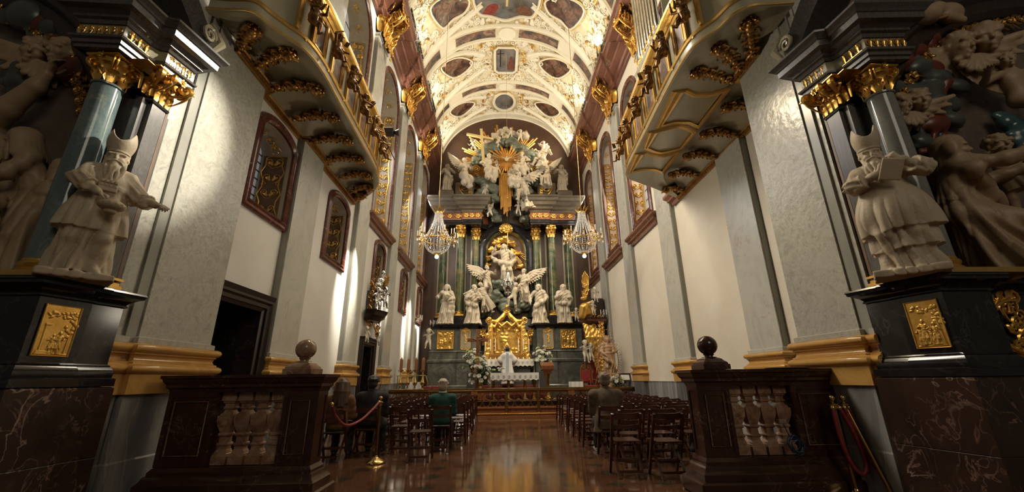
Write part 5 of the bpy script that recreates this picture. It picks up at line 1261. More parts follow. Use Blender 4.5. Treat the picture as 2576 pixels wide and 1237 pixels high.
W1 = lambda q: [((q, .2, .05), (.1, .1, 1), .62)]
angel(dict(hl=(-.1, -.22, .72), hr=(.24, -.12, .8), hip=(0, 0, .5), yaw=.4, pitch=-.3), (-.62, 21.95, 5.6), 1.75, 'white angel with one spread wing at the left of the golden arch', 41, .3, W1(-1), grp=G1, hem=((.08, .1, .12), (.13, .11)))
angel(dict(hl=(-.24, -.14, .70), hr=(.1, -.2, .6), yaw=-.5), (1.42, 21.95, 5.25), 1.9, 'white angel with one spread wing at the right of the golden arch', 42, -.2, W1(1), grp=G1, hem=((.0, .1, .08), (.15, .12)), cloak=[([(-.1, -.1, .5), (-.2, -.1, .4), (-.26, -.05, .2)], .05)])
angel(dict(hl=(-.24, -.1, .80), hr=(.2, -.18, .86), yaw=.5, pitch=-.2, fl=(-.2, .1, .1), fr=(.1, .05, .0)), (-.45, 21.8, 4.7), 1.7, 'white angel leaning out below the central relief, left side', 43, .4, [((-1, .2, -.35), (.1, .1, 1), .6)], grp=G1, hem=((.1, .1, .1), (.16, .13)), ry=-.35)
angel(dict(hl=(-.1, -.2, .8), hr=(.2, -.2, .76), fl=(-.05, -.2, .16), fr=(.16, .1, .06), yaw=-.2), (.66, 21.8, 4.75), 1.6, 'bare seated angel above the tabernacle canopy', 44, -.3, None, grp=G1, bare=True, ry=.2)
clouds('cloud_bank', 'green grey stucco cloud under the angels of the central relief', [(-.6, 22.3, 5.3, .4), (-.2, 22.2, 5.6, .45), (.3, 22.2, 6.3, .5), (.9, 22.25, 5.9, .45), (1.35, 22.3, 5.2, .45), (.5, 22.3, 5.1, .5), (-.1, 22.3, 6.3, .38), (1.0, 22.3, 5.0, .4), (-.7, 22.35, 4.8, .3), (.8, 22.35, 6.6, .3)], CLOUDA)
clouds('gilded_cloud', 'gilded cloud and cherub heads at the top of the central arch', [(-.35, 22.35, 8.4, .22), (-.1, 22.35, 8.8, .25), (.35, 22.35, 9.0, .3), (.8, 22.35, 8.75, .24), (1.1, 22.4, 8.2, .2), (-.5, 22.4, 7.9, .18), (1.25, 22.4, 7.4, .18), (.1, 22.3, 8.55, .16), (-.62, 22.45, 7.5, .15)], GOLD, .04)
mb = MB()
for i in range(9):
    a = -.3 - .14*i; mb.bar((.75, 22.42, 8.5), (.75 + 1.0*math.cos(a)*(.8 + .1*(i % 3)), 22.38, 8.5 + 1.3*math.sin(a)), .035, .03)
tag(mb.build('gilded_rays', GOLD, ang=0), 'small gilded ray bundle inside the central arch, right of the robed figure', 'rays')
# the great gilded glory
root = thing('gilded_glory', 'large gilded sunburst above the altar with a falling beam of rays', 'sunburst', (.45, 22.3, 13.9))
mb = MB(); rn = random.Random(3)
def ray(mb, c, a, r0, r1, w0, w1, y): 
    d = Vector((math.cos(a), 0, math.sin(a))); s = Vector((-d.z, 0, d.x)); c = Vector(c)
    for k, (o, l) in enumerate(((-1, .86), (0, 1), (1, .92))):
        p, q = c + d*r0 + s*o*w0*.7, c + d*lerp(r0, r1, l) + s*o*w1*.75; n = Vector((0, -1, 0))
        mb.rings([[p - s*w0*.35, p + n*w0*.35, p + s*w0*.35], [q - s*w1*.38, q + n*w1*.3, q + s*w1*.38]], True)
for i in range(40):
    a = 2*PI*i/40 + rn.uniform(-.03, .03); long_ = (2.5, 3.05, 2.7, 3.2)[i % 4]*rn.uniform(.94, 1.0)
    if -2.2 < (a if a < PI else a - 2*PI) < -.95: continue
    ray(mb, (.45, 22.45 - .02*(i % 3), 13.75), a, .3, long_, .05, .17, 0)
mb.build('outer_rays', RAYM, root, 0)
mb = MB()
for i in range(30):
    a = 2*PI*i/30; ray(mb, (.5, 21.5, 13.7), a, .08, ((1.35, .95, 1.15)[i % 3])*(.72 + .38*abs(math.cos(a))), .02, .05, 0)
mb.build('inner_rays', RAYM, root, 0)
mb = MB()
for i in range(11):
    x = .16 + .058*i; zt, zl = 12.9, 10.05 + .55*abs(i - 5)/5 + .18*(i % 3)
    mb.box(x - .028, x + .026, 21.55 - .05*(i % 2), 21.66, zl, zt)
for i in range(13):
    x = .08 + .062*i; mb.box(x - .026, x + .026, 21.62 - .05*(i % 2), 21.72, 11.45 + .1*(i % 3), 12.95)
mb.build('falling_rays', RAYM, root, 0)
S = SD(); S.ell((.5, 21.35, 13.72), (.1, .06, .13), None, .03); S.ell((.5, 21.3, 13.86), (.05, .05, .05), None, .03)
for q in (-1, 1): S.cap((.5, 21.36, 13.75), (.5 + q*.32, 21.38, 13.92), .06, .02, .03, flat=((0, 1, 0), .5))
V, Q = S.mesh(.02); np_obj('dove', V, Q, STATW, root)
root = thing('large_cross', 'tall yellowish wooden cross leaning beside the sunburst', 'cross', (-.87, 21.4, 13.5))
MB().bar((-1.03, 21.35, 15.8), (-.86, 21.35, 13.45), .17, .12, (0, 1, 0)).build('upright', CROSSM, root, 0)
MB().bar((-1.9, 21.33, 15.42), (-.28, 21.33, 15.06), .12, .17, (0, 1, 0)).build('crossbeam', CROSSM, root, 0)
clouds('cloud_bank', 'green and white stucco clouds behind the sunburst figures', [(-.9, 22.2, 14.6, .38), (-.4, 22.2, 15.0, .42), (.1, 22.25, 15.4, .4), (.75, 22.25, 15.45, .42), (1.3, 22.2, 15.0, .45), (1.9, 22.2, 14.5, .42), (2.3, 22.2, 14.0, .35), (-1.3, 22.25, 14.1, .35), (-.2, 22.2, 14.3, .3), (1.2, 22.2, 14.3, .35), (1.8, 22.2, 13.6, .3)], CLOUDA)
clouds('cloud_puffs', 'pale stucco clouds and balls along the top of the sunburst', [(-.15, 22.0, 15.75, .26), (.2, 22.0, 16.0, .25), (.75, 22.0, 16.0, .24), (1.15, 22.05, 15.85, .2), (1.65, 22.0, 15.75, .3), (-.6, 22.05, 15.4, .24), (.45, 21.95, 16.25, .17), (.45, 21.95, 15.7, .2)], STATW)
clouds('cloud_bank', 'dark green clouds falling under the sunlit figure on the left', [(-1.0, 22, 12.6, .35), (-.6, 22, 12.2, .42), (-.15, 22, 12.0, .4), (-.9, 22, 11.8, .35), (-.2, 22, 11.4, .35), (-.45, 22.0, 10.6, .35), (-.1, 22.1, 10.2, .3)], CLOUDA)
clouds('cloud_bank', 'dark green clouds under the angels on the right of the ray beam', [(1.1, 22, 12.4, .38), (1.6, 22, 12.9, .42), (2.1, 22, 12.6, .4), (1.2, 22, 11.6, .36), (1.7, 22, 11.9, .4), (1.2, 22.1, 10.6, .3), (1.55, 22.1, 10.2, .3), (2.4, 22, 13.1, .3)], CLOUDA)
G2 = 'figures around the sunburst'
seat = dict(hip=(0, 0, .46), fl=(-.1, -.22, .08), fr=(.1, -.16, .04))
def up(J, loc, h, lb, seed, rz=0, **k):
    if k.get('hem', 0) is None: k.pop('hem'); k.update(norobe=True)
    return angel({**seat, **J}, (loc[0], loc[1], loc[2] - .12*h), h*1.28, lb, seed, rz, grp=G2, nme='heavenly_figure', **k)
HM = None
CL1 = [([(-.1, 0, .8), (-.17, -.06, .6), (-.04, -.18, .46), (.14, -.18, .42), (.2, -.1, .25)], .055)]
up(dict(hl=(-.22, -.1, .62), hr=(.17, -.2, .66), yaw=-.2), (-.55, 21.55, 12.35), 1.6, 'sunlit white seated figure left of the dove', 51, .3, hem=HM, cloak=CL1, beard=.05)
up(dict(hl=(-.2, -.16, .64), hr=(.2, -.1, .6), yaw=.2), (1.45, 21.6, 12.7), 1.45, 'sunlit white seated figure right of the dove', 52, -.4, hem=HM, cloak=CL1, beard=.09)
up(dict(hl=(-.26, -.14, .66), hr=(.2, -.1, .8), yaw=-.3), (2.3, 21.6, 13.3), 1.3, 'sunlit reclining figure at the upper right of the sunburst', 53, -.5, hem=((.2, -.1, .1), (.18, .15)), ry=.5, cloak=CL1)
up(dict(hl=(-.14, -.2, .6), hr=(.14, -.2, .64), yaw=.5, pitch=.2), (-2.0, 21.6, 12.0), 1.65, 'white kneeling angel with raised wings on the left volute', 54, .5, wd=[((-1, .3, .5), (.2, .1, 1), .5), ((1, .4, .6), (0, .1, 1), .35)], hem=HM)
up(dict(hl=(-.2, -.12, .74), hr=(.22, -.16, .66), yaw=-.5), (2.9, 21.6, 12.1), 1.45, 'white angel stretching an arm on the right volute', 55, -.5, wd=[((1, .3, .4), (.1, .1, 1), .45)], hem=((.0, -.1, .05), (.15, .13)))
up(dict(hl=(-.16, -.2, .56), hr=(.2, -.16, .8), yaw=.6, neck=(-.06, -.12, .76)), (1.5, 21.45, 11.0), 1.7, 'large white angel bending over the cornice right of the beam', 56, -.3, wd=[((1, .3, .3), (.1, .1, 1), .6)], hem=((.12, -.05, -.12), (.15, .13)))
up(dict(hl=(-.1, -.22, .7), hr=(.1, -.22, .66), yaw=.2), (.98, 21.5, 11.85), 1.4, 'white robed figure close to the right of the ray beam', 57, -.2, hem=HM, cloak=CL1)
PK = [(.1, 21.4, 12.75, .7, 'bare putto at the left foot of the inner sunburst'), (2.75, 21.6, 14.2, .8, 'bare putto on the right rim of the sunburst'), (-.95, 21.6, 11.35, .85, 'bare putto above the left cornice beside the beam'), (-.35, 21.5, 10.05, .85, 'bare putto hanging below the left cornice'), (1.15, 21.5, 10.15, .8, 'bare putto hanging below the right cornice'), (1.0, 21.45, 11.2, .7, 'bare putto at the right edge of the beam'), (-1.35, 21.5, 14.35, .85, 'bare putto holding the foot of the cross'), (1.35, 21.6, 15.0, .8, 'bare putto on the upper right cloud'), (-.15, 21.6, 14.75, .7, 'bare putto on the upper left cloud'), (2.0, 21.5, 12.9, .7, 'bare putto between the right hand figures'), (.75, 21.5, 15.3, .6, 'small putto at the crown of the sunburst'), (.15, 21.6, 15.35, .6, 'small putto left of the crown of the sunburst')]
for i, (x, y, z, h, lb) in enumerate(PK):
    h *= 1.25; angel(dict(hip=(0, 0, .42), neck=(.02, -.03, .7), hl=(-.2 + .06*(i % 3), -.18, .62 + .12*(i % 2)), hr=(.2, -.12, .7 - .1*(i % 3)), fl=(-.12, -.16, .1), fr=(.12, -.05 - .06*(i % 2), .04), yaw=.4*(i % 3 - 1)), (x, y, z), h, lb, 60 + i, .6*(i % 3 - 1), nme='putto', grp='putti around the sunburst', bare=True, kid=True, vox=.022, wd=[((-1, .4, .5), (.2, .1, 1), .35), ((1, .4, .5), (-.2, .1, 1), .35)] if i % 2 else None, ry=.35*(i % 3 - 1))

# ------------------------------------------------------------------ tabernacle
root = thing('tabernacle', 'tall gilded tabernacle with draped canopy behind the priest', 'tabernacle', (CX, 20.9, 2.2))
tx = .43
MB().box(tx - .95, tx + .95, 20.6, 21.5, 1.05, 2.5, .03).build('base', GOLDD, root, 20)
mb = MB(); mb.prism([(-.72, 2.5), (-.72, 3.9), (-.55, 4.1), (.55, 4.1), (.72, 3.9), (.72, 2.5)], (tx, 21.0, 0), (1, 0, 0), (0, 0, 1), (0, .3, 0)); v, f = relief_panel(tx - .62, tx + .62, 2.55, 3.98, 5, 40, .045); mb.add([(a, 20.98 + b, c) for a, b, c in v], f); mb.build('relief_back', GOLD, root, 40)
S = SD(); rn = random.Random(9)
for q in (-1, 1):
    # heavy curtain bunched at the sides and gathered into the crown
    S.path([(tx, 20.85, 4.62), (tx + q*.22, 20.85, 4.3), (tx + q*.5, 20.82, 4.08), (tx + q*.85, 20.8, 4.12)], [.10, .13, .12, .1], .05)
    S.path([(tx + q*.86, 20.8, 4.1), (tx + q*.82, 20.78, 3.7), (tx + q*.78, 20.78, 3.2), (tx + q*.95, 20.75, 2.7), (tx + q*1.02, 20.72, 2.35)], [.11, .13, .12, .15, .17], .05, fold=(30, .02))
    S.path([(tx + q*.45, 20.74, 4.08), (tx + q*.62, 20.72, 3.8), (tx + q*.82, 20.76, 3.98)], .07, .04); S.path([(tx, 20.75, 4.05), (tx + q*.25, 20.72, 3.85), (tx + q*.5, 20.74, 4.06)], .06, .04)
    S.ell((tx + q*.88, 20.75, 4.2), (.13, .12, .13), None, .03); S.ell((tx + q*1.0, 20.78, 3.05), (.15, .14, .2), None, .04); S.ell((tx + q*.98, 20.74, 3.4), (.12, .12, .12), None, .03)
    for k in range(10): S.cap((tx + q*(.72 + .04*k), 20.66, 3.9 - .06*k), (tx + q*(.7 + .045*k), 20.64, 2.4), .02, .03, .015)
S.ell((tx, 20.85, 4.62), (.17, .15, .14), None, .03); S.ell((tx, 20.85, 4.85), (.09, .09, .08), None, .02); S.cap((tx, 20.85, 4.9), (tx, 20.85, 5.02), .03, .01, .01)
V, Q = S.mesh(.022); np_obj('draped_canopy', V, Q, GOLD, root)
mb = MB()
for i in range(9): an = -1.1 + .275*i; mb.leaf((tx, 20.72, 4.55), (math.sin(an), 0, math.cos(an)), (0, -1, 0), .22, .09, .35, 4, 2)
for q in (-1, 1):
    for z, r in ((4.12, .13), (3.3, .12), (2.9, .1)): mb.scroll((tx + q*.92, 20.62, z), (q, 0, 0), (0, 0, 1), r, 1.8, .03, 1, 0, (-.1, -.2), 14, 5)
    for k in range(6): mb.rosette((tx + q*.6, 20.85, 2.7 + .2*k), (1, 0, 0), (0, 0, 1), .07, 5)
mb.lathe([(.06, 0), (.2, .02), (.22, .08), (.14, .12), (.12, .5), (.2, .55), (.18, .6), (.05, .78), (.02, .82)], (tx, 20.7, 2.25), 16); mb.build('gilt_ornament', GOLD, root, 60)
MB().box(tx - .16, tx + .16, 20.42, 20.55, 2.25, 2.72, .02).lathe([(.18, 2.72), (.2, 2.76), (.12, 2.84), (.03, 2.92)], (tx, 20.5, 0), 12).build('silver_door', SILV, root, 40)
for i, x in enumerate((-.62, -.38, -.14, .98, 1.22, 1.5)):
    r = thing('altar_candlestick', 'gilt candlestick with tall candle on the high altar, %s' % ['leftmost', 'second from left', 'third from left', 'third from right', 'second from right', 'rightmost'][i], 'candlestick', (x, 20.35, 2.22), 'candlesticks on the high altar')
    MB().lathe([(.06, 0), (.07, .02), (.03, .06), (.02, .1), (.035, .16), (.015, .22), (.015, .32), (.05, .36), (.05, .38)], (x, 20.35, 2.22), 10).build('stick', BRASS, r, 50)
    MB().lathe([(.02, .38), (.02, .95), (.006, .97)], (x, 20.35, 2.22), 8).build('candle', CANDLE, r, 50)
# ------------------------------------------------------------------ sanctuary furniture
STEP = thing('carpeted_steps', 'red carpeted steps rising to the high altar', 'steps', (.5, 19, .5))
for i in range(3): MB().box(-1.15 - .0*i, 2.15, 18.95 + .3*i, 21.6, .5 + .18*i, .68 + .18*i, .015).build('step', CARPET, STEP, 20)
def lace(mb, x0, x1, y, zt, drop, n, nrm=(0, -1, 0), axis='x'):
    """hanging lace border with scallops"""
    m = n*8; top = []; bot = []
    for i in range(m + 1):
        t = i/m; z = zt - drop + .045*abs(math.cos(PI*t*n))*1.0 - .045; w = .012*math.sin(t*n*2*PI)
        p = (lerp(x0, x1, t), y + w) if axis == 'x' else (y + w, lerp(x0, x1, t)); top.append((*p, zt)); bot.append((*p, z))
    mid = [(a[0], a[1], lerp(a[2], b[2], .5)) for a, b in zip(top, bot)]
    mb.rings([top, mid, bot], caps=False, closed=False); return mb
def lace_dots(mb, x0, x1, y, z, n):
    for i in range(n): 
        x = lerp(x0, x1, (i + .5)/n); mb.tube([(x + .05*math.cos(a*PI/5), y, z + .05*math.sin(a*PI/5)) for a in range(10)], .007, 3, loop=True); mb.ball((x, y, z), .018, 5, 3)
GREYL = M('grey_lace_thread', two((.30, .28, .25), (.42, .40, .36)), 20, 3, .8)  # grey thread of the ring pattern in the lace
t = thing('altar_table', 'low front altar table on gilded legs before the carpeted steps', 'altar table', (.66, 18, .5))
MB().box(-.30, 1.64, 17.6, 18.35, 1.44, 1.54, .01).build('table_top', WOODR, t, 20)
for x in (.42, 1.1, -.2, 1.52):
    MB().lathe([(.09, .5), (.1, .56), (.06, .62), (.055, 1.3), (.09, 1.38), (.1, 1.44)], (x, 17.8 if x in (.42, 1.1) else 18.2, 0), 14).build('leg', BRASSD, t, 50)
mb = MB(); mb.box(-.33, 1.67, 17.57, 18.38, 1.542, 1.556); lace(mb, -.33, 1.67, 17.565, 1.552, .26, 9); lace(mb, 17.57, 18.38, -.335, 1.552, .85, 4, axis='y'); lace(mb, 17.57, 18.38, 1.675, 1.552, .85, 4, axis='y')
c = mb.build('altar_cloth', CLOTH, ang=50); tag(c, 'white lace altar cloth on the front altar table', 'altar cloth')
mb = MB(); lace_dots(mb, -.33, 1.67, 17.55, 1.40, 9); mb.build('lace_pattern', GREYL, c, 60)
t = thing('stone_altar', 'dark stone altar block behind the priest', 'altar block', (.52, 20.2, 1.04))
MB().molding([(-.2, 1.04), (.05, 1.04), (.05, 1.2), (0, 1.26), (0, 2.0), (.05, 2.06), (.08, 2.18), (-.2, 2.19)], [(-.45, 20.6), (-.45, 20.0), (1.5, 20.0), (1.5, 20.6)], side=1).build('block', GRY, t, 30)
MB().box(-.45, 1.5, 20.1, 20.65, 1.04, 2.18).build('core', GRY, t, 0)
mb = MB(); mb.box(-.64, 1.68, 19.86, 20.62, 2.195, 2.21); lace(mb, -.64, 1.68, 19.855, 2.205, .3, 11); lace(mb, 19.86, 20.62, 1.685, 2.205, .62, 4, axis='y'); lace(mb, 19.86, 20.62, -.645, 2.205, .5, 4, axis='y')
c = mb.build('altar_cloth', CLOTH, ang=50); tag(c, 'white lace cloth on the high altar block behind the priest', 'altar cloth')
mb = MB(); lace_dots(mb, -.64, 1.68, 19.84, 2.05, 11); mb.build('lace_pattern', GREYL, c, 60)
t = thing('processional_cross', 'plain brown wooden cross standing among the flowers', 'cross', (-.9, 18.25, .5))
MB().box(-.97, -.83, 18.2, 18.3, .55, 3.42, .01).build('upright', WOODR, t, 20); MB().box(-1.35, -.44, 18.19, 18.31, 2.88, 3.02, .01).build('crossbeam', WOODR, t, 20); MB().box(-1.15, -.65, 18.0, 18.5, .5, .6, .02).build('base', WOODR, t, 20)
mb = MB(); mb.tube([(-.9, 18.17, 3.1), (-.9, 18.16, 2.75), (-.89, 18.17, 2.45)], [.03, .045, .025], 6); mb.tube([(-1.15, 18.18, 3.03), (-.9, 18.16, 2.93), (-.65, 18.18, 3.03)], .018, 5); mb.ball((-.9, 18.15, 3.08), .045, 7, 5); mb.build('corpus', WOODR, t, 60)
t = thing('lectern', 'reddish wooden lectern on a gilded column right of the front altar', 'lectern', (2.08, 18, .5))
MB().lathe([(.2, 0), (.2, .05), (.12, .1), (.09, .16), (.075, .8), (.1, .86), (.13, .95), (.15, 1.0)], (2.08, 18, .5), 16).build('column', BRASSD, t, 50)
mb = MB(); mb.rings([[(2.08 - w, 18 - w*.8, z), (2.08 + w, 18 - w*.8, z), (2.08 + w, 18 + w*.8, z + k), (2.08 - w, 18 + w*.8, z + k)] for w, z, k in ((.14, 1.5, 0), (.19, 1.62, .03), (.24, 1.68, .08), (.27, 1.78, .14), (.27, 1.83, .16))]); mb.build('desk', WOODR, t, 20)

# flowers ----------------------------------------------------------
BLOS = None
def flowers(label, c, nb, R, h, seed, vase=True, spray=None):
    global BLOS
    rn = random.Random(seed); c = Vector(c)
    t = thing('flower_arrangement', label, 'flowers', c, 'flower arrangements at the altar')
    if vase: MB().lathe([(.10, 0), (.12, .03), (.06, .1), (.14, .25), (.17, .34), (.15, .35), (.12, .3)], c, 14).build('vase', BRASSD, t, 50)
    b = c + Vector((0, 0, .33 if vase else 0)); mb = MB(); P = []
    for i in range(60):
        a = rn.uniform(0, 2*PI); e = rn.uniform(-.35, 1.3); d = Vector((math.cos(e)*math.cos(a), math.cos(e)*math.sin(a)*.7, math.sin(e))); L = rn.uniform(.5, 1.1)
        p = b + Vector((d.x*R, d.y*R, d.z*h*.8))*rn.uniform(.2, .6); mb.leaf(p, d + Vector((0, 0, .2)), Vector((d.x, d.y, -.5)), R*L*.75, .05 + .04*rn.random(), .5, 5, 1)
    mb.build('foliage', LEAFM, t, 60)
    if BLOS is None:
        m_ = MB()
        for k in range(7): a = 2*PI*k/7; m_.leaf((0, 0, 0), (math.cos(a), math.sin(a), .7), (math.cos(a)*.3, math.sin(a)*.3, 1), .075, .06, -.2, 4, 1)
        for k in range(5): a = 2*PI*k/5 + .3; m_.leaf((0, 0, .01), (math.cos(a)*.5, math.sin(a)*.5, 1), (math.cos(a), math.sin(a), 0), .06, .05, .2, 4, 1)
        BLOS = [m_.build('blossom', FLOW, None, 60, False), None]
        me2 = BLOS[0].data.copy(); me2.materials[0] = FLOWG; BLOS[1] = me2; first = BLOS[0]; first.parent = t
    else: first = None
    for i in range(nb):
        a = rn.uniform(PI, 2*PI); e = rn.uniform(-.2, 1.25); d = Vector((math.cos(e)*math.cos(a), math.cos(e)*math.sin(a)*.8, math.sin(e)))
        p = b + Vector((d.x*R, d.y*R, d.z*h))*rn.uniform(.72, 1.0) + Vector((0, -.05, .05))
        if i == 0 and first is not None: o = first
        else:
            o = bpy.data.objects.new('blossom', BLOS[1] if i % 4 == 3 else BLOS[0].data); COL.objects.link(o); o.parent = t
        o.location = p - c; o.rotation_euler = Vector((d.x, d.y - .4, d.z + .2)).to_track_quat('Z', 'Y').to_euler(); s = rn.uniform(1.2, 1.9); o.scale = (s, s, s)
    return t
flowers('white and green flowers in front of the cross, left of the front altar', (-.76, 17.75, .95), 30, .42, .95, 1)
flowers('white rose arrangement left of the high altar block', (-1.2, 19.6, 1.6), 26, .42, .72, 2)
flowers('white rose arrangement right of the high altar block', (2.05, 19.6, 1.65), 26, .44, .75, 3)
MB().box(-1.0, -.5, 17.5, 18.0, .5, .95, .02).build('flower_stand', WOODR, None, 20)
tag(bpy.data.objects['flower_stand'], 'small wooden stand carrying the flowers before the cross', 'stand')
for x, nme in ((-1.2, 'left'), (2.05, 'right')):
    o = MB().box(x - .22, x + .22, 19.4, 19.82, .68 if x > 0 else .68, 1.6 if x < 0 else 1.65, .03).build('flower_pedestal', GRY, None, 20); tag(o, 'stone pedestal under the flowers %s of the high altar' % nme, 'pedestal')
t = thing('flower_spray', 'low spray of pale flowers lying on the left end of the front altar', 'flowers', (-.05, 17.9, 1.56), 'flower arrangements at the altar')
mb = MB(); rn = random.Random(8)
for i in range(22): a = rn.uniform(-.4, .4); mb.leaf((-.25, 17.85, 1.58 + .03*rn.random()), (math.cos(a), math.sin(a)*.5, rn.uniform(0, .5)), (0, 0, 1), rn.uniform(.2, .45), .05, -.3, 4, 1)
mb.build('foliage', LEAFM, t, 60)
for i in range(9):
    o = bpy.data.objects.new('blossom', BLOS[i % 2] if i % 2 else BLOS[0].data); COL.objects.link(o); o.parent = t; o.location = (rn.uniform(-.2, .3), rn.uniform(-.2, 0), .06 + .1*rn.random()); o.rotation_euler = (.7, 0, rn.random())

# tall candles on brass baluster candlesticks left of the altar
for i in range(4):
    x = -3.98 + .30*i; t = thing('tall_candlestick', 'tall brown candle on a brass candlestick, %s of four' % ['first from the left', 'second from the left', 'third from the left', 'rightmost'][i], 'candlestick', (x, 17.5, .5), 'tall brown candles')
    MB().lathe([(.11, 0), (.12, .03), (.05, .07), (.03, .2), (.05, .4), (.035, .5), (.03, .58), (.07, .62), (.10, .70), (.06, .8), (.03, .9), (.035, .98), (.025, 1.1), (.12, 1.19), (.12, 1.21), (.02, 1.21)], (x, 17.5, .5), 14).build('stick', BRASS, t, 50)
    mb = MB(); mb.lathe([(.065, 1.21), (.065, 1.62), (.01, 1.7)], (x, 17.5, .5), 8); mb.build('candle', CANDLEB, t, 30)
t = thing('brass_barrier', 'brass tube barrier behind the tall brown candles', 'barrier', (-3.6, 17.7, .5))
MB().tube([(-4.2, 17.75, 1.49), (-3.02, 17.75, 1.49)], .022, 8).build('rail', BRASS, t, 50)
for x in (-4.15, -3.08): MB().tube([(x, 17.75, .5), (x, 17.75, 1.49)], .02, 8).build('post', BRASS, t, 50)
MB().tube([(-2.96, 17.7, .5), (-2.98, 17.7, .9), (-2.9, 17.7, 1.2), (-3.0, 17.75, 1.49)], .018, 6).build('curved_support', BRASS, t, 50)
t = thing('side_table', 'small table under a white cloth behind the tall candles', 'table', (-3.62, 18.6, .5)); MB().box(-3.9, -3.3, 18.4, 18.9, 1.18, 1.22).build('table_top', WOOD, t, 0)
for x in (-3.85, -3.35):
    for y in (18.45, 18.85): MB().box(x - .03, x + .03, y - .03, y + .03, .5, 1.18).build('leg', WOOD, t, 0)
mb = MB(); mb.box(-3.93, -3.27, 18.37, 18.93, 1.222, 1.234); lace(mb, -3.93, -3.27, 18.365, 1.23, .34, 3); o = mb.build('table_cloth', CLOTH, None, 50); tag(o, 'white cloth hanging over the small table behind the candles', 'table cloth')
VEL = M('red_velvet', two((.20, .015, .015), (.32, .03, .025)), 10, 4, .7)
for i, (x, y) in enumerate(((-3.0, 18.3), (-2.62, 18.4))):
    t = thing('velvet_stool', 'red velvet stool %s' % ['beside the white clothed table', 'nearest the dark altar base on the left'][i], 'stool', (x, y, .5), 'red velvet stools')
    MB().box(x - .17, x + .17, y - .17, y + .17, .92, 1.06, .03).build('seat', VEL, t, 30)
    for a in (-.14, .14):
        for b in (-.14, .14): MB().box(x + a - .02, x + a + .02, y + b - .02, y + b + .02, .5, .92).build('leg', WOOD, t, 0)
# right side: little table, throne, carved figure, notice
t = thing('side_table', 'small dark table with a white cloth left of the red throne', 'table', (3.35, 18.5, .5)); MB().box(3.12, 3.62, 18.3, 18.75, 1.12, 1.16).build('table_top', WOOD, t, 0)
for x in (3.17, 3.57):
    for y in (18.35, 18.7): MB().box(x - .025, x + .025, y - .025, y + .025, .5, 1.12).build('leg', WOOD, t, 0)
mb = MB(); mb.box(3.1, 3.64, 18.28, 18.77, 1.162, 1.174); lace(mb, 3.1, 3.64, 18.275, 1.17, .22, 3); lace(mb, 18.28, 18.77, 3.095, 1.17, .3, 2, axis='y'); o = mb.build('table_cloth', CLOTH, None, 50); tag(o, 'white cloth on the small dark table on the right', 'table cloth')
for i, (x, y, h) in enumerate(((3.95, 18.7, 1.25), (4.35, 19.0, 1.75))):
    t = thing('throne_chair', ['carved dark armchair with red velvet beside the white clothed table', 'tall carved dark throne with red velvet under the gilt canopy'][i], 'throne', (x, y, .5))
    MB().box(x - .3, x + .3, y - .28, y + .25, .9, 1.02, .03).build('seat', VEL, t, 30)
    mb = MB()
    for q in (-1, 1):
        mb.tube([(x + q*.28, y + .26, .5), (x + q*.28, y + .28, 1.1), (x + q*.25, y + .3, .5 + h)], [.035, .03, .025], 6); mb.tube([(x + q*.28, y - .25, .5), (x + q*.26, y - .27, .8), (x + q*.29, y - .24, 1.2)], .03, 6); mb.tube([(x + q*.29, y - .28, 1.22), (x + q*.3, y, 1.25), (x + q*.27, y + .27, 1.22)], .028, 6); mb.scroll((x + q*.29, y - .3, 1.18), (0, -1, 0), (0, 0, 1), .06, 1.3, .016, 1, 0, None, 9, 4)
        mb.scroll((x + q*.12, y + .28, .52 + h), (q, 0, 0), (0, 0, 1), .1, 1.5, .025, 1, 0, (.0, -.15), 12, 4); mb.leaf((x + q*.05, y + .28, .5 + h), (q*.3, 0, 1), (0, -1, 0), .25, .12, .3, 5, 2)
    mb.box(x - .25, x + .25, y + .3, y + .33, 1.1, .48 + h); mb.build('carved_frame', WOODR, t, 50)
    MB().box(x - .19, x + .19, y + .26, y + .3, 1.15, .4 + h, .02).build('back_cushion', VEL, t, 30)
S = fig(dict(hl=(-.12, -.13, .56), hr=(.1, -.16, .62), yaw=-.1), seed=71, hair='long', folds=11, amp=.14, hem=((0, 0, 0), (.15, .12)), cloak=[([(-.12, .02, .8), (-.16, -.02, .55), (-.05, -.13, .42), (.1, -.1, .3)], .05)])
S.ell((.1, -.14, .74), (.035, .035, .04), None, .01); S.cap((.1, -.13, .7), (.1, -.14, .6), .035, .045, .02)
for k in range(10): S.cap((.052*math.cos(k*PI/5), .01 + .052*math.sin(k*PI/5), .985), (.066*math.cos(k*PI/5), .01 + .066*math.sin(k*PI/5), 1.03), .014, .011, .008)
S.ell((0, .01, 1.0), (.055, .055, .02), None, .008)
BROWNW = M('carved_limewood', two((.36, .21, .11), (.50, .32, .18)), 5, 6, .45, bump=.1)
t = thing('carved_madonna', 'carved brown wooden crowned figure with child before a spiky aureole', 'statue', (4.62, 17.5, .5))
MB().lathe([(.3, 0), (.32, .1), (.26, .2), (.24, .62), (.3, .7), (.3, .8)], (4.62, 17.5, .5), 8).build('base', BROWNW, t, 30)
V, Q = S.mesh(.012); o = np_obj('figure', V*1.68, Q, BROWNW); o.parent = t; o.location = (0, 0, .8)
mb = MB()
for i in range(46):
    a = -1.1 + (PI + 2.2)*i/45; d = Vector((math.cos(a), 0, math.sin(a)*1.75)); c = Vector((4.64, 17.66, 2.05)); mb.bar(c + d*.42, c + d*(.52 + .05*(i % 2)), .022, .02, (0, 1, 0))
mb.tube([Vector((4.64, 17.66, 2.05)) + Vector((math.cos(-1.1 + (PI + 2.2)*i/30), 0, 1.75*math.sin(-1.1 + (PI + 2.2)*i/30)))*.43 for i in range(31)], .02, 5); mb.build('aureole', BROWNW, t, 20)
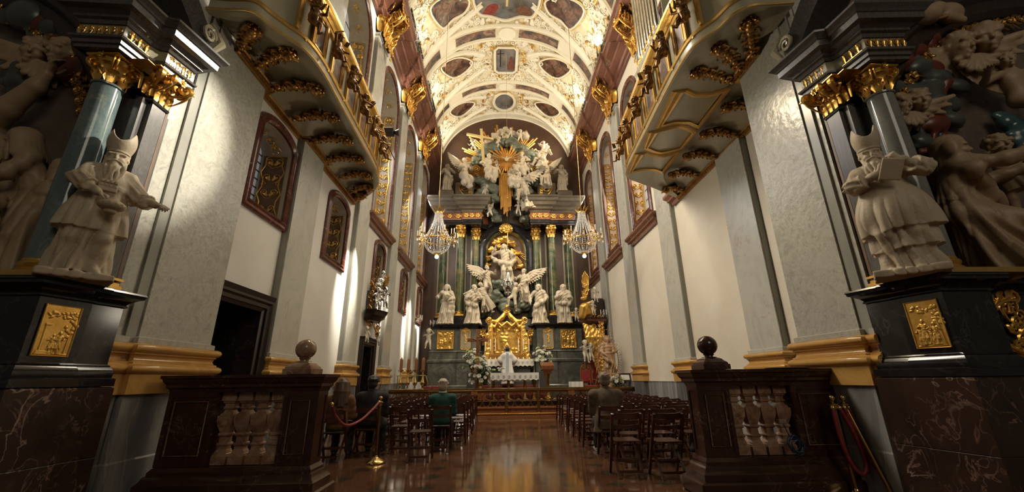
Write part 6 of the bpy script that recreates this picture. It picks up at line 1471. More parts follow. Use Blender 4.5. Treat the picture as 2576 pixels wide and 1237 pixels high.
mb = MB(); mb.tube([(4.62 + .24*math.cos(i*PI/14), 17.5, 3.03 + .24*math.sin(i*PI/14)) for i in range(28)], .008, 4, loop=True)
for i in range(12): mb.ball((4.62 + .24*math.cos(i*PI/6), 17.5, 3.03 + .24*math.sin(i*PI/6)), .026, 5, 4)
mb.build('star_ring', BRASSD, t, 50)
flowers('small plant at the foot of the carved figure on the right', (4.75, 17.0, .98), 8, .26, .36, 5, False)
o = MB().box(4.58, 4.92, 16.85, 17.15, .5, 1.0, .02).build('plant_stand', WOOD, None, 20); tag(o, 'dark stand under the small plant on the right', 'stand')
t = thing('framed_notice', 'framed white notice on a stand at the right end of the altar rail', 'notice', (5.1, 17.0, .5))
MB().prism([(-.26, 0), (.26, 0), (.26, .34), (-.26, .34)], (5.08, 16.9, 1.16), (1, 0, 0), (0, .3, .95), (0, .04, -.01)).build('frame', WOODB, t, 0)
MB().prism([(-.17, .07), (.17, .07), (.17, .27), (-.17, .27)], (5.08, 16.895, 1.16), (1, 0, 0), (0, .3, .95), (0, .006, 0)).build('sheet', CLOTH, t, 0)
MB().box(5.04, 5.12, 17.0, 17.06, .5, 1.3).box(4.9, 5.26, 16.92, 17.14, .5, .54).build('stand', WOODB, t, 0)
t = thing('brass_barrier', 'brass tube barrier before the carved wooden figure', 'barrier', (4.4, 16.75, .5))
MB().tube([(3.98, 16.8, 1.46), (4.88, 16.8, 1.48)], .02, 8).build('rail', BRASS, t, 50)
for x in (4.1, 4.8): MB().tube([(x, 16.8, .5), (x, 16.8, 1.47)], .018, 8).build('post', BRASS, t, 50)
MB().tube([(3.98, 16.8, 1.46), (3.9, 16.8, 1.35), (3.95, 16.8, 1.0), (4.02, 16.8, .5)], .016, 6).build('curved_support', BRASS, t, 50)
# gilded canopy ensemble by the right wall
t = thing('gilded_canopy', 'gilded carved canopy with golden drapery and a sheaf of palms on the right wall', 'canopy', (4.4, 19.8, .5))
MB().molding([(-.3, 3.75), (.0, 3.75), (.1, 3.85), (.12, 3.95), (.2, 4.02), (-.3, 4.05)], [(5.1, 19.2), (4.25, 19.2), (4.05, 19.6), (4.25, 20.2), (5.1, 20.2)], side=-1).build('shelf', RED, t, 30)
MB().box(4.5, 5.12, 19.4, 20.1, .5, 5.0, .05).build('backboard', WOODB, t, 20)
S = SD(); rn = random.Random(4)
for k in range(7): S.path([(4.05 + .12*k, 19.2 - .03*(k % 2), 3.72 - .05*k), (4.12 + .13*k, 19.1, 3.1), (4.35 + .09*k, 19.2, 2.3 - .05*k), (4.5 + .06*k, 19.22, 1.5)], [.08, .09, .06, .03], .04, fold=(24, .015))
S.path([(4.0, 19.2, 4.15), (4.1, 19.15, 4.5), (4.5, 19.2, 4.75)], [.2, .22, .1], .06); S.ell((4.25, 19.2, 4.35), (.25, .2, .25), None, .05); S.ell((4.1, 19.2, 4.95), (.16, .1, .1), None, .04)
V, Q = S.mesh(.024); np_obj('golden_drapery', V, Q, GOLD, t)
mb = MB()
for i in range(9): a = 1.35 + .06*i + .02*(i % 2); mb.leaf((4.25, 19.2, 5.0), (math.cos(a)*.6, 0, math.sin(a)), (0, -1, 0), 1.3 - .06*abs(i - 4), .09, .08, 5, 1)
for i in range(14): mb.rosette((4.22 + rn.uniform(-.15, .12), 19.15, 5.0 + .06*i), (1, 0, 0), (0, 0, 1), .09, 5)
for i in range(16): mb.scroll((4.5 + rn.uniform(-.5, .4), 19.12, 1.6 + .2*i), (1 if i % 2 else -1, 0, 0), (0, 0, 1), .12, 1.6, .028, 1, rn.random(), (.05, -.2), 12, 4)
for i in range(30): mb.rosette((4.72 + .14*(i % 2), 19.1, 1.4 + .08*i), (1, 0, 0), (0, 0, 1), .08, 5)
mb.build('palm_sheaf', GOLD, t, 60)
for i, (x, z, h) in enumerate(((4.45, 4.1, .75), (4.6, 4.7, .8), (3.95, 1.95, 1.1), (4.2, 2.0, .9))):
    angel(dict(hip=(0, 0, .42), neck=(0, -.03, .7), hl=(-.18, -.16, .66), hr=(.16, -.14, .55 + .1*i), fl=(-.1, -.14, .08), fr=(.1, -.08, .04), yaw=.4 - .3*i), (x, 18.95, z), h, ['bare putto on the red shelf of the gilt canopy', 'bare putto high on the gilt canopy', 'white putto below the canopy, nearest the altar', 'white putto below the canopy drapery'][i], 80 + i, .2, nme='putto', grp='putti of the gilded canopy', bare=True, kid=True, vox=.022)
for x in (4.35, 4.62, 4.78):
    pass
# carved ornament above the narrow left doorway
t = thing('carved_epitaph', 'silvered carved group with golden rays above the narrow left doorway', 'wall ornament', (XL, 13.6, 2.6))
mb = MB(); mb.molding([(-.1, 3.15), (.1, 3.15), (.2, 3.25), (.28, 3.3), (.32, 3.42), (.36, 3.46), (-.1, 3.5)], [(XL, 13.15), (XL + .12, 13.2), (XL + .25, 13.6), (XL + .12, 14.0), (XL, 14.05)]); mb.molding([(-.1, 3.5), (.02, 3.5), (.04, 4.1), (-.1, 4.12)], [(XL, 13.2), (XL + .12, 13.25), (XL + .2, 13.6), (XL + .12, 13.95), (XL, 14.0)]); mb.build('black_shelf', WOODB, t, 30)
mb = MB()
for i in range(7): a = .5 + .17*i; mb.leaf((XL + .25, 13.6, 4.2), (math.cos(a)*.8, (i - 3)*.12, math.sin(a)), (0, 1, 0), .62 - .05*abs(i-3), .09, .05, 4, 1)
for i in range(14): mb.scroll((XL + .12 + .04*(i % 3), 13.16 + .02*(i % 2), 2.75 + .13*i), (1, 0, 0), (0, 0, 1), .08, 1.5, .02, 1, i, None, 10, 4); mb.scroll((XL + .2, 14.0, 2.75 + .09*i), (1, 0, 0), (0, 0, 1), .08, 1.5, .02, 1, i, None, 10, 4)
for i in range(10): mb.scroll((XL + .3, 13.25 + .075*i, 3.0 - .12*math.sin(i*PI/9)), (0, 1, 0), (0, 0, 1), .07, 1.4, .018, 1, i, None, 10, 4)
mb.build('gilt_rays', GOLDD, t, 60)
S = SD()
for (y, z, r) in ((13.35, 4.3, .16), (13.6, 4.5, .2), (13.85, 4.35, .15), (13.55, 4.15, .15), (13.7, 3.95, .13), (13.45, 3.85, .12)): S.ell((XL + .3, y, z), (r*.8, r, r*.8), None, .06)
V, Q = S.mesh(.02); np_obj('silver_cloud', V, Q, SILV, t)
for i, (y, z, h, x) in enumerate(((13.3, 3.45, .85, .3), (13.75, 3.6, .8, .42), (13.55, 4.3, .6, .36), (13.05, 2.42, .55, .15), (14.1, 2.42, .5, .2))):
    angel(dict(hip=(0, 0, .42), neck=(0, -.03, .7), hl=(-.18, -.16, .6 + .08*i), hr=(.16, -.14, .75 - .1*i), fl=(-.1, -.14, .08), fr=(.1, -.08, .04), yaw=.4 - .2*i), (XL + x, y, z), h, 'silvery putto on the carved wall ornament, ' + ['left on the shelf', 'right on the shelf', 'at the top', 'lower left beside the door', 'lower right beside the door'][i], 90 + i, .9, nme='putto', mat=SILV if i < 3 else STATW, grp='putti of the carved wall ornament', bare=True, kid=True, vox=.022)
# branched wall sconces
def sconce(label, c, d, n=3):
    c = Vector(c); t = thing('wall_candelabra', label, 'candelabra', c, 'branched candle sconces'); d = Vector(d).normalized(); s = d.cross(Vector((0, 0, 1)))
    mb = MB(); mb.scroll(c + d*.22 + Vector((0, 0, .02)), d, (0, 0, 1), .16, 1.7, .02, 1, 0, (-.2, -.1), 16, 5); mb.scroll(c + d*.12 + Vector((0, 0, .2)), d, (0, 0, 1), .1, 1.5, .016, -1, 0, None, 14, 5); mb.tube([c, c + d*.2 - Vector((0, 0, .12)), c + d*.42], .018, 5); mb.build('scroll_arm', SILV, t, 60)
    for i in range(n):
        p = c + d*(.3 + .09*(i % 2)) + s*(i - (n-1)/2)*.13; m2 = MB(); m2.tube([c + d*.2 - Vector((0, 0, .1)), p - Vector((0, 0, .06)), p], .012, 4); m2.lathe([(.01, 0), (.045, .03), (.045, .04), (.01, .04)], p, 8); a = m2.build('branch', SILV, t, 50); MB().lathe([(.016, .04), (.016, .26), (.005, .28)], p, 6).build('candle', CLOTH, a, 40)
sconce('silver candle sconce on the left wall beyond the tall candles', (XL, 21.0, 4.2), (1, 0, 0)); sconce('silver candle sconce at the left corner of the high altar', (-3.6, 21.7, 4.0), (.6, -.8, 0)); sconce('silver candle sconce on the right end of the high altar', (4.5, 21.6, 4.25), (-.7, -.7, 0)); sconce('silver candle sconce on the red shelf of the gilt canopy', (4.95, 19.3, 4.1), (.0, -1, 0))
for i, (x, z, h, lb) in enumerate(((-3.55, 2.75, 1.15, 'white putto group figure at the left corner of the altar base'), (4.1, 4.1, .8, 'small white putto at the right end of the altar pedestal'))):
    angel(dict(hip=(0, 0, .42), neck=(0, -.03, .7), hl=(-.18, -.16, .66), hr=(.16, -.14, .8), fl=(-.1, -.14, .08), fr=(.1, -.08, .04)), (x, 21.3, z), h, lb, 100 + i, 0, nme='putto', bare=True, kid=True, vox=.022)

# ------------------------------------------------------------------ altar rail
t = thing('altar_rail', 'long brass and wood altar rail with pierced arches across the nave', 'altar rail', (.6, 16.3, 0))
segs = [(-4.24, -2.6), (-2.6, -.9), (-.9, .3), (.3, 1.5), (1.5, 2.75), (2.75, 4.1), (4.1, 5.3)]
MB().molding([(-.18, .90), (.14, .90), (.16, .93), (.16, .97), (-.18, .99)], [(-4.24, 16.3), (5.3, 16.3)]).build('top_rail', BRASSD, t, 30)
MB().box(-4.24, 5.3, 16.24, 16.4, .82, .9).build('upper_beam', WOODR, t, 0)
MB().box(-4.24, 5.3, 16.2, 16.42, .26, .33, .01).build('lower_beam', WOODR, t, 20)
MB().box(-4.24, 5.3, 15.85, 16.5, .0, .03).build('foot_step', WOODR, t, 0)
for i, x in enumerate([-4.2, -2.6, -.9, .3, 1.5, 2.75, 4.1, 5.26]):
    w = .12 if x in (-.9, 2.75) else .05; MB().box(x - w, x + w, 16.17, 16.3, .02, .9, .01).build('post', WOODR if w > .1 else BRASSD, t, 20)
for a, b in segs:
    mb = MB(); n = max(3, round((b - a)/.27)); s = (b - a)/n
    for i in range(n):
        x = a + (i + .5)*s
        mb.tube([(x + s*.46*math.cos(k*PI/8), 16.22, .47 + .13*math.sin(k*PI/8)) for k in range(16)], .014, 4, loop=True)
        for q in (-1, 1): mb.tube([(x + q*s*.5, 16.22, .6), (x + q*s*.46, 16.22, .7), (x + q*s*.25, 16.22, .78), (x, 16.22, .83)], .013, 4); mb.tube([(x - q*s*.05, 16.22, .34), (x + q*s*.3, 16.22, .40), (x + q*s*.5, 16.22, .55)], .010, 4)
        mb.tube([(x, 16.22, .6), (x - .04, 16.22, .66), (x, 16.22, .73), (x + .04, 16.22, .66), (x, 16.22, .6)], .01, 4)
    mb.build('pierced_panel', BRASSD, t, 60)
mb = MB(); mb.tube([(-.9, 16.0, .10), (2.75, 16.0, .10)], .025, 6)
for i in range(7): mb.ball((-.9 + .6*i, 16.0, .10), .04, 6, 5)
mb.build('foot_bar', BRASSD, t, 50)

# ------------------------------------------------------------------ folding chairs
def make_chair():
    t = thing('folding_chair', 'chair', 'chair')
    for q in (-1, 1):
        MB().bar((q*.2, -.215, .82), (q*.2, .20, 0), .028, .036, (1, 0, 0)).build('leg', WOOD, t, 0)
        MB().bar((q*.168, .16, .45), (q*.168, -.23, 0), .026, .034, (1, 0, 0)).build('leg', WOOD, t, 0)
    mb = MB()
    for i in range(6): y = -.17 + .068*i; mb.box(-.185, .185, y, y + .055, .445, .462, .004)
    mb.box(-.185, -.155, -.18, .23, .42, .446); mb.box(.155, .185, -.18, .23, .42, .446); mb.build('seat', WOOD, t, 20)
    for nme, z, h, y in (('top_slat', .785, .075, -.20), ('lower_slat', .635, .05, -.115)):
        mb = MB(); R = []
        for i in range(9):
            x = -.2 + .4*i/8; b = -.03*(1 - (x/.2)**2); R.append([(x, y + b, z - h/2), (x, y + b + .018, z - h/2), (x, y + b + .018, z + h/2 + .012*(abs(x)/.2)**2), (x, y + b, z + h/2 + .012*(abs(x)/.2)**2)])
        mb.rings(R); mb.build(nme, WOOD, t, 30)
    for nme, a, b in (('rear_stretcher', (-.17, -.165), .075), ('rear_stretcher', (-.17, -.06), .195), ('front_stretcher', (-.2, .11), .18)):
        MB().bar((a[0], a[1], b), (-a[0], a[1], b), .02, .035).build(nme, WOOD, t, 0)
    return t
CH = make_chair(); used = [False]
def chair(x, y, rz, label, group):
    c = CH if not used[0] else copy_tree(CH); used[0] = True
    c.location = (x, y, 0); c.rotation_euler = (0, 0, rz); c['label'] = label; c['group'] = group; return c
ORD = ['first', 'second', 'third', 'fourth', 'fifth', 'sixth', 'seventh', 'eighth', 'ninth', 'tenth', 'eleventh', 'twelfth']
rn = random.Random(12)
occ = {(0, 'L', 0): 'the woman in tan', (0, 'L', 1): 'the man in black'}
chair(-2.9, 7.95, .03, 'dark folding chair occupied by the long haired woman in tan', 'folding chairs left of the aisle')
chair(-2.45, 8.35, -.02, 'dark folding chair occupied by the man in black', 'folding chairs left of the aisle')
chair(-1.36, 7.82, .05, 'nearest empty dark folding chair left of the aisle, before the green pullover', 'folding chairs left of the aisle')
chair(-1.14, 8.78, .02, 'dark folding chair occupied by the person in the green pullover', 'folding chairs left of the aisle')
for r in range(8):
    y = 8.75 + .80*r if r == 0 else 8.75 + .8*r
    xs = ([-1.9] if r == 0 else [-2.95, -2.42, -1.9, -1.38, -.9])
    for k, x in enumerate(xs):
        if r == 1 and k == 0: continue
        if r == 0: lb = 'empty dark folding chair between the man in black and the green pullover'
        else: lb = 'folding chair left of the aisle, %s row past the green pullover, %s seat in' % (ORD[r-1], ORD[4-k])
        chair(x + rn.uniform(-.03, .03), y + rn.uniform(-.05, .05), rn.uniform(-.06, .06), lb, 'folding chairs left of the aisle')
chair(1.82, 6.38, -.03, 'nearest empty folding chair right of the aisle, on the aisle side', 'folding chairs right of the aisle')
chair(2.36, 6.26, .03, 'nearest empty folding chair right of the aisle, beside the right balustrade', 'folding chairs right of the aisle')
chair(2.0, 7.9, -.02, 'dark folding chair occupied by the man in the brown jacket', 'folding chairs right of the aisle')
for r in range(10):
    y = 7.1 + .8*r
    xs = [1.86, 2.4, 2.92, 3.44, 3.98] if r > 1 else [2.1, 2.62, 3.16, 3.7]
    for k, x in enumerate(xs):
        if r == 1 and k == 0: continue
        if r == 0 and k == 3: x = 3.66
        if r == 0: lb = 'folding chair in the second row right of the aisle, %s seat in' % ORD[k]
        elif r == 1: lb = 'folding chair in the row of the man in brown, %s seat past him' % ORD[k-1]
        else: lb = 'folding chair right of the aisle, %s row past the man in brown, %s seat in' % (ORD[r-2], ORD[k])
        chair(x + rn.uniform(-.03, .03) + (.03*r if r > 1 else 0), y + rn.uniform(-.05, .05), rn.uniform(-.06, .06), lb, 'folding chairs right of the aisle')

# ------------------------------------------------------------------ people
def cloth_mat(n, c, d): return M(n, two(c, d), 12, 5, .8, bump=.12, bscale=30)
def seated(label, loc, h, jmat, tmat, hmat, hairstyle, seed, rz=PI, hl=(-.07, -.2, .40), hr=(.07, -.2, .40), yaw=0, pitch=.1, collar=None, fat=1.0, shoe=None, bald=False, coat=False):
    random.seed(seed); t = thing('person', label, 'person', loc, None, rz)
    hip = Vector((0, .02, .335)); neck = Vector((0, -.015, .635)); up_ = (neck - hip).normalized()
    S = SD(); hc = neck + Vector((0, -.014, .088)); head(S, hc, 1.0, yaw, pitch, 0, None, 0); S.cap(neck - Vector((0, 0, .05)), neck + Vector((0, 0, .05)), .04, .038, .02)
    S.ell(lerp(hip, neck, .6), (.09, .065, .13), None, .03); S.ell(lerp(hip, neck, .15), (.085, .07, .09), None, .05)
    JK = SD(); TR = SD(); SHO = SD()
    JK.ell(lerp(hip, neck, .64), (.112*fat, .085*fat, .135), None, .03); JK.ell(lerp(hip, neck, .2), (.108*fat, .092*fat, .11), None, .05); JK.ell(lerp(hip, neck, -.02), (.115*fat, .098*fat, .07), None, .04)
    JK.cap(neck - Vector((.07*fat, -.005, .045)), neck - Vector((-.07*fat, -.005, .045)), .046, None, .03); JK.cap(neck - Vector((0, -.006, .03)), neck + Vector((0, .006, .012)), .05, .047, .02)
    for q, hh in ((-1, hl), (1, hr)):
        sh = neck - up_*.05 + Vector((q*.115*fat, .0, 0)); el, w = ik(sh, hh, .175, .15, (q*.6, .7, -.8))
        S.cap(sh, el, .028, .026, .02); S.cap(el, w, .026, .02, .01); hand(S, w, (w - el), (q*.2, -.3, 1), 1.0, True, .5, q)
        JK.cap(sh, el, .052*fat, .045, .03, fold=(80, .003)); JK.cap(el, lerp(el, w, .93), .045, .034, .02, fold=(90, .003))
        hp = hip + Vector((q*.055, -.01, -.03)); ft = Vector((q*.075, -.235, .035)); kn, ft = ik(hp, ft, .25, .26, (q*.05, -1, .9))
        S.cap(hp, kn, .04, .035, .03); S.cap(kn, ft, .034, .025, .02); TR.cap(hp, kn, .066*fat, .052, .03, fold=(60, .003)); TR.cap(kn, ft + Vector((0, 0, .02)), .05, .04, .02, fold=(70, .003))
        S.cap(ft, ft + Vector((0, -.06, -.012)), .022, .016, .01); SHO.cap(ft + Vector((0, .012, -.01)), ft + Vector((q*.015, -.085, -.014)), .028, .021, .012); SHO.box(ft + Vector((q*.007, -.035, -.03)), (.024, .07, .005), None, .003, .003)
    TR.ell(hip + Vector((0, 0, -.03)), (.1*fat, .085, .06), None, .04)
    if coat: JK.skirt(hip + Vector((0, .0, .04)), hip + Vector((0, .01, -.12)), (.11*fat, .095), (.14*fat, .11), 5, .05, 1, .03)
    V, Q = S.mesh(.0085); body = np_obj('body', V*h, Q, SKIN); body.parent = t
    V, Q = TR.mesh(.011); o = np_obj('trousers', V*h, Q, tmat); o.parent = t
    V, Q = JK.mesh(.010); o = np_obj('jacket', V*h, Q, jmat); o.parent = t
    V, Q = SHO.mesh(.008); o = np_obj('shoes', V*h, Q, shoe or BLK); o.parent = t
    HR = SD(); R = Euler((pitch, 0, yaw)).to_matrix(); T = lambda x, y, z: hc + R @ Vector((x, y, z))
    HR.ell(T(0, .022, .034 if not bald else .008), (.062, .064, .058 if not bald else .05), R, .008); HR.ell(T(0, .038, -.008), (.056, .042, .05), R, .01)
    rn = random.Random(seed)
    if hairstyle == 'long':
        for i in range(15):
            a = PI*(-.08 + 1.16*i/14); L = rn.uniform(.17, .25)*(.7 + .3*math.sin(a)); HR.path([T(.058*math.cos(a), .02 + .055*math.sin(a), .03), T(.068*math.cos(a), .03 + .06*math.sin(a), -.06), T(.078*math.cos(a) + rn.uniform(-.01, .01), .045 + .055*math.sin(a), -L)], [.02, .02, .011], .01)
    else:
        for i in range(60):
            a = rn.uniform(0, 2*PI); e = rn.uniform(.0 if not bald else -.5, 1.35 if not bald else .25); x, y, z = .06*math.cos(e)*math.cos(a), .022 + .062*math.cos(e)*math.sin(a), .03 + .056*math.sin(e)
            if y > -.03 or z > .06: HR.ell(T(x, y, z), (.013, .013, .011), None, .006)
    V, Q = HR.mesh(.007); o = np_obj('hair', V*h, Q, hmat); o.parent = t
    if collar:
        mb = MB(); mb.lathe([(.05, -.02), (.054, .0), (.05, .022), (.046, .02)], neck + Vector((0, .004, .012)), 16); mb.v = [(x*h, y*h, z*h) for x, y, z in mb.v]; mb.build('collar', collar, t, 50, False)
    return t
BROWNH = M('brown_hair', two((.06, .028, .015), (.11, .055, .03)), 30, 4, .4, stretch=(1, 1, .1)); BLACKH = M('black_hair', two((.012, .010, .009), (.03, .024, .02)), 30, 4, .45); GREYH = M('grey_blond_hair', two((.36, .29, .20), (.55, .46, .34)), 30, 4, .5); GREYB = M('greying_hair', two((.12, .09, .065), (.24, .19, .14)), 30, 4, .5)
TAN = cloth_mat('tan_leather', (.13, .06, .024), (.20, .098, .042)); BLK_C = cloth_mat('black_cloth', (.010, .010, .011), (.022, .021, .022)); GRN_C = cloth_mat('dark_green_knit', (.010, .055, .042), (.018, .085, .065)); BRN_C = cloth_mat('brown_wool', (.085, .055, .03), (.14, .095, .055)); DNM = cloth_mat('dark_denim', (.012, .016, .022), (.028, .034, .045)); TEAL = cloth_mat('teal_trim', (.04, .12, .12), (.06, .16, .16)); GSHOE = cloth_mat('grey_shoe', (.28, .29, .27), (.42, .43, .4))
seated('seated woman with long brown hair in a tan jacket, seen from behind', (-2.9, 8.06, .0), 1.67, TAN, DNM, BROWNH, 'long', 201, PI + .05, yaw=.3, fat=.95)
seated('seated man with short black hair in a black jacket, seen from behind', (-2.44, 8.46, .0), 1.72, BLK_C, BLK_C, BLACKH, 'short', 202, PI - .05, yaw=-.2, fat=1.12)
seated('seated person with grey blond hair in a dark green pullover and white collar', (-1.14, 8.88, .0), 1.62, GRN_C, BLK_C, GREYH, 'short', 203, PI, pitch=.25, collar=CLOTH, fat=1.05)
seated('seated man with thinning hair in a brown wool jacket, right of the aisle', (2.0, 8.0, .0), 1.72, BRN_C, BLK_C, GREYB, 'short', 204, PI, fat=1.18, shoe=GSHOE, coat=True, collar=BRN_C)
# the priest, standing with his back to the nave
t = thing('person', 'standing priest in a white chasuble with a blue stripe, seen from behind at the altar', 'person', (.42, 19.45, 1.04), None, PI)
S = fig(dict(hl=(-.16, -.2, .62), hr=(.16, -.2, .62), fl=(-.05, 0, .03), fr=(.05, 0, .03), pitch=.2), robe=False, sleeves=.8, hair=None, fingers=True, seed=205, bare=True)
h = 1.68; V, Q = S.mesh(.012); o = np_obj('body', V*h, Q, SKIN); o.parent = t
S = SD(); S.skirt((0, .0, .80), (0, .02, .14), (.10, .075), (.20, .15), 7, .09, 2, .03); S.ell((0, 0, .77), (.135, .085, .08), None, .04)
for q in (-1, 1): S.path([(q*.11, .0, .79), (q*.2, -.03, .66), (q*.17, -.15, .6)], [.055, .07, .065], .05)
S.path([(-.05, .01, .845), (.0, .03, .855), (.05, .01, .845)], .035, .02)
V, Q = S.mesh(.012); o = np_obj('chasuble', V*h, Q, CLOTH); o.parent = t
S = SD(); S.skirt((0, .0, .3), (0, .02, .035), (.14, .11), (.165, .13), 9, .08, 3, .02); V, Q = S.mesh(.014); o = np_obj('alb', V*h, Q, CLOTH); o.parent = t
mb = MB(); R = []
for i in range(12): tt = i/11; z = lerp(.83, .16, tt); y = lerp(.085, .185, tt**.8); R.append([(-.035, y, z), (.035, y, z), (.035, y + .012, z), (-.035, y + .012, z)])
mb.rings(R); mb.v = [(x*h, y*h, z*h) for x, y, z in mb.v]; mb.build('blue_stripe', M('pale_blue_silk', two((.30, .37, .42), (.42, .50, .55)), 10, 4, .5), t, 40, False)
S = SD(); hc = Vector((0, -.012, .92)); S.ell(hc + Vector((0, .022, .03)), (.061, .064, .058), None, .01); S.ell(hc + Vector((0, .04, -.01)), (.054, .04, .045), None, .01); V, Q = S.mesh(.009); o = np_obj('hair', V*h, Q, BLACKH); o.parent = t

# ------------------------------------------------------------------ rope barriers
def stanchion(label, x, y, z0=0, lean=(0, 0), H=1.0):
    t = thing('rope_stanchion', label, 'stanchion', (x, y, z0), 'brass rope stanchions')
    MB().lathe([(.0, 0), (.155, 0), (.16, .015), (.15, .03), (.11, .06), (.05, .085), (.03, .1), (.026, .12)], (x, y, z0), 24).build('base', BRASS, t, 50)
    a, b = Vector((x, y, z0 + .1)), Vector((x + lean[0], y + lean[1], z0 + H - .05)); MB().tube([a, b], .022, 12).build('pole', BRASSD, t, 50)
    MB().lathe([(.024, -.06), (.03, -.05), (.03, -.02), (.05, -.01), (.05, .0), (.03, .01), (.012, .02), (.012, .035), (.028, .05), (.033, .068), (.026, .088), (.0, .098)], b, 14).build('finial', BRASS, t, 50); return b
b = stanchion('brass rope stanchion standing beside the seated man in black', -2.04, 7.6)
def rope(pts, r, label, nme='barrier_rope', n=40, group=None, twist=True):
    P = [Vector(p) for p in pts]; out = []
    for i in range(n + 1):
        u = i/n*(len(P) - 1); k = min(int(u), len(P) - 2); f = u - k; p0, p1, p2, p3 = P[max(k-1, 0)], P[k], P[k+1], P[min(k+2, len(P)-1)]
        out.append(.5*((2*p1) + (p2-p0)*f + (2*p0-5*p1+4*p2-p3)*f*f + (3*p1-p0-3*p2+p3)*f**3))
    t = thing(nme, label, 'rope', out[0], group)
    mb = MB(); mb.tube(out, r, 8); mb.build('rope', VELV, t, 60)
    if twist:
        mb = MB()
        for s in range(3):
            q = []
            for i in range(len(out)*3 - 2):
                j = min(i//3, len(out) - 2); f = i/3 - j; c = out[j].lerp(out[j+1], f); d = (out[j+1] - out[j]).normalized(); u = d.orthogonal().normalized(); v = d.cross(u); a = i*.9 + s*2.094; q.append(c + (u*math.cos(a) + v*math.sin(a))*r*.72)
            mb.tube(q, r*.5, 5)
        mb.build('twisted_strands', VELV, t, 60)
    mb = MB()
    for p in (out[0], out[-1]): mb.ball(p, r*1.35, 8, 6)
    mb.build('end_cap', BRASS, t, 50)
    return t
rope([(-2.12, 5.62, 1.02), (-2.16, 5.9, .86), (-2.18, 6.4, .70), (-2.14, 6.9, .72), (-2.08, 7.3, .85), (-2.05, 7.55, .95)], .02, 'crimson rope hanging between the left balustrade and the brass stanchion', twist=False)
b1 = stanchion('brass stanchion with smooth crimson rope leaning beside the right balustrade', 3.93, 4.95, 0, (-.0, .04), 1.03)
b2 = stanchion('brass stanchion with twisted crimson rope nearest the right granite pedestal', 4.12, 4.72, 0, (-.05, .28), 1.03)
rope([b1 + Vector((-.04, -.03, -.04)), b1 + Vector((-.05, -.05, -.35)), b1 + Vector((-.0, -.06, -.62)), b1 + Vector((.09, -.07, -.72)), b1 + Vector((.17, -.06, -.6)), b1 + Vector((.12, -.05, -.3)), b1 + Vector((.04, -.03, -.04))], .022, 'smooth crimson rope looped on the stanchion beside the right balustrade', twist=False)
rope([b2 + Vector((-.03, -.03, -.04)), b2 + Vector((.0, -.06, -.3)), b2 + Vector((.07, -.12, -.6)), b2 + Vector((.14, -.16, -.9))], .022, 'twisted crimson rope hanging from the rear stanchion')
rope([b2 + Vector((.04, .0, -.04)), b2 + Vector((.07, -.03, -.3)), b2 + Vector((.13, -.1, -.6)), b2 + Vector((.15, -.15, -.88))], .02, 'second hanging end of twisted rope at the granite pedestal')

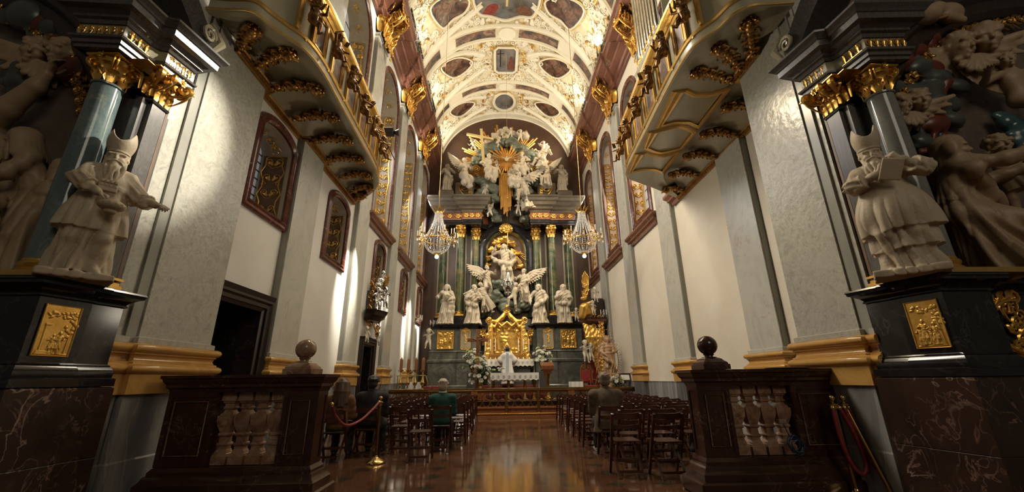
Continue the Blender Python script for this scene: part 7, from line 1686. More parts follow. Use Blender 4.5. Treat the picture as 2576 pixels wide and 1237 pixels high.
# ------------------------------------------------------------------ marble balustrades
def balustrade(sgn, label, X=lambda x: x):
    t = thing('marble_balustrade', label, 'balustrade', (X(-2.95), 5.36, 0)); sd = 1
    x0, x1, oa, ob = -3.86, -2.13, -3.30, -2.53; y0, y1 = 5.2, 5.5
    bx = lambda mb, a, b, *r: mb.box(*sorted((X(a), X(b))), *r)
    P = [(X(x0), y1), (X(x0), y0), (X(x1), y0), (X(x1), y1)]
    if sgn < 0: P = P[::-1]
    MB().molding([(-.14, 1.19), (.0, 1.19), (.01, 1.23), (.035, 1.25), (.035, 1.28), (.06, 1.31), (.07, 1.345), (.085, 1.35), (.085, 1.385), (-.14, 1.39)], P, closed=True).build('top_rail', BALM, t, 30)
    MB().molding([(-.14, .17), (.10, .17), (.10, .24), (.07, .27), (.05, .32), (.03, .33), (.03, .36), (.0, .40), (-.14, .41)], P, closed=True).build('base_rail', BALM, t, 30)
    mb = MB(); bx(mb, x0 - .1, x1 + .16, y0 - .16, y1 + .12, 0, .17, .02); bx(mb, x0, x1, y0 + .1, y1 - .1, .17, .41); bx(mb, x0, x1, y0 + .1, y1 - .1, 1.2, 1.38); mb.build('plinth', BALM, t, 20)
    for a, b in ((x0, oa), (ob, x1)):
        mb = MB(); bx(mb, a + (.012 if a == x0 else 0), b - (.012 if b == x1 else 0), y0 + .012, y1 - .012, .40, 1.2); xs, xq = (x1 - .013, x1 - .001) if b == x1 else (x0 + .001, x0 + .013); bx(mb, xs, xq, y0 + .013, y0 + .06, .405, 1.195); bx(mb, xs, xq, y1 - .06, y1 - .012, .405, 1.195); bx(mb, xs, xq, y0 + .06, y1 - .06, 1.14, 1.195); bx(mb, xs, xq, y0 + .06, y1 - .06, .405, .46)
        w = .05; m = lambda q, r, *z: bx(mb, q, r, *z)
        m(a, a + w, y0, y0 + .013, .405, 1.195); m(b - w, b, y0, y0 + .013, .405, 1.195); m(a + w, b - w, y0 + .001, y0 + .013, 1.14, 1.195); m(a + w, b - w, y0 + .001, y0 + .013, .405, .46); mb.build('pier_panel', BALM, t, 0)
        mb = MB(); P2 = [(X(a + .09), y0 - .004, .52), (X(b - .09), y0 - .004, .52), (X(b - .09), y0 - .004, 1.09), (X(a + .09), y0 - .004, 1.09)]; mb.tube(P2, .007, 4, loop=True); mb.build('panel_bead', BALU, t, 40)
    n = 4; s = (ob - oa)/n
    PR = [(.082, .41), (.082, .50), (.078, .505), (.075, .52), (.066, .525), (.062, .545), (.05, .57), (.05, .60), (.058, .605), (.062, .62), (.058, .635), (.047, .64), (.045, .70), (.058, .71), (.063, .725), (.058, .74), (.05, .745), (.07, .80), (.085, .84), (.09, .88), (.09, .93), (.075, .935), (.072, .95), (.055, .965), (.045, .985), (.045, 1.0), (.058, 1.005), (.06, 1.02), (.05, 1.03), (.05, 1.06), (.066, 1.075), (.07, 1.09), (.082, 1.095), (.082, 1.2)]
    for i in range(n):
        c = oa + (i + .5)*s; MB().lathe([(r*1.414, z) for r, z in PR], (X(c), 5.35, 0), 4, ph=PI/4).build('baluster', BALU, t, 20)
    bx_ = X(-2.42); mb = MB()
    mb.rings([[(bx_ + a*w, 5.35 + b*w, z) for a, b in ((-1, -1), (1, -1), (1, 1), (-1, 1))] for w, z in ((.17, 1.39), (.17, 1.45), (.155, 1.455), (.15, 1.475), (.12, 1.50), (.105, 1.52), (.07, 1.535), (.06, 1.545))])
    mb.lathe([(.055, 1.54), (.05, 1.56), (.07, 1.575), (.05, 1.59)], (bx_, 5.35, 0), 20); mb.build('finial_base', BALM if sgn < 0 else BALU, t, 25)
    MB().ball((bx_, 5.35, 1.69), .122, 28, 18).build('finial_ball', BALM if sgn < 0 else BALU, t, 180)
    return t
balustrade(1, 'brown marble balustrade with ball finial in the left foreground')
balustrade(-1, 'brown marble balustrade with dark ball finial in the right foreground', lambda x: .30 - x)
# things at the right balustrade
S = SD(); S.skirt((0, 0, .33), (0, 0, 0), (.09, .06), (.17, .1), 7, .08, 2, .02); S.ell((0, 0, .04), (.17, .1, .05), None, .03); V, Q = S.mesh(.012)
t = thing('handbag', 'black handbag hanging from the chair beside the right balustrade', 'handbag', (3.2, 7.0, .18)); o = np_obj('bag', V, Q, BLK_C); o.parent = t
MB().tube([(3.12, 7.0, .5), (3.14, 7.0, .72), (3.2, 7.0, .8), (3.26, 7.0, .72), (3.28, 7.0, .5)], .012, 6).build('strap', BLK_C, t, 50)
t = thing('blue_cable', 'coiled blue cable with a small socket hanging on the right balusters', 'cable', (3.5, 5.15, .5))
pts = []; rn = random.Random(2)
for i in range(60): a = i*.62; pts.append((3.46 + .11*math.cos(a)*(.5 + .5*rn.random()) + .001*i, 5.14 + .01*math.sin(i), .56 + .10*math.sin(a)*(.6 + .4*rn.random()) - .001*i))
MB().tube(pts, .006, 5).build('coil', M('blue_cable_plastic', two((.012, .03, .07), (.02, .05, .11)), 10, 2, .4), t, 60)
MB().box(3.33, 3.42, 5.12, 5.18, .76, .81, .005).build('socket', M('beige_plastic', two((.20, .15, .10), (.26, .2, .14)), 10, 2, .5), t, 20)
MB().tube([(3.38, 5.14, .77), (3.40, 5.13, .7), (3.43, 5.14, .62)], .006, 5).build('lead', BLK_C, t, 60)
o = MB().lathe([(.0, 0), (.16, 0), (.18, .008), (.16, .016), (.0, .018)], (3.72, 5.35, 1.39), 16, sx=1.6).build('black_cap', BLK_C, None, 60); tag(o, 'flat black cap lying on the right balustrade rail', 'cap')
# ------------------------------------------------------------------ side altars at the two near piers
def side_altar(sgn, lab):
    MXX = (lambda x: x) if sgn > 0 else (lambda x: .18 - x)
    def path(P): Q = [(MXX(x), y) for x, y in P]; return Q
    sd = 1 if sgn > 0 else -1
    t = thing('side_altar', lab, 'side altar', (MXX(-4.6), 4.0, 0))
    # plan: camera-facing front, twisted pedestal, recess and narrow return strip
    PP = [(-8.5, 3.95), (-4.60, 3.95), (-4.60, 3.74), (-4.11, 3.74), (-4.03, 4.15), (-4.05, 4.17), (-4.00, 4.46), (-4.3, 4.50)]
    MB().molding([(-.5, 0), (.07, 0), (.07, .62), (.065, .625), (.07, .63), (.07, 1.26), (.05, 1.275), (-.5, 1.28)], path(PP), side=sd).build('veined_base', GRAN, t, 20)
    MB().molding([(-.4, 1.28), (.065, 1.28), (.065, 1.35), (.04, 1.36), (.045, 1.40), (.035, 1.44), (.015, 1.465), (.02, 1.475), (.0, 1.49), (0, 2.06), (-.4, 2.07)], path(PP), side=sd).build('black_die', BLK, t, 25)
    MB().molding([(-.4, 2.06), (.0, 2.06), (.022, 2.07), (.02, 2.085), (.01, 2.095), (.03, 2.12), (.07, 2.15), (.105, 2.165), (.11, 2.19), (.12, 2.20), (.11, 2.22), (-.4, 2.235)], path(PP), side=sd).build('black_cornice', BLK, t, 30)
    # gilded relief on the pedestal face
    a, b = Vector((-4.098, 3.80, 0)), Vector((-4.046, 4.07, 0)); u = (b - a); L = u.length; u.normalize(); n = Vector((u.y, -u.x, 0))
    mir = lambda p: (MXX(p.x), p.y, p.z); z0, z1 = 1.545, 2.0
    mb = MB(); C4 = [a + Vector((0, 0, z0)), b + Vector((0, 0, z0)), b + Vector((0, 0, z1)), a + Vector((0, 0, z1))]
    mb.add([mir(p + n*d) for d in (-.01, .010) for p in C4], [(3, 2, 1, 0), (4, 5, 6, 7), (0, 1, 5, 4), (1, 2, 6, 5), (2, 3, 7, 6), (3, 0, 4, 7)]); mb.tube([mir(p + n*.012) for p in C4], .008, 5, loop=True); pl = mb.build('gilded_relief', GOLD, t, 30)
    VV, QQ = [], []; no = 0
    def put(S, vox, cx, cz, h):
        nonlocal no
        V, Q = S.mesh(vox); P = [a + u*(cx*L + v[0]*h) + n*(.010 - v[1]*h*.45) + Vector((0, 0, z0 + (z1-z0)*cz + v[2]*h)) for v in V]
        VV.extend(mir(p) for p in P); QQ.append((Q if sgn > 0 else Q[:, ::-1]) + no); no += len(V)
    GP = [(.62, .04, .20, 5), (.45, .06, .17, 6)] if sgn > 0 else [(.30, .06, .21, 7), (.45, .05, .17, 8), (.62, .07, .24, 9), (.76, .05, .19, 10)]
    for cx, cz, h, sd_ in GP: put(fig(dict(hl=(-.16, -.14, .6 + .03*(sd_ % 4)), hr=(.15, -.14, .72 - .04*(sd_ % 3)), yaw=.4 - .25*(sd_ % 4)), seed=sd_, hair='veil' if sd_ % 2 else 'short', folds=7, amp=.16), .014, cx, cz, h)
    S = SD(); rr = random.Random(4 + sgn)
    for i in range(26): S.ell((rr.uniform(-.5, .5), 0, rr.uniform(-.14, .12)), (rr.uniform(.05, .11), .06, rr.uniform(.04, .08)), (0, rr.uniform(-1, 1), 0), .02)
    put(S, .014, .52 if sgn > 0 else .45, .82, .22)
    S = SD(); S.cap((0, 0, 0), (.03, 0, .9), .05, .035, .02)
    for i in range(16): S.ell((rr.uniform(-.16, .16), 0, rr.uniform(.5, 1.2)), (.07, .05, .06), (0, rr.uniform(-1, 1), 0), .02)
    put(S, .016, .86 if sgn > 0 else .12, .06, .27)
    S = SD(); S.box((0, 0, .02), (.5, .06, .03)); S.box((-.3, 0, .09), (.18, .05, .05)); S.box((-.38, 0, .6), (.03, .05, .5)); S.box((-.33, 0, 1.1), (.10, .06, .04)); put(S, .016, .5, .03, .24)
    np_obj('relief_figures', np.array(VV), np.concatenate(QQ), GOLD, t)
    # gilded plinth blocks
    ex = lambda m, x0, x1, *r: m.box(*sorted((MXX(x0), MXX(x1))), *r)
    mb = MB(); ex(mb, -8.5, -4.12, 3.66, 4.2, 2.235, 2.285); mb.build('gilt_plinth', GOLDF, t, 10)
    mb = MB(); ex(mb, -4.06, -3.97, 4.06, 4.34, 2.235, 2.27); ex(mb, -4.05, -3.985, 4.09, 4.32, 2.27, 2.30); ex(mb, -4.06, -3.96, 4.07, 4.33, 2.32, 2.345); mb.build('gilt_pilaster_base', GOLD, t, 10)
    # column
    cx, cy = MXX(-4.31), 3.86
    MB().lathe([(.18, 2.285), (.185, 2.30), (.165, 2.32), (.155, 2.325), (.165, 2.345), (.172, 2.365), (.16, 2.385), (.148, 2.39), (.148, 2.41)], (cx, cy, 0), 32).build('column_base', GOLD, t, 50)
    MB().lathe([(.142, 2.41), (.14, 2.7), (.138, 3.3), (.128, 4.36), (.126, 4.385), (.14, 4.39), (.142, 4.41), (.126, 4.42)], (cx, cy, 0), 40).build('column', BLUE if sgn > 0 else BLUG, t, 50)
    colcap(MB(), (cx, cy, 4.41), .13, .34).build('column_capital', GOLD, t, 60)
    # dark waved pilasters behind the statue
    mb = MB(); ex(mb, -4.5, -4.10, 4.06, 4.45, 2.3, 4.42); ex(mb, -4.14, -4.06, 4.02, 4.30, 2.3, 4.42); ex(mb, -4.07, -4.01, 4.10, 4.29, 2.345, 4.42); mb.build('dark_pilaster', GRY, t, 10)
    mb = MB(); ex(mb, -4.10, -4.02, 4.305, 4.34, 2.3, 4.5); mb.build('copper_edge', ORNP, t, 0)
    mb = MB(); P3 = path([(-4.14, 4.02), (-4.01, 4.09), (-4.01, 4.30), (-4.1, 4.32)]); mb.molding([(-.03, 4.40), (.012, 4.40), (.018, 4.42), (.01, 4.44), (-.03, 4.44)], P3, side=sd); mb.build('pilaster_ring', BLK, t, 30)
    mb = MB(); nx = 1*sd; acap(mb, MXX(-4.03), nx, 4.19, .12, 4.44, .34, ny=3)
    for q in (-1, 1): mb.scroll((MXX(-3.9), 4.19 + q*.13, 4.66), (nx, 0, 0), (0, 0, 1), .075, 1.9, .02, 1, 0, (-.1, -.14), 18, 5)
    acap(mb, MXX(-4.08), nx, 4.02, .06, 4.46, .3, ny=2); mb.build('pilaster_capital', GOLD, t, 60)
    # entablature stepping round column and pilaster
    EP = [(-4.60, 4.42), (-4.56, 4.40), (-4.56, 3.62), (-4.10, 3.64), (-4.07, 3.92), (-4.02, 4.0), (-3.94, 4.02), (-3.88, 4.36), (-4.2, 4.42)]
    MB().molding([(-.4, 4.75), (.0, 4.75), (.0, 4.79), (.02, 4.80), (.02, 4.845), (.045, 4.86), (.05, 4.885), (-.4, 4.89)], path(EP), side=sd).build('architrave', GRY, t, 20)
    MB().molding([(-.4, 4.89), (.0, 4.89), (.015, 4.97), (-.005, 5.06), (-.4, 5.06)], path(EP), side=sd).build('frieze', OLIVE, t, 30)
    for (p, q) in (((-4.56, 3.60), (-4.10, 3.62)), ((-4.07, 3.66), (-4.05, 3.92)), ((-3.93, 4.04), (-3.87, 4.34))):
        mb = MB(); p, q = Vector((MXX(p[0]), p[1], 4.975)), Vector((MXX(q[0]), q[1], 4.975)); d = (q - p); Ln = d.length; d.normalize(); k = max(2, int(Ln/.075))
        for i in range(k):
            c = p + d*Ln*(i + .5)/k; mb.scroll(c, d, (0, 0, 1), .042, 1.7, .0065, 1, i, (.03, -.06), 14, 4); mb.scroll(c + Vector((0, 0, .03)), -d, (0, 0, 1), .028, 1.5, .0055, 1, i*2, None, 12, 4); mb.leaf(c - Vector((0, 0, .06)), (0, 0, 1), Vector((d.y, -d.x, 0))*sd, .10, .035, .3, 5, 3)
        mb.tube([p - Vector((0, 0, .07)), q - Vector((0, 0, .07))], .006, 4); mb.build('frieze_ornament', GOLD, t, 60)
    MB().molding([(-.4, 5.06), (.015, 5.06), (.03, 5.10), (.06, 5.115), (.06, 5.15), (.10, 5.18), (.16, 5.195), (.165, 5.27), (.18, 5.28), (.20, 5.31), (.235, 5.34), (.24, 5.365), (-.4, 5.40)], path(EP), side=sd).build('cornice', GRY, t, 20)
    # curved broken pediment and vase above
    mb = MB(); R = []
    for i in range(14):
        a_ = i/13; y = lerp(4.35, 3.4, a_); z = 5.40 + .55*math.sin(a_*1.5); R.append([(MXX(-4.3), y, z), (MXX(-3.86), y, z - .02), (MXX(-3.80), y, z + .08), (MXX(-3.74), y, z + .16), (MXX(-3.76), y, z + .2), (MXX(-4.3), y, z + .24)])
    mb.rings(R); mb.build('broken_pediment', GRY, t, 25)
    mb = MB(); mb.scroll((MXX(-3.76), 4.30, 5.62), (0, 1, 0), (0, 0, 1), .12, 1.8, .03, 1, 0, None, 18, 6); mb.tube([(MXX(-3.78), 4.42, 5.44), (MXX(-3.7), 4.46, 5.6), (MXX(-3.82), 4.48, 5.8), (MXX(-3.9), 4.46, 5.95)], [.03, .05, .04, .03], 6); mb.build('pediment_volute', OLIVE, t, 50)
    # slate back wall of the relief with its curved dark arch
    mb = MB(); ex(mb, -9, -4.5, 4.42, 4.52, 2.2, 9); mb.build('relief_wall', CLOUDS, t, 0)
    mb = MB(); R = []
    for i in range(16):
        an = PI*.5 - PI*.42*i/15; c = Vector((-7.6, 0, 3.4)); r = 3.0
        R.append([(MXX(c.x + (r + o)*math.cos(an)*1.05), 4.42 - d, c.z + (r + o)*math.sin(an)) for o, d in ((-.18, 0), (-.18, .12), (-.10, .2), (.05, .22), (.1, .32), (.22, .34), (.22, 0))])
    mb.rings(R); mb.build('dark_arch', WOODB, t, 25)
    mb = MB()
    for i in range(22):
        an = PI*.5 - PI*.40*i/21; c = Vector((-7.6 + 2.72*math.cos(an)*1.05, 4.28, 3.4 + 2.72*math.sin(an))); c.x = MXX(c.x); uu = Vector((-math.sin(an)*sd, 0, math.cos(an))); mb.scroll(c, uu, uu.cross(Vector((0, 1, 0))), .09, 1.5, .022, 1, i, (.1, -.15), 12, 4); mb.rosette(c, uu, uu.cross(Vector((0, 1, 0))), .06, 5)
    mb.build('arch_gilding', GOLDD, t, 60)
    return t
side_altar(1, 'side altar in the left foreground with black pedestal, blue grey column and gilded capitals')
side_altar(-1, 'side altar in the right foreground with black pedestal, grey column and gilded capitals')
# gilded cartouche at the right edge
mb = MB()
for i in range(12):
    a = PI*.5 + PI*i/11; mb.scroll((5.14 + .3*math.cos(a), 3.90, 1.74 + .25*math.sin(a)), (1, 0, 0), (0, 0, 1), .06, 1.5, .018, 1, i, (.05, -.1), 12, 5); mb.leaf((5.14 + .26*math.cos(a), 3.90, 1.74 + .22*math.sin(a)), (math.cos(a), 0, math.sin(a)), (0, -1, 0), .14, .09, .35, 5, 2)
mb.tube([(5.14 + .30*math.cos(PI*.45 + PI*1.1*i/14), 3.88, 1.74 + .26*math.sin(PI*.45 + PI*1.1*i/14)) for i in range(15)], .02, 6)
for i in range(9): mb.scroll((5.12 + .05*(i % 3), 3.92, 1.55 + .06*i), (1 if i % 2 else -1, 0, 0), (0, 0, 1), .07, 1.5, .018, 1, i, (.02, -.12), 12, 5)
tag(mb.build('gilded_cartouche', GOLD, ang=60), 'gilded scroll cartouche on the black altar front at the right edge', 'cartouche')

# the two mitred priests -------------------------------------------------
def part_mesh(S, vox, nme, mat, t, h): V, Q = S.mesh(vox); o = np_obj(nme, V*h, Q, mat); o.parent = t; return o
def priest(label, loc, rz, J, h, seed, right):
    t = thing('priest_statue', label, 'statue', loc, 'statues of mitred priests', rz)
    S = fig(J, robe=False, sleeves=.8, hair='short', beard=.10 if not right else .07, fingers=True, seed=seed, folds=9, amp=.1, curl=(.75, .9) if not right else (1.2, 1.2), legs=True, fold=.010, upr=.0, tunic=False, hk=1.12)
    hip, neck = Vector(J.get('hip', DEF['hip'])), Vector(J.get('neck', DEF['neck'])); wst = lerp(hip, neck, .45)
    S.ell(lerp(hip, neck, .62), (.115, .085, .14), None, .04); S.cap(neck - Vector((.085, 0, .035)), neck - Vector((-.085, 0, .035)), .042, None, .03)
    S.skirt(neck - Vector((0, 0, .008)), wst, (.062, .055), (.128, .102), 5, .035, seed, .03, bulge=.012)
    # knee-length tunic over a longer under-robe
    if not right:
        S.skirt(wst, (.0, .0, .33), (.115, .09), (.185, .15), 5, .09, 2.2, .03, bulge=.012); S.skirt((0, 0, .40), (.0, -.005, .03), (.13, .105), (.155, .125), 8, .11, 1.1, .03)
    else:
        S.skirt(wst, (.02, .0, .30), (.13, .11), (.215, .17), 5, .06, .6, .03, bulge=.035); S.skirt((.01, 0, .36), (.02, 0, .165), (.16, .125), (.18, .145), 7, .11, 2.5, .02); S.skirt((.01, 0, .2), (.02, 0, .02), (.145, .115), (.165, .135), 8, .12, 4.5, .02)
    for q in (-1, 1):   # wide sleeves hanging from the forearms
        sh = neck + Vector((q*.105, 0, -.04)); w = Vector(J['hl' if q < 0 else 'hr']); el, w = ik(sh, w, .175, .155, J.get('pl' if q < 0 else 'pr', (q*.8, .5, -.6)))
        dd = (w - el).normalized(); de = (el - sh).normalized()
        S.skirt(sh - de*.01, el + de*.025, (.046, .046), (.062, .056), 6, .13, seed + q, .03, swirl=.8); S.skirt(el - dd*.035, lerp(el, w, .50), (.058, .054), (.056, .052), 5, .15, seed*2 + q, .012, swirl=-.7)
        for k in range(3): c_ = lerp(el, w, .08 + .16*k); S.cap(c_ - Vector((0, .03, .045)), c_ + Vector((0, .02, .05)), .016, .012, .012)
        S.path([lerp(el, w, .46) + (dd.orthogonal().normalized()*math.cos(k*PI/5) + dd.cross(dd.orthogonal().normalized())*math.sin(k*PI/5))*.053 for k in range(11)], .008, .004)
    R = Euler((J.get('pitch', 0), 0, J.get('yaw', 0))).to_matrix(); hc = neck + (neck - hip).normalized()*.085 + Vector((0, -.012, 0)); T = lambda x, y, z: hc + R @ Vector((x, y, z))*1.12
    S.path([T(0, -.06, -.06), T(0, -.075, -.10), T(0, -.085, -.12 if right else -.16)], [.030, .030, .012], .01)
    for i in range(6):
        x = (i - 2.5)/2.5; L = (.16 if not right else .11)*(1 - .3*x*x); wv = lambda k: .006*math.sin(i*2.3 + k*1.9)
        S.path([T(x*.05, -.05 + .032*abs(x), -.028 - .022*(1 - abs(x)))] + [T(x*(.056 - .006*k) + wv(k), -.094 + .034*abs(x) - .006*k, -.05 - .022*k - L*k*.13) for k in range(1, 6)], [.0115, .0125, .0125, .0115, .010, .004], .001)
    for q in (-1, 1): S.path([T(q*.004, -.08, -.036), T(q*.03, -.075, -.046), T(q*.044, -.058, -.062)], [.0075, .008, .005], .002)
    S.path([neck + Vector((.052*math.cos(k*PI/6), .045*math.sin(k*PI/6), -.012 + .012*math.sin(k*PI/6))) for k in range(13)], .012, .004)
    S.box((0, 0, -.0), (.19, .15, .022), None, .006, .006)
    part_mesh(S, .0043, 'figure', STAT, t, h)
    # mitre: two horns with a deep notch
    R = Euler((J.get('pitch', 0), 0, J.get('yaw', 0))).to_matrix(); hc = neck + (neck - hip).normalized()*.085 + Vector((0, -.012, 0))
    if 'head' in J: hc = Vector(J['head'])
    S = SD(); c = hc + R @ Vector((0, .004, .04))
    S.skirt(c, c + R @ Vector((0, .01, .19)), (.064, .072), (.068, .07), 3, .0, 0, .004, x=tuple(R @ Vector((1, 0, 0))), bulge=.02)
    S.ell(c + R @ Vector((0, .008, .215)), (.062, .2, .135), R, .006, True); S.ell(c + R @ Vector((0, .008, .16)), (.058, .052, .13), R, .006, True); S.ell(c + R @ Vector((0, 0, .0)), (.069, .077, .014), R, .004)
    part_mesh(S, .0058, 'mitre', STAT, t, h)
    return t
JL = dict(hl=(-.035, -.20, .575), hr=(.29, -.14, .60), yaw=-.15, pitch=.05, fl=(-.08, .02, .03), fr=(.07, -.05, .03), neck=(.015, -.01, .835), pl=(-1, -.2, -.2), pr=(.3, .6, -.9), ul=(0, -.2, 1), ur=(0, -.6, .8), dl=(.9, -.35, -.35))
t = priest('stone statue of a mitred bearded priest with a censer on the left black pedestal', (-4.02, 3.88, 2.262), PI/2 - .72, JL, 1.38, 301, False)
S = SD(); c = Vector((.055, -.225, .49)); S.ell(c, (.075, .075, .04), None, .01); S.skirt(c + Vector((0, 0, .01)), c + Vector((0, 0, .062)), (.058, .058), (.02, .02), 6, .0, 0, .01); S.ell(c + Vector((0, 0, .07)), (.012, .012, .012), None, .006); S.ell(c - Vector((0, 0, .045)), (.035, .035, .02), None, .01)
for i in range(14): a = 2*PI*i/14; S.ell(c + Vector((.074*math.cos(a), .074*math.sin(a), .004)), (.007, .007, .007), None, .003)
part_mesh(S, .0055, 'censer', STAT, t, 1.38)
S = SD(); S.box((.012, -.142, .655), (.052, .012, .047), (-.2, 0, 0), .004, .004)
for i in range(3):
    for j in range(4): S.box((.012 + (j - 1.5)*.024, -.155, .655 + (i - 1)*.029), (.0095, .006, .0115), (-.2, 0, 0), .003, .002)
part_mesh(S, .004, 'breastplate', STAT, t, 1.38)
JR = dict(hl=(-.02, -.18, .70), hr=(.13, -.18, .765), yaw=.1, pitch=.12, fl=(-.06, -.04, .03), fr=(.09, -.02, .03), neck=(-.01, -.01, .835), pl=(-1, .1, -.5), pr=(1, .1, -.6), ul=(0, -1, .2), ur=(0, -1, .2), dl=(.5, -.2, .8), dr=(-.6, -.2, .75))
t = priest('stone statue of a mitred bearded priest holding a book on the right black pedestal', (4.15, 3.84, 2.262), -PI/2 + .80, JR, 1.46, 302, True)
S = SD(); S.box((.06, -.215, .70), (.058, .012, .075), (.35, .35, .1), .003, .003); part_mesh(S, .005, 'book', STAT, t, 1.46)

# relief figures of the side altars ------------------------------------------
def cherubs(label, c, s, seed, rz=0, wings=True, mat=STATD):
    random.seed(seed); S = SD(); hair = 'curly'
    head(S, (-.075, 0, .02), 1.45, .35, .25, .1, hair, 0, True); head(S, (.085, -.02, .06), 1.45, -.3, .25, -.1, hair, 0, True)
    for q in (-1, 1):
        wing(S, (q*.03, .05, -.08), (q, -.1, .15 if q > 0 else -.05), (0, -.2, 1), .36, 7)
    for i in range(7): a = -PI*.95 + PI*.9*i/6; S.cap((.03*math.cos(a), 0, -.08), (.12*math.cos(a), -.02, -.08 + .13*math.sin(a)), .03, .025, .01)
    V, Q = S.mesh(.010); o = np_obj('cherub_heads', V*s, Q, mat); o.location = c; o.rotation_euler = (0, .1, rz); return tag(o, label, 'cherubs', None)
cherubs('pair of winged cherub heads on the dark left side altar relief', (-5.62, 4.26, 5.18), 1.55, 1, .3)
cherubs('pair of winged cherub heads below the dark arch at the right edge', (6.32, 4.14, 5.42), 1.75, 2, -.3)
cherubs('pair of cherub heads among red clouds beside the right grey column', (5.28, 4.24, 4.56), 1.3, 3, -.2)
def relief_fig(label, loc, h, J, seed, rz, nme='relief_figure', mat=STATD, **k):
    k.setdefault('fold', .012); S = fig(J, seed=seed, fingers=True, upr=.45, **k); V, Q = S.mesh(.0065); o = np_obj(nme, V*h, Q, mat); o.location = loc; o.rotation_euler = (0, 0, rz); return tag(o, label, 'statue', 'relief figures of the side altars')
DR = [([(-.1, -.02, .78), (-.12, -.07, .6), (.0, -.14, .47), (.12, -.18, .40), (.16, -.15, .2)], .03), ([(.10, .02, .76), (.12, .0, .56), (.09, .02, .35)], .032)]
ST = dict(hip=(0, .02, .40), neck=(0, -.03, .70), fl=(-.08, -.26, .03), fr=(.1, -.22, .03))
relief_fig('seated veiled woman of pale stone reaching to a child on the right side altar', (5.30, 4.12, 2.26), 1.98, dict(ST, hl=(-.10, -.33, .66), hr=(.12, -.33, .63), yaw=-.15, pl=(-.8, .2, -.7), pr=(.8, .3, -.7)), 401, .95, hair='veil', folds=9, amp=.16, hem=((0, -.14, .0), (.21, .20)), sleeves=.95, fat=.88, cloak=DR)
relief_fig('standing stone child held by the seated woman on the right side altar', (5.98, 4.06, 2.95), 1.12, dict(hip=(0, 0, .45), neck=(.0, -.02, .72), hl=(-.12, -.16, .72), hr=(.14, -.1, .52), fl=(-.06, .02, .04), fr=(.16, -.06, .06), yaw=.3), 402, -.7, hair='curly', kid=True, robe=True, hem=((.04, 0, .32), (.14, .12)), bare=True, folds=6)
relief_fig('bare winged angel with outstretched arm at the right edge of the picture', (6.60, 4.12, 3.92), 1.40, dict(hl=(-.33, -.12, .70), hr=(.2, -.1, .6), hip=(.05, 0, .5), neck=(.02, -.02, .80), yaw=-.5, fl=(.1, -.1, .1), fr=(.2, 0, .05)), 403, .0, hair='curly', robe=False, bare=True, wings=[((-1, .1, .25), (.1, .0, 1), .34)])
relief_fig('standing bearded hooded man of stone in the dark left side altar', (-4.95, 4.16, 2.28), 1.72, dict(hl=(-.14, -.28, .56), hr=(-.02, -.26, .52), yaw=-.7, pitch=.25, neck=(-.05, -.1, .80), fl=(-.02, 0, .03), fr=(.1, .04, .03), pl=(-.9, .1, -.5), pr=(.9, .0, -.5)), 404, -.55, hair='veil', beard=.10, folds=8, amp=.14, hem=((.03, .02, 0), (.2, .16)), sleeves=.95, fat=.85, cloak=DR)
relief_fig('smaller bowed stone figure facing the hooded man at the left edge', (-5.52, 4.08, 2.28), 1.50, dict(hl=(-.1, -.24, .5), hr=(.12, -.26, .54), yaw=.3, pitch=.35, neck=(.02, -.08, .80)), 405, .9, hair='short', folds=8, amp=.13, sleeves=.95, fat=.85, cloak=DR)
S = SD(); S.path([(-5.95, 4.2, 4.05), (-5.68, 4.15, 4.32), (-5.42, 4.12, 4.62), (-5.33, 4.1, 4.78)], [.16, .12, .085, .06], .04); hand(S, Vector((-5.33, 4.1, 4.78)), (.35, -.1, 1), (-1, -.4, .2), 2.6, True, .4, 1)
S.path([(-5.9, 4.22, 4.0), (-5.7, 4.2, 3.85), (-5.55, 4.22, 3.65)], [.2, .18, .12], .05, fold=(20, .02)); S.ell((-5.95, 4.1, 4.35), (.2, .16, .22), None, .05)
V, Q = S.mesh(.014); tag(np_obj('relief_figure', V, Q, STATD), 'raised draped stone arm on the dark left side altar relief', 'statue', 'relief figures of the side altars')
def blobs(name, label, pts, mat, vox=.016):
    S = SD(); rn = random.Random(len(pts))
    for p in pts:
        x, y, z, r = p; S.ell((x, y, z), (r*rn.uniform(.9, 1.3), r*.6, r*rn.uniform(.75, 1.0)), (0, rn.uniform(-.6, .6), 0), .05)
        for i in range(4):
            a = rn.uniform(0, 2*PI); q = r*rn.uniform(.35, .6); S.ell((x + r*.9*math.cos(a), y + .02, z + r*.8*math.sin(a)), (q*1.3, q*.6, q*.8), (0, rn.uniform(-.8, .8), 0), .03)
    for a, b in zip(pts, pts[1:]): S.cap(a[:3], b[:3], .035, .035, .05)
    V, Q = S.mesh(vox); return tag(np_obj(name, V, Q, mat), label, 'cloud', 'clouds of the side altar reliefs')
rn = random.Random(77)
blobs('stucco_cloud', 'glossy red stucco clouds beside the right grey column', [(5.5, 4.3, 5.75, .17), (5.75, 4.3, 5.55, .14), (5.45, 4.3, 5.35, .17), (5.9, 4.3, 5.25, .12), (6.0, 4.3, 5.0, .09), (5.62, 4.3, 4.36, .16), (5.45, 4.32, 3.95, .10), (5.62, 4.32, 3.85, .09), (6.05, 4.32, 5.8, .15), (5.98, 4.32, 5.5, .1)], CLOUDR)
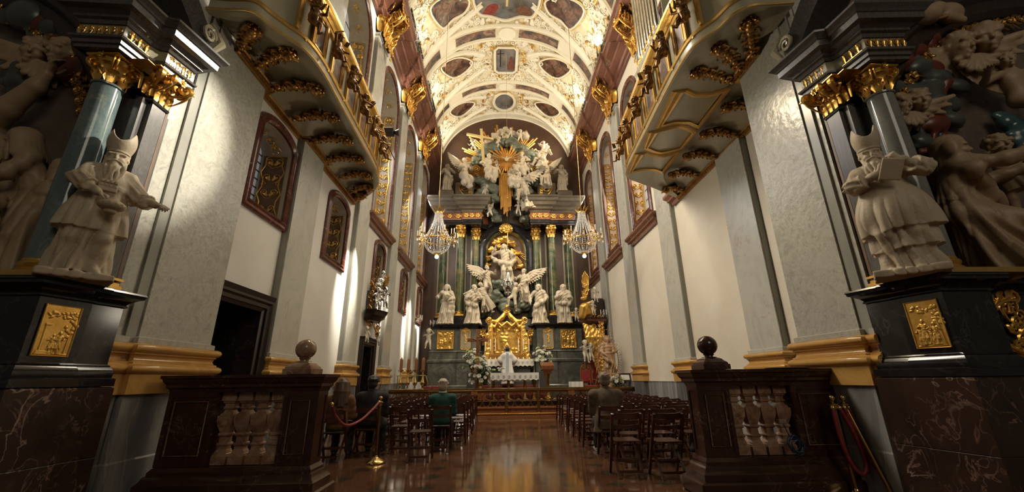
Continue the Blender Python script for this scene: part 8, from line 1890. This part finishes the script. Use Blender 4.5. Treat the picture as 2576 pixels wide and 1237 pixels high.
blobs('stucco_cloud', 'green grey stucco clouds beside the right grey column', [(5.75, 4.32, 5.85, .2), (5.7, 4.3, 5.25, .17), (5.95, 4.3, 5.1, .13), (6.15, 4.3, 4.95, .13), (5.3, 4.34, 4.95, .14), (5.55, 4.33, 4.85, .17), (5.8, 4.33, 4.7, .16), (5.95, 4.33, 4.45, .12), (5.45, 4.33, 4.7, .15), (5.4, 4.32, 4.1, .12), (5.62, 4.32, 4.05, .12), (5.78, 4.33, 4.9, .14), (6.0, 4.34, 4.7, .12)], CLOUDG)
blobs('stucco_cloud', 'blue green stucco clouds under the angel at the right edge', [(6.75, 4.2, 4.1, .26), (6.6, 4.2, 3.85, .22), (6.9, 4.2, 3.7, .25), (6.55, 4.25, 4.35, .15), (6.85, 4.25, 3.4, .18)], M('blue_green_cloud_stucco', two((.04, .09, .095), (.08, .15, .15)), 3, 5, .2))
blobs('stucco_cloud', 'dark red stucco clouds round the cherubs at the upper left', [(-5.35, 4.34, 5.05, .22), (-5.15, 4.36, 5.25, .2), (-5.3, 4.35, 5.5, .2), (-5.75, 4.35, 4.95, .16), (-5.6, 4.36, 5.55, .16), (-5.9, 4.33, 5.75, .2), (-5.55, 4.34, 5.85, .15)], CLOUDR)
blobs('stucco_cloud', 'dark blue green stucco clouds at the upper left edge', [(-5.95, 4.3, 5.05, .16), (-5.9, 4.3, 4.85, .14), (-5.7, 4.33, 4.78, .12), (-6.1, 4.28, 5.85, .25), (-5.75, 4.3, 5.68, .16), (-5.2, 4.36, 5.55, .2), (-4.98, 4.38, 5.1, .16), (-5.0, 4.38, 4.8, .12), (-5.25, 4.36, 5.75, .18)], CLOUDG)
S = SD(); S.path([(5.45, 4.15, 6.05), (5.6, 4.1, 5.92), (5.9, 4.12, 5.98), (6.1, 4.15, 6.12)], [.1, .13, .12, .09], .05, fold=(22, .012)); S.ell((6.25, 4.15, 6.05), (.18, .12, .15), None, .05); S.cap((6.15, 4.12, 5.95), (6.35, 4.12, 5.9), .06, .05, .03)
V, Q = S.mesh(.014); tag(np_obj('relief_figure', V, Q, STATD), 'draped stone figure part at the top of the right side altar relief', 'statue', 'relief figures of the side altars')
o = MB().tube([(5.48 + .36*math.cos(PI + PI*i/16) + .36, 4.08, 6.05 + .18*math.sin(PI + PI*i/16)) for i in range(17)], .02, 6).build('gilded_hem', GOLD, None, 60); tag(o, 'gilded curved hem at the top of the right side altar relief', 'ornament')
MB().box(5.66, 6.6, 3.9, 4.3, 2.24, 2.95, .03)
o = MB().box(5.68, 6.5, 4.0, 4.38, 2.24, 2.93, .03).build('reddish_ledge', M('red_brown_marble_ledge', two((.10, .03, .018), (.16, .05, .03)), 3, 6, .2), None, 20); tag(o, 'reddish marble ledge under the stone child on the right side altar', 'ledge')
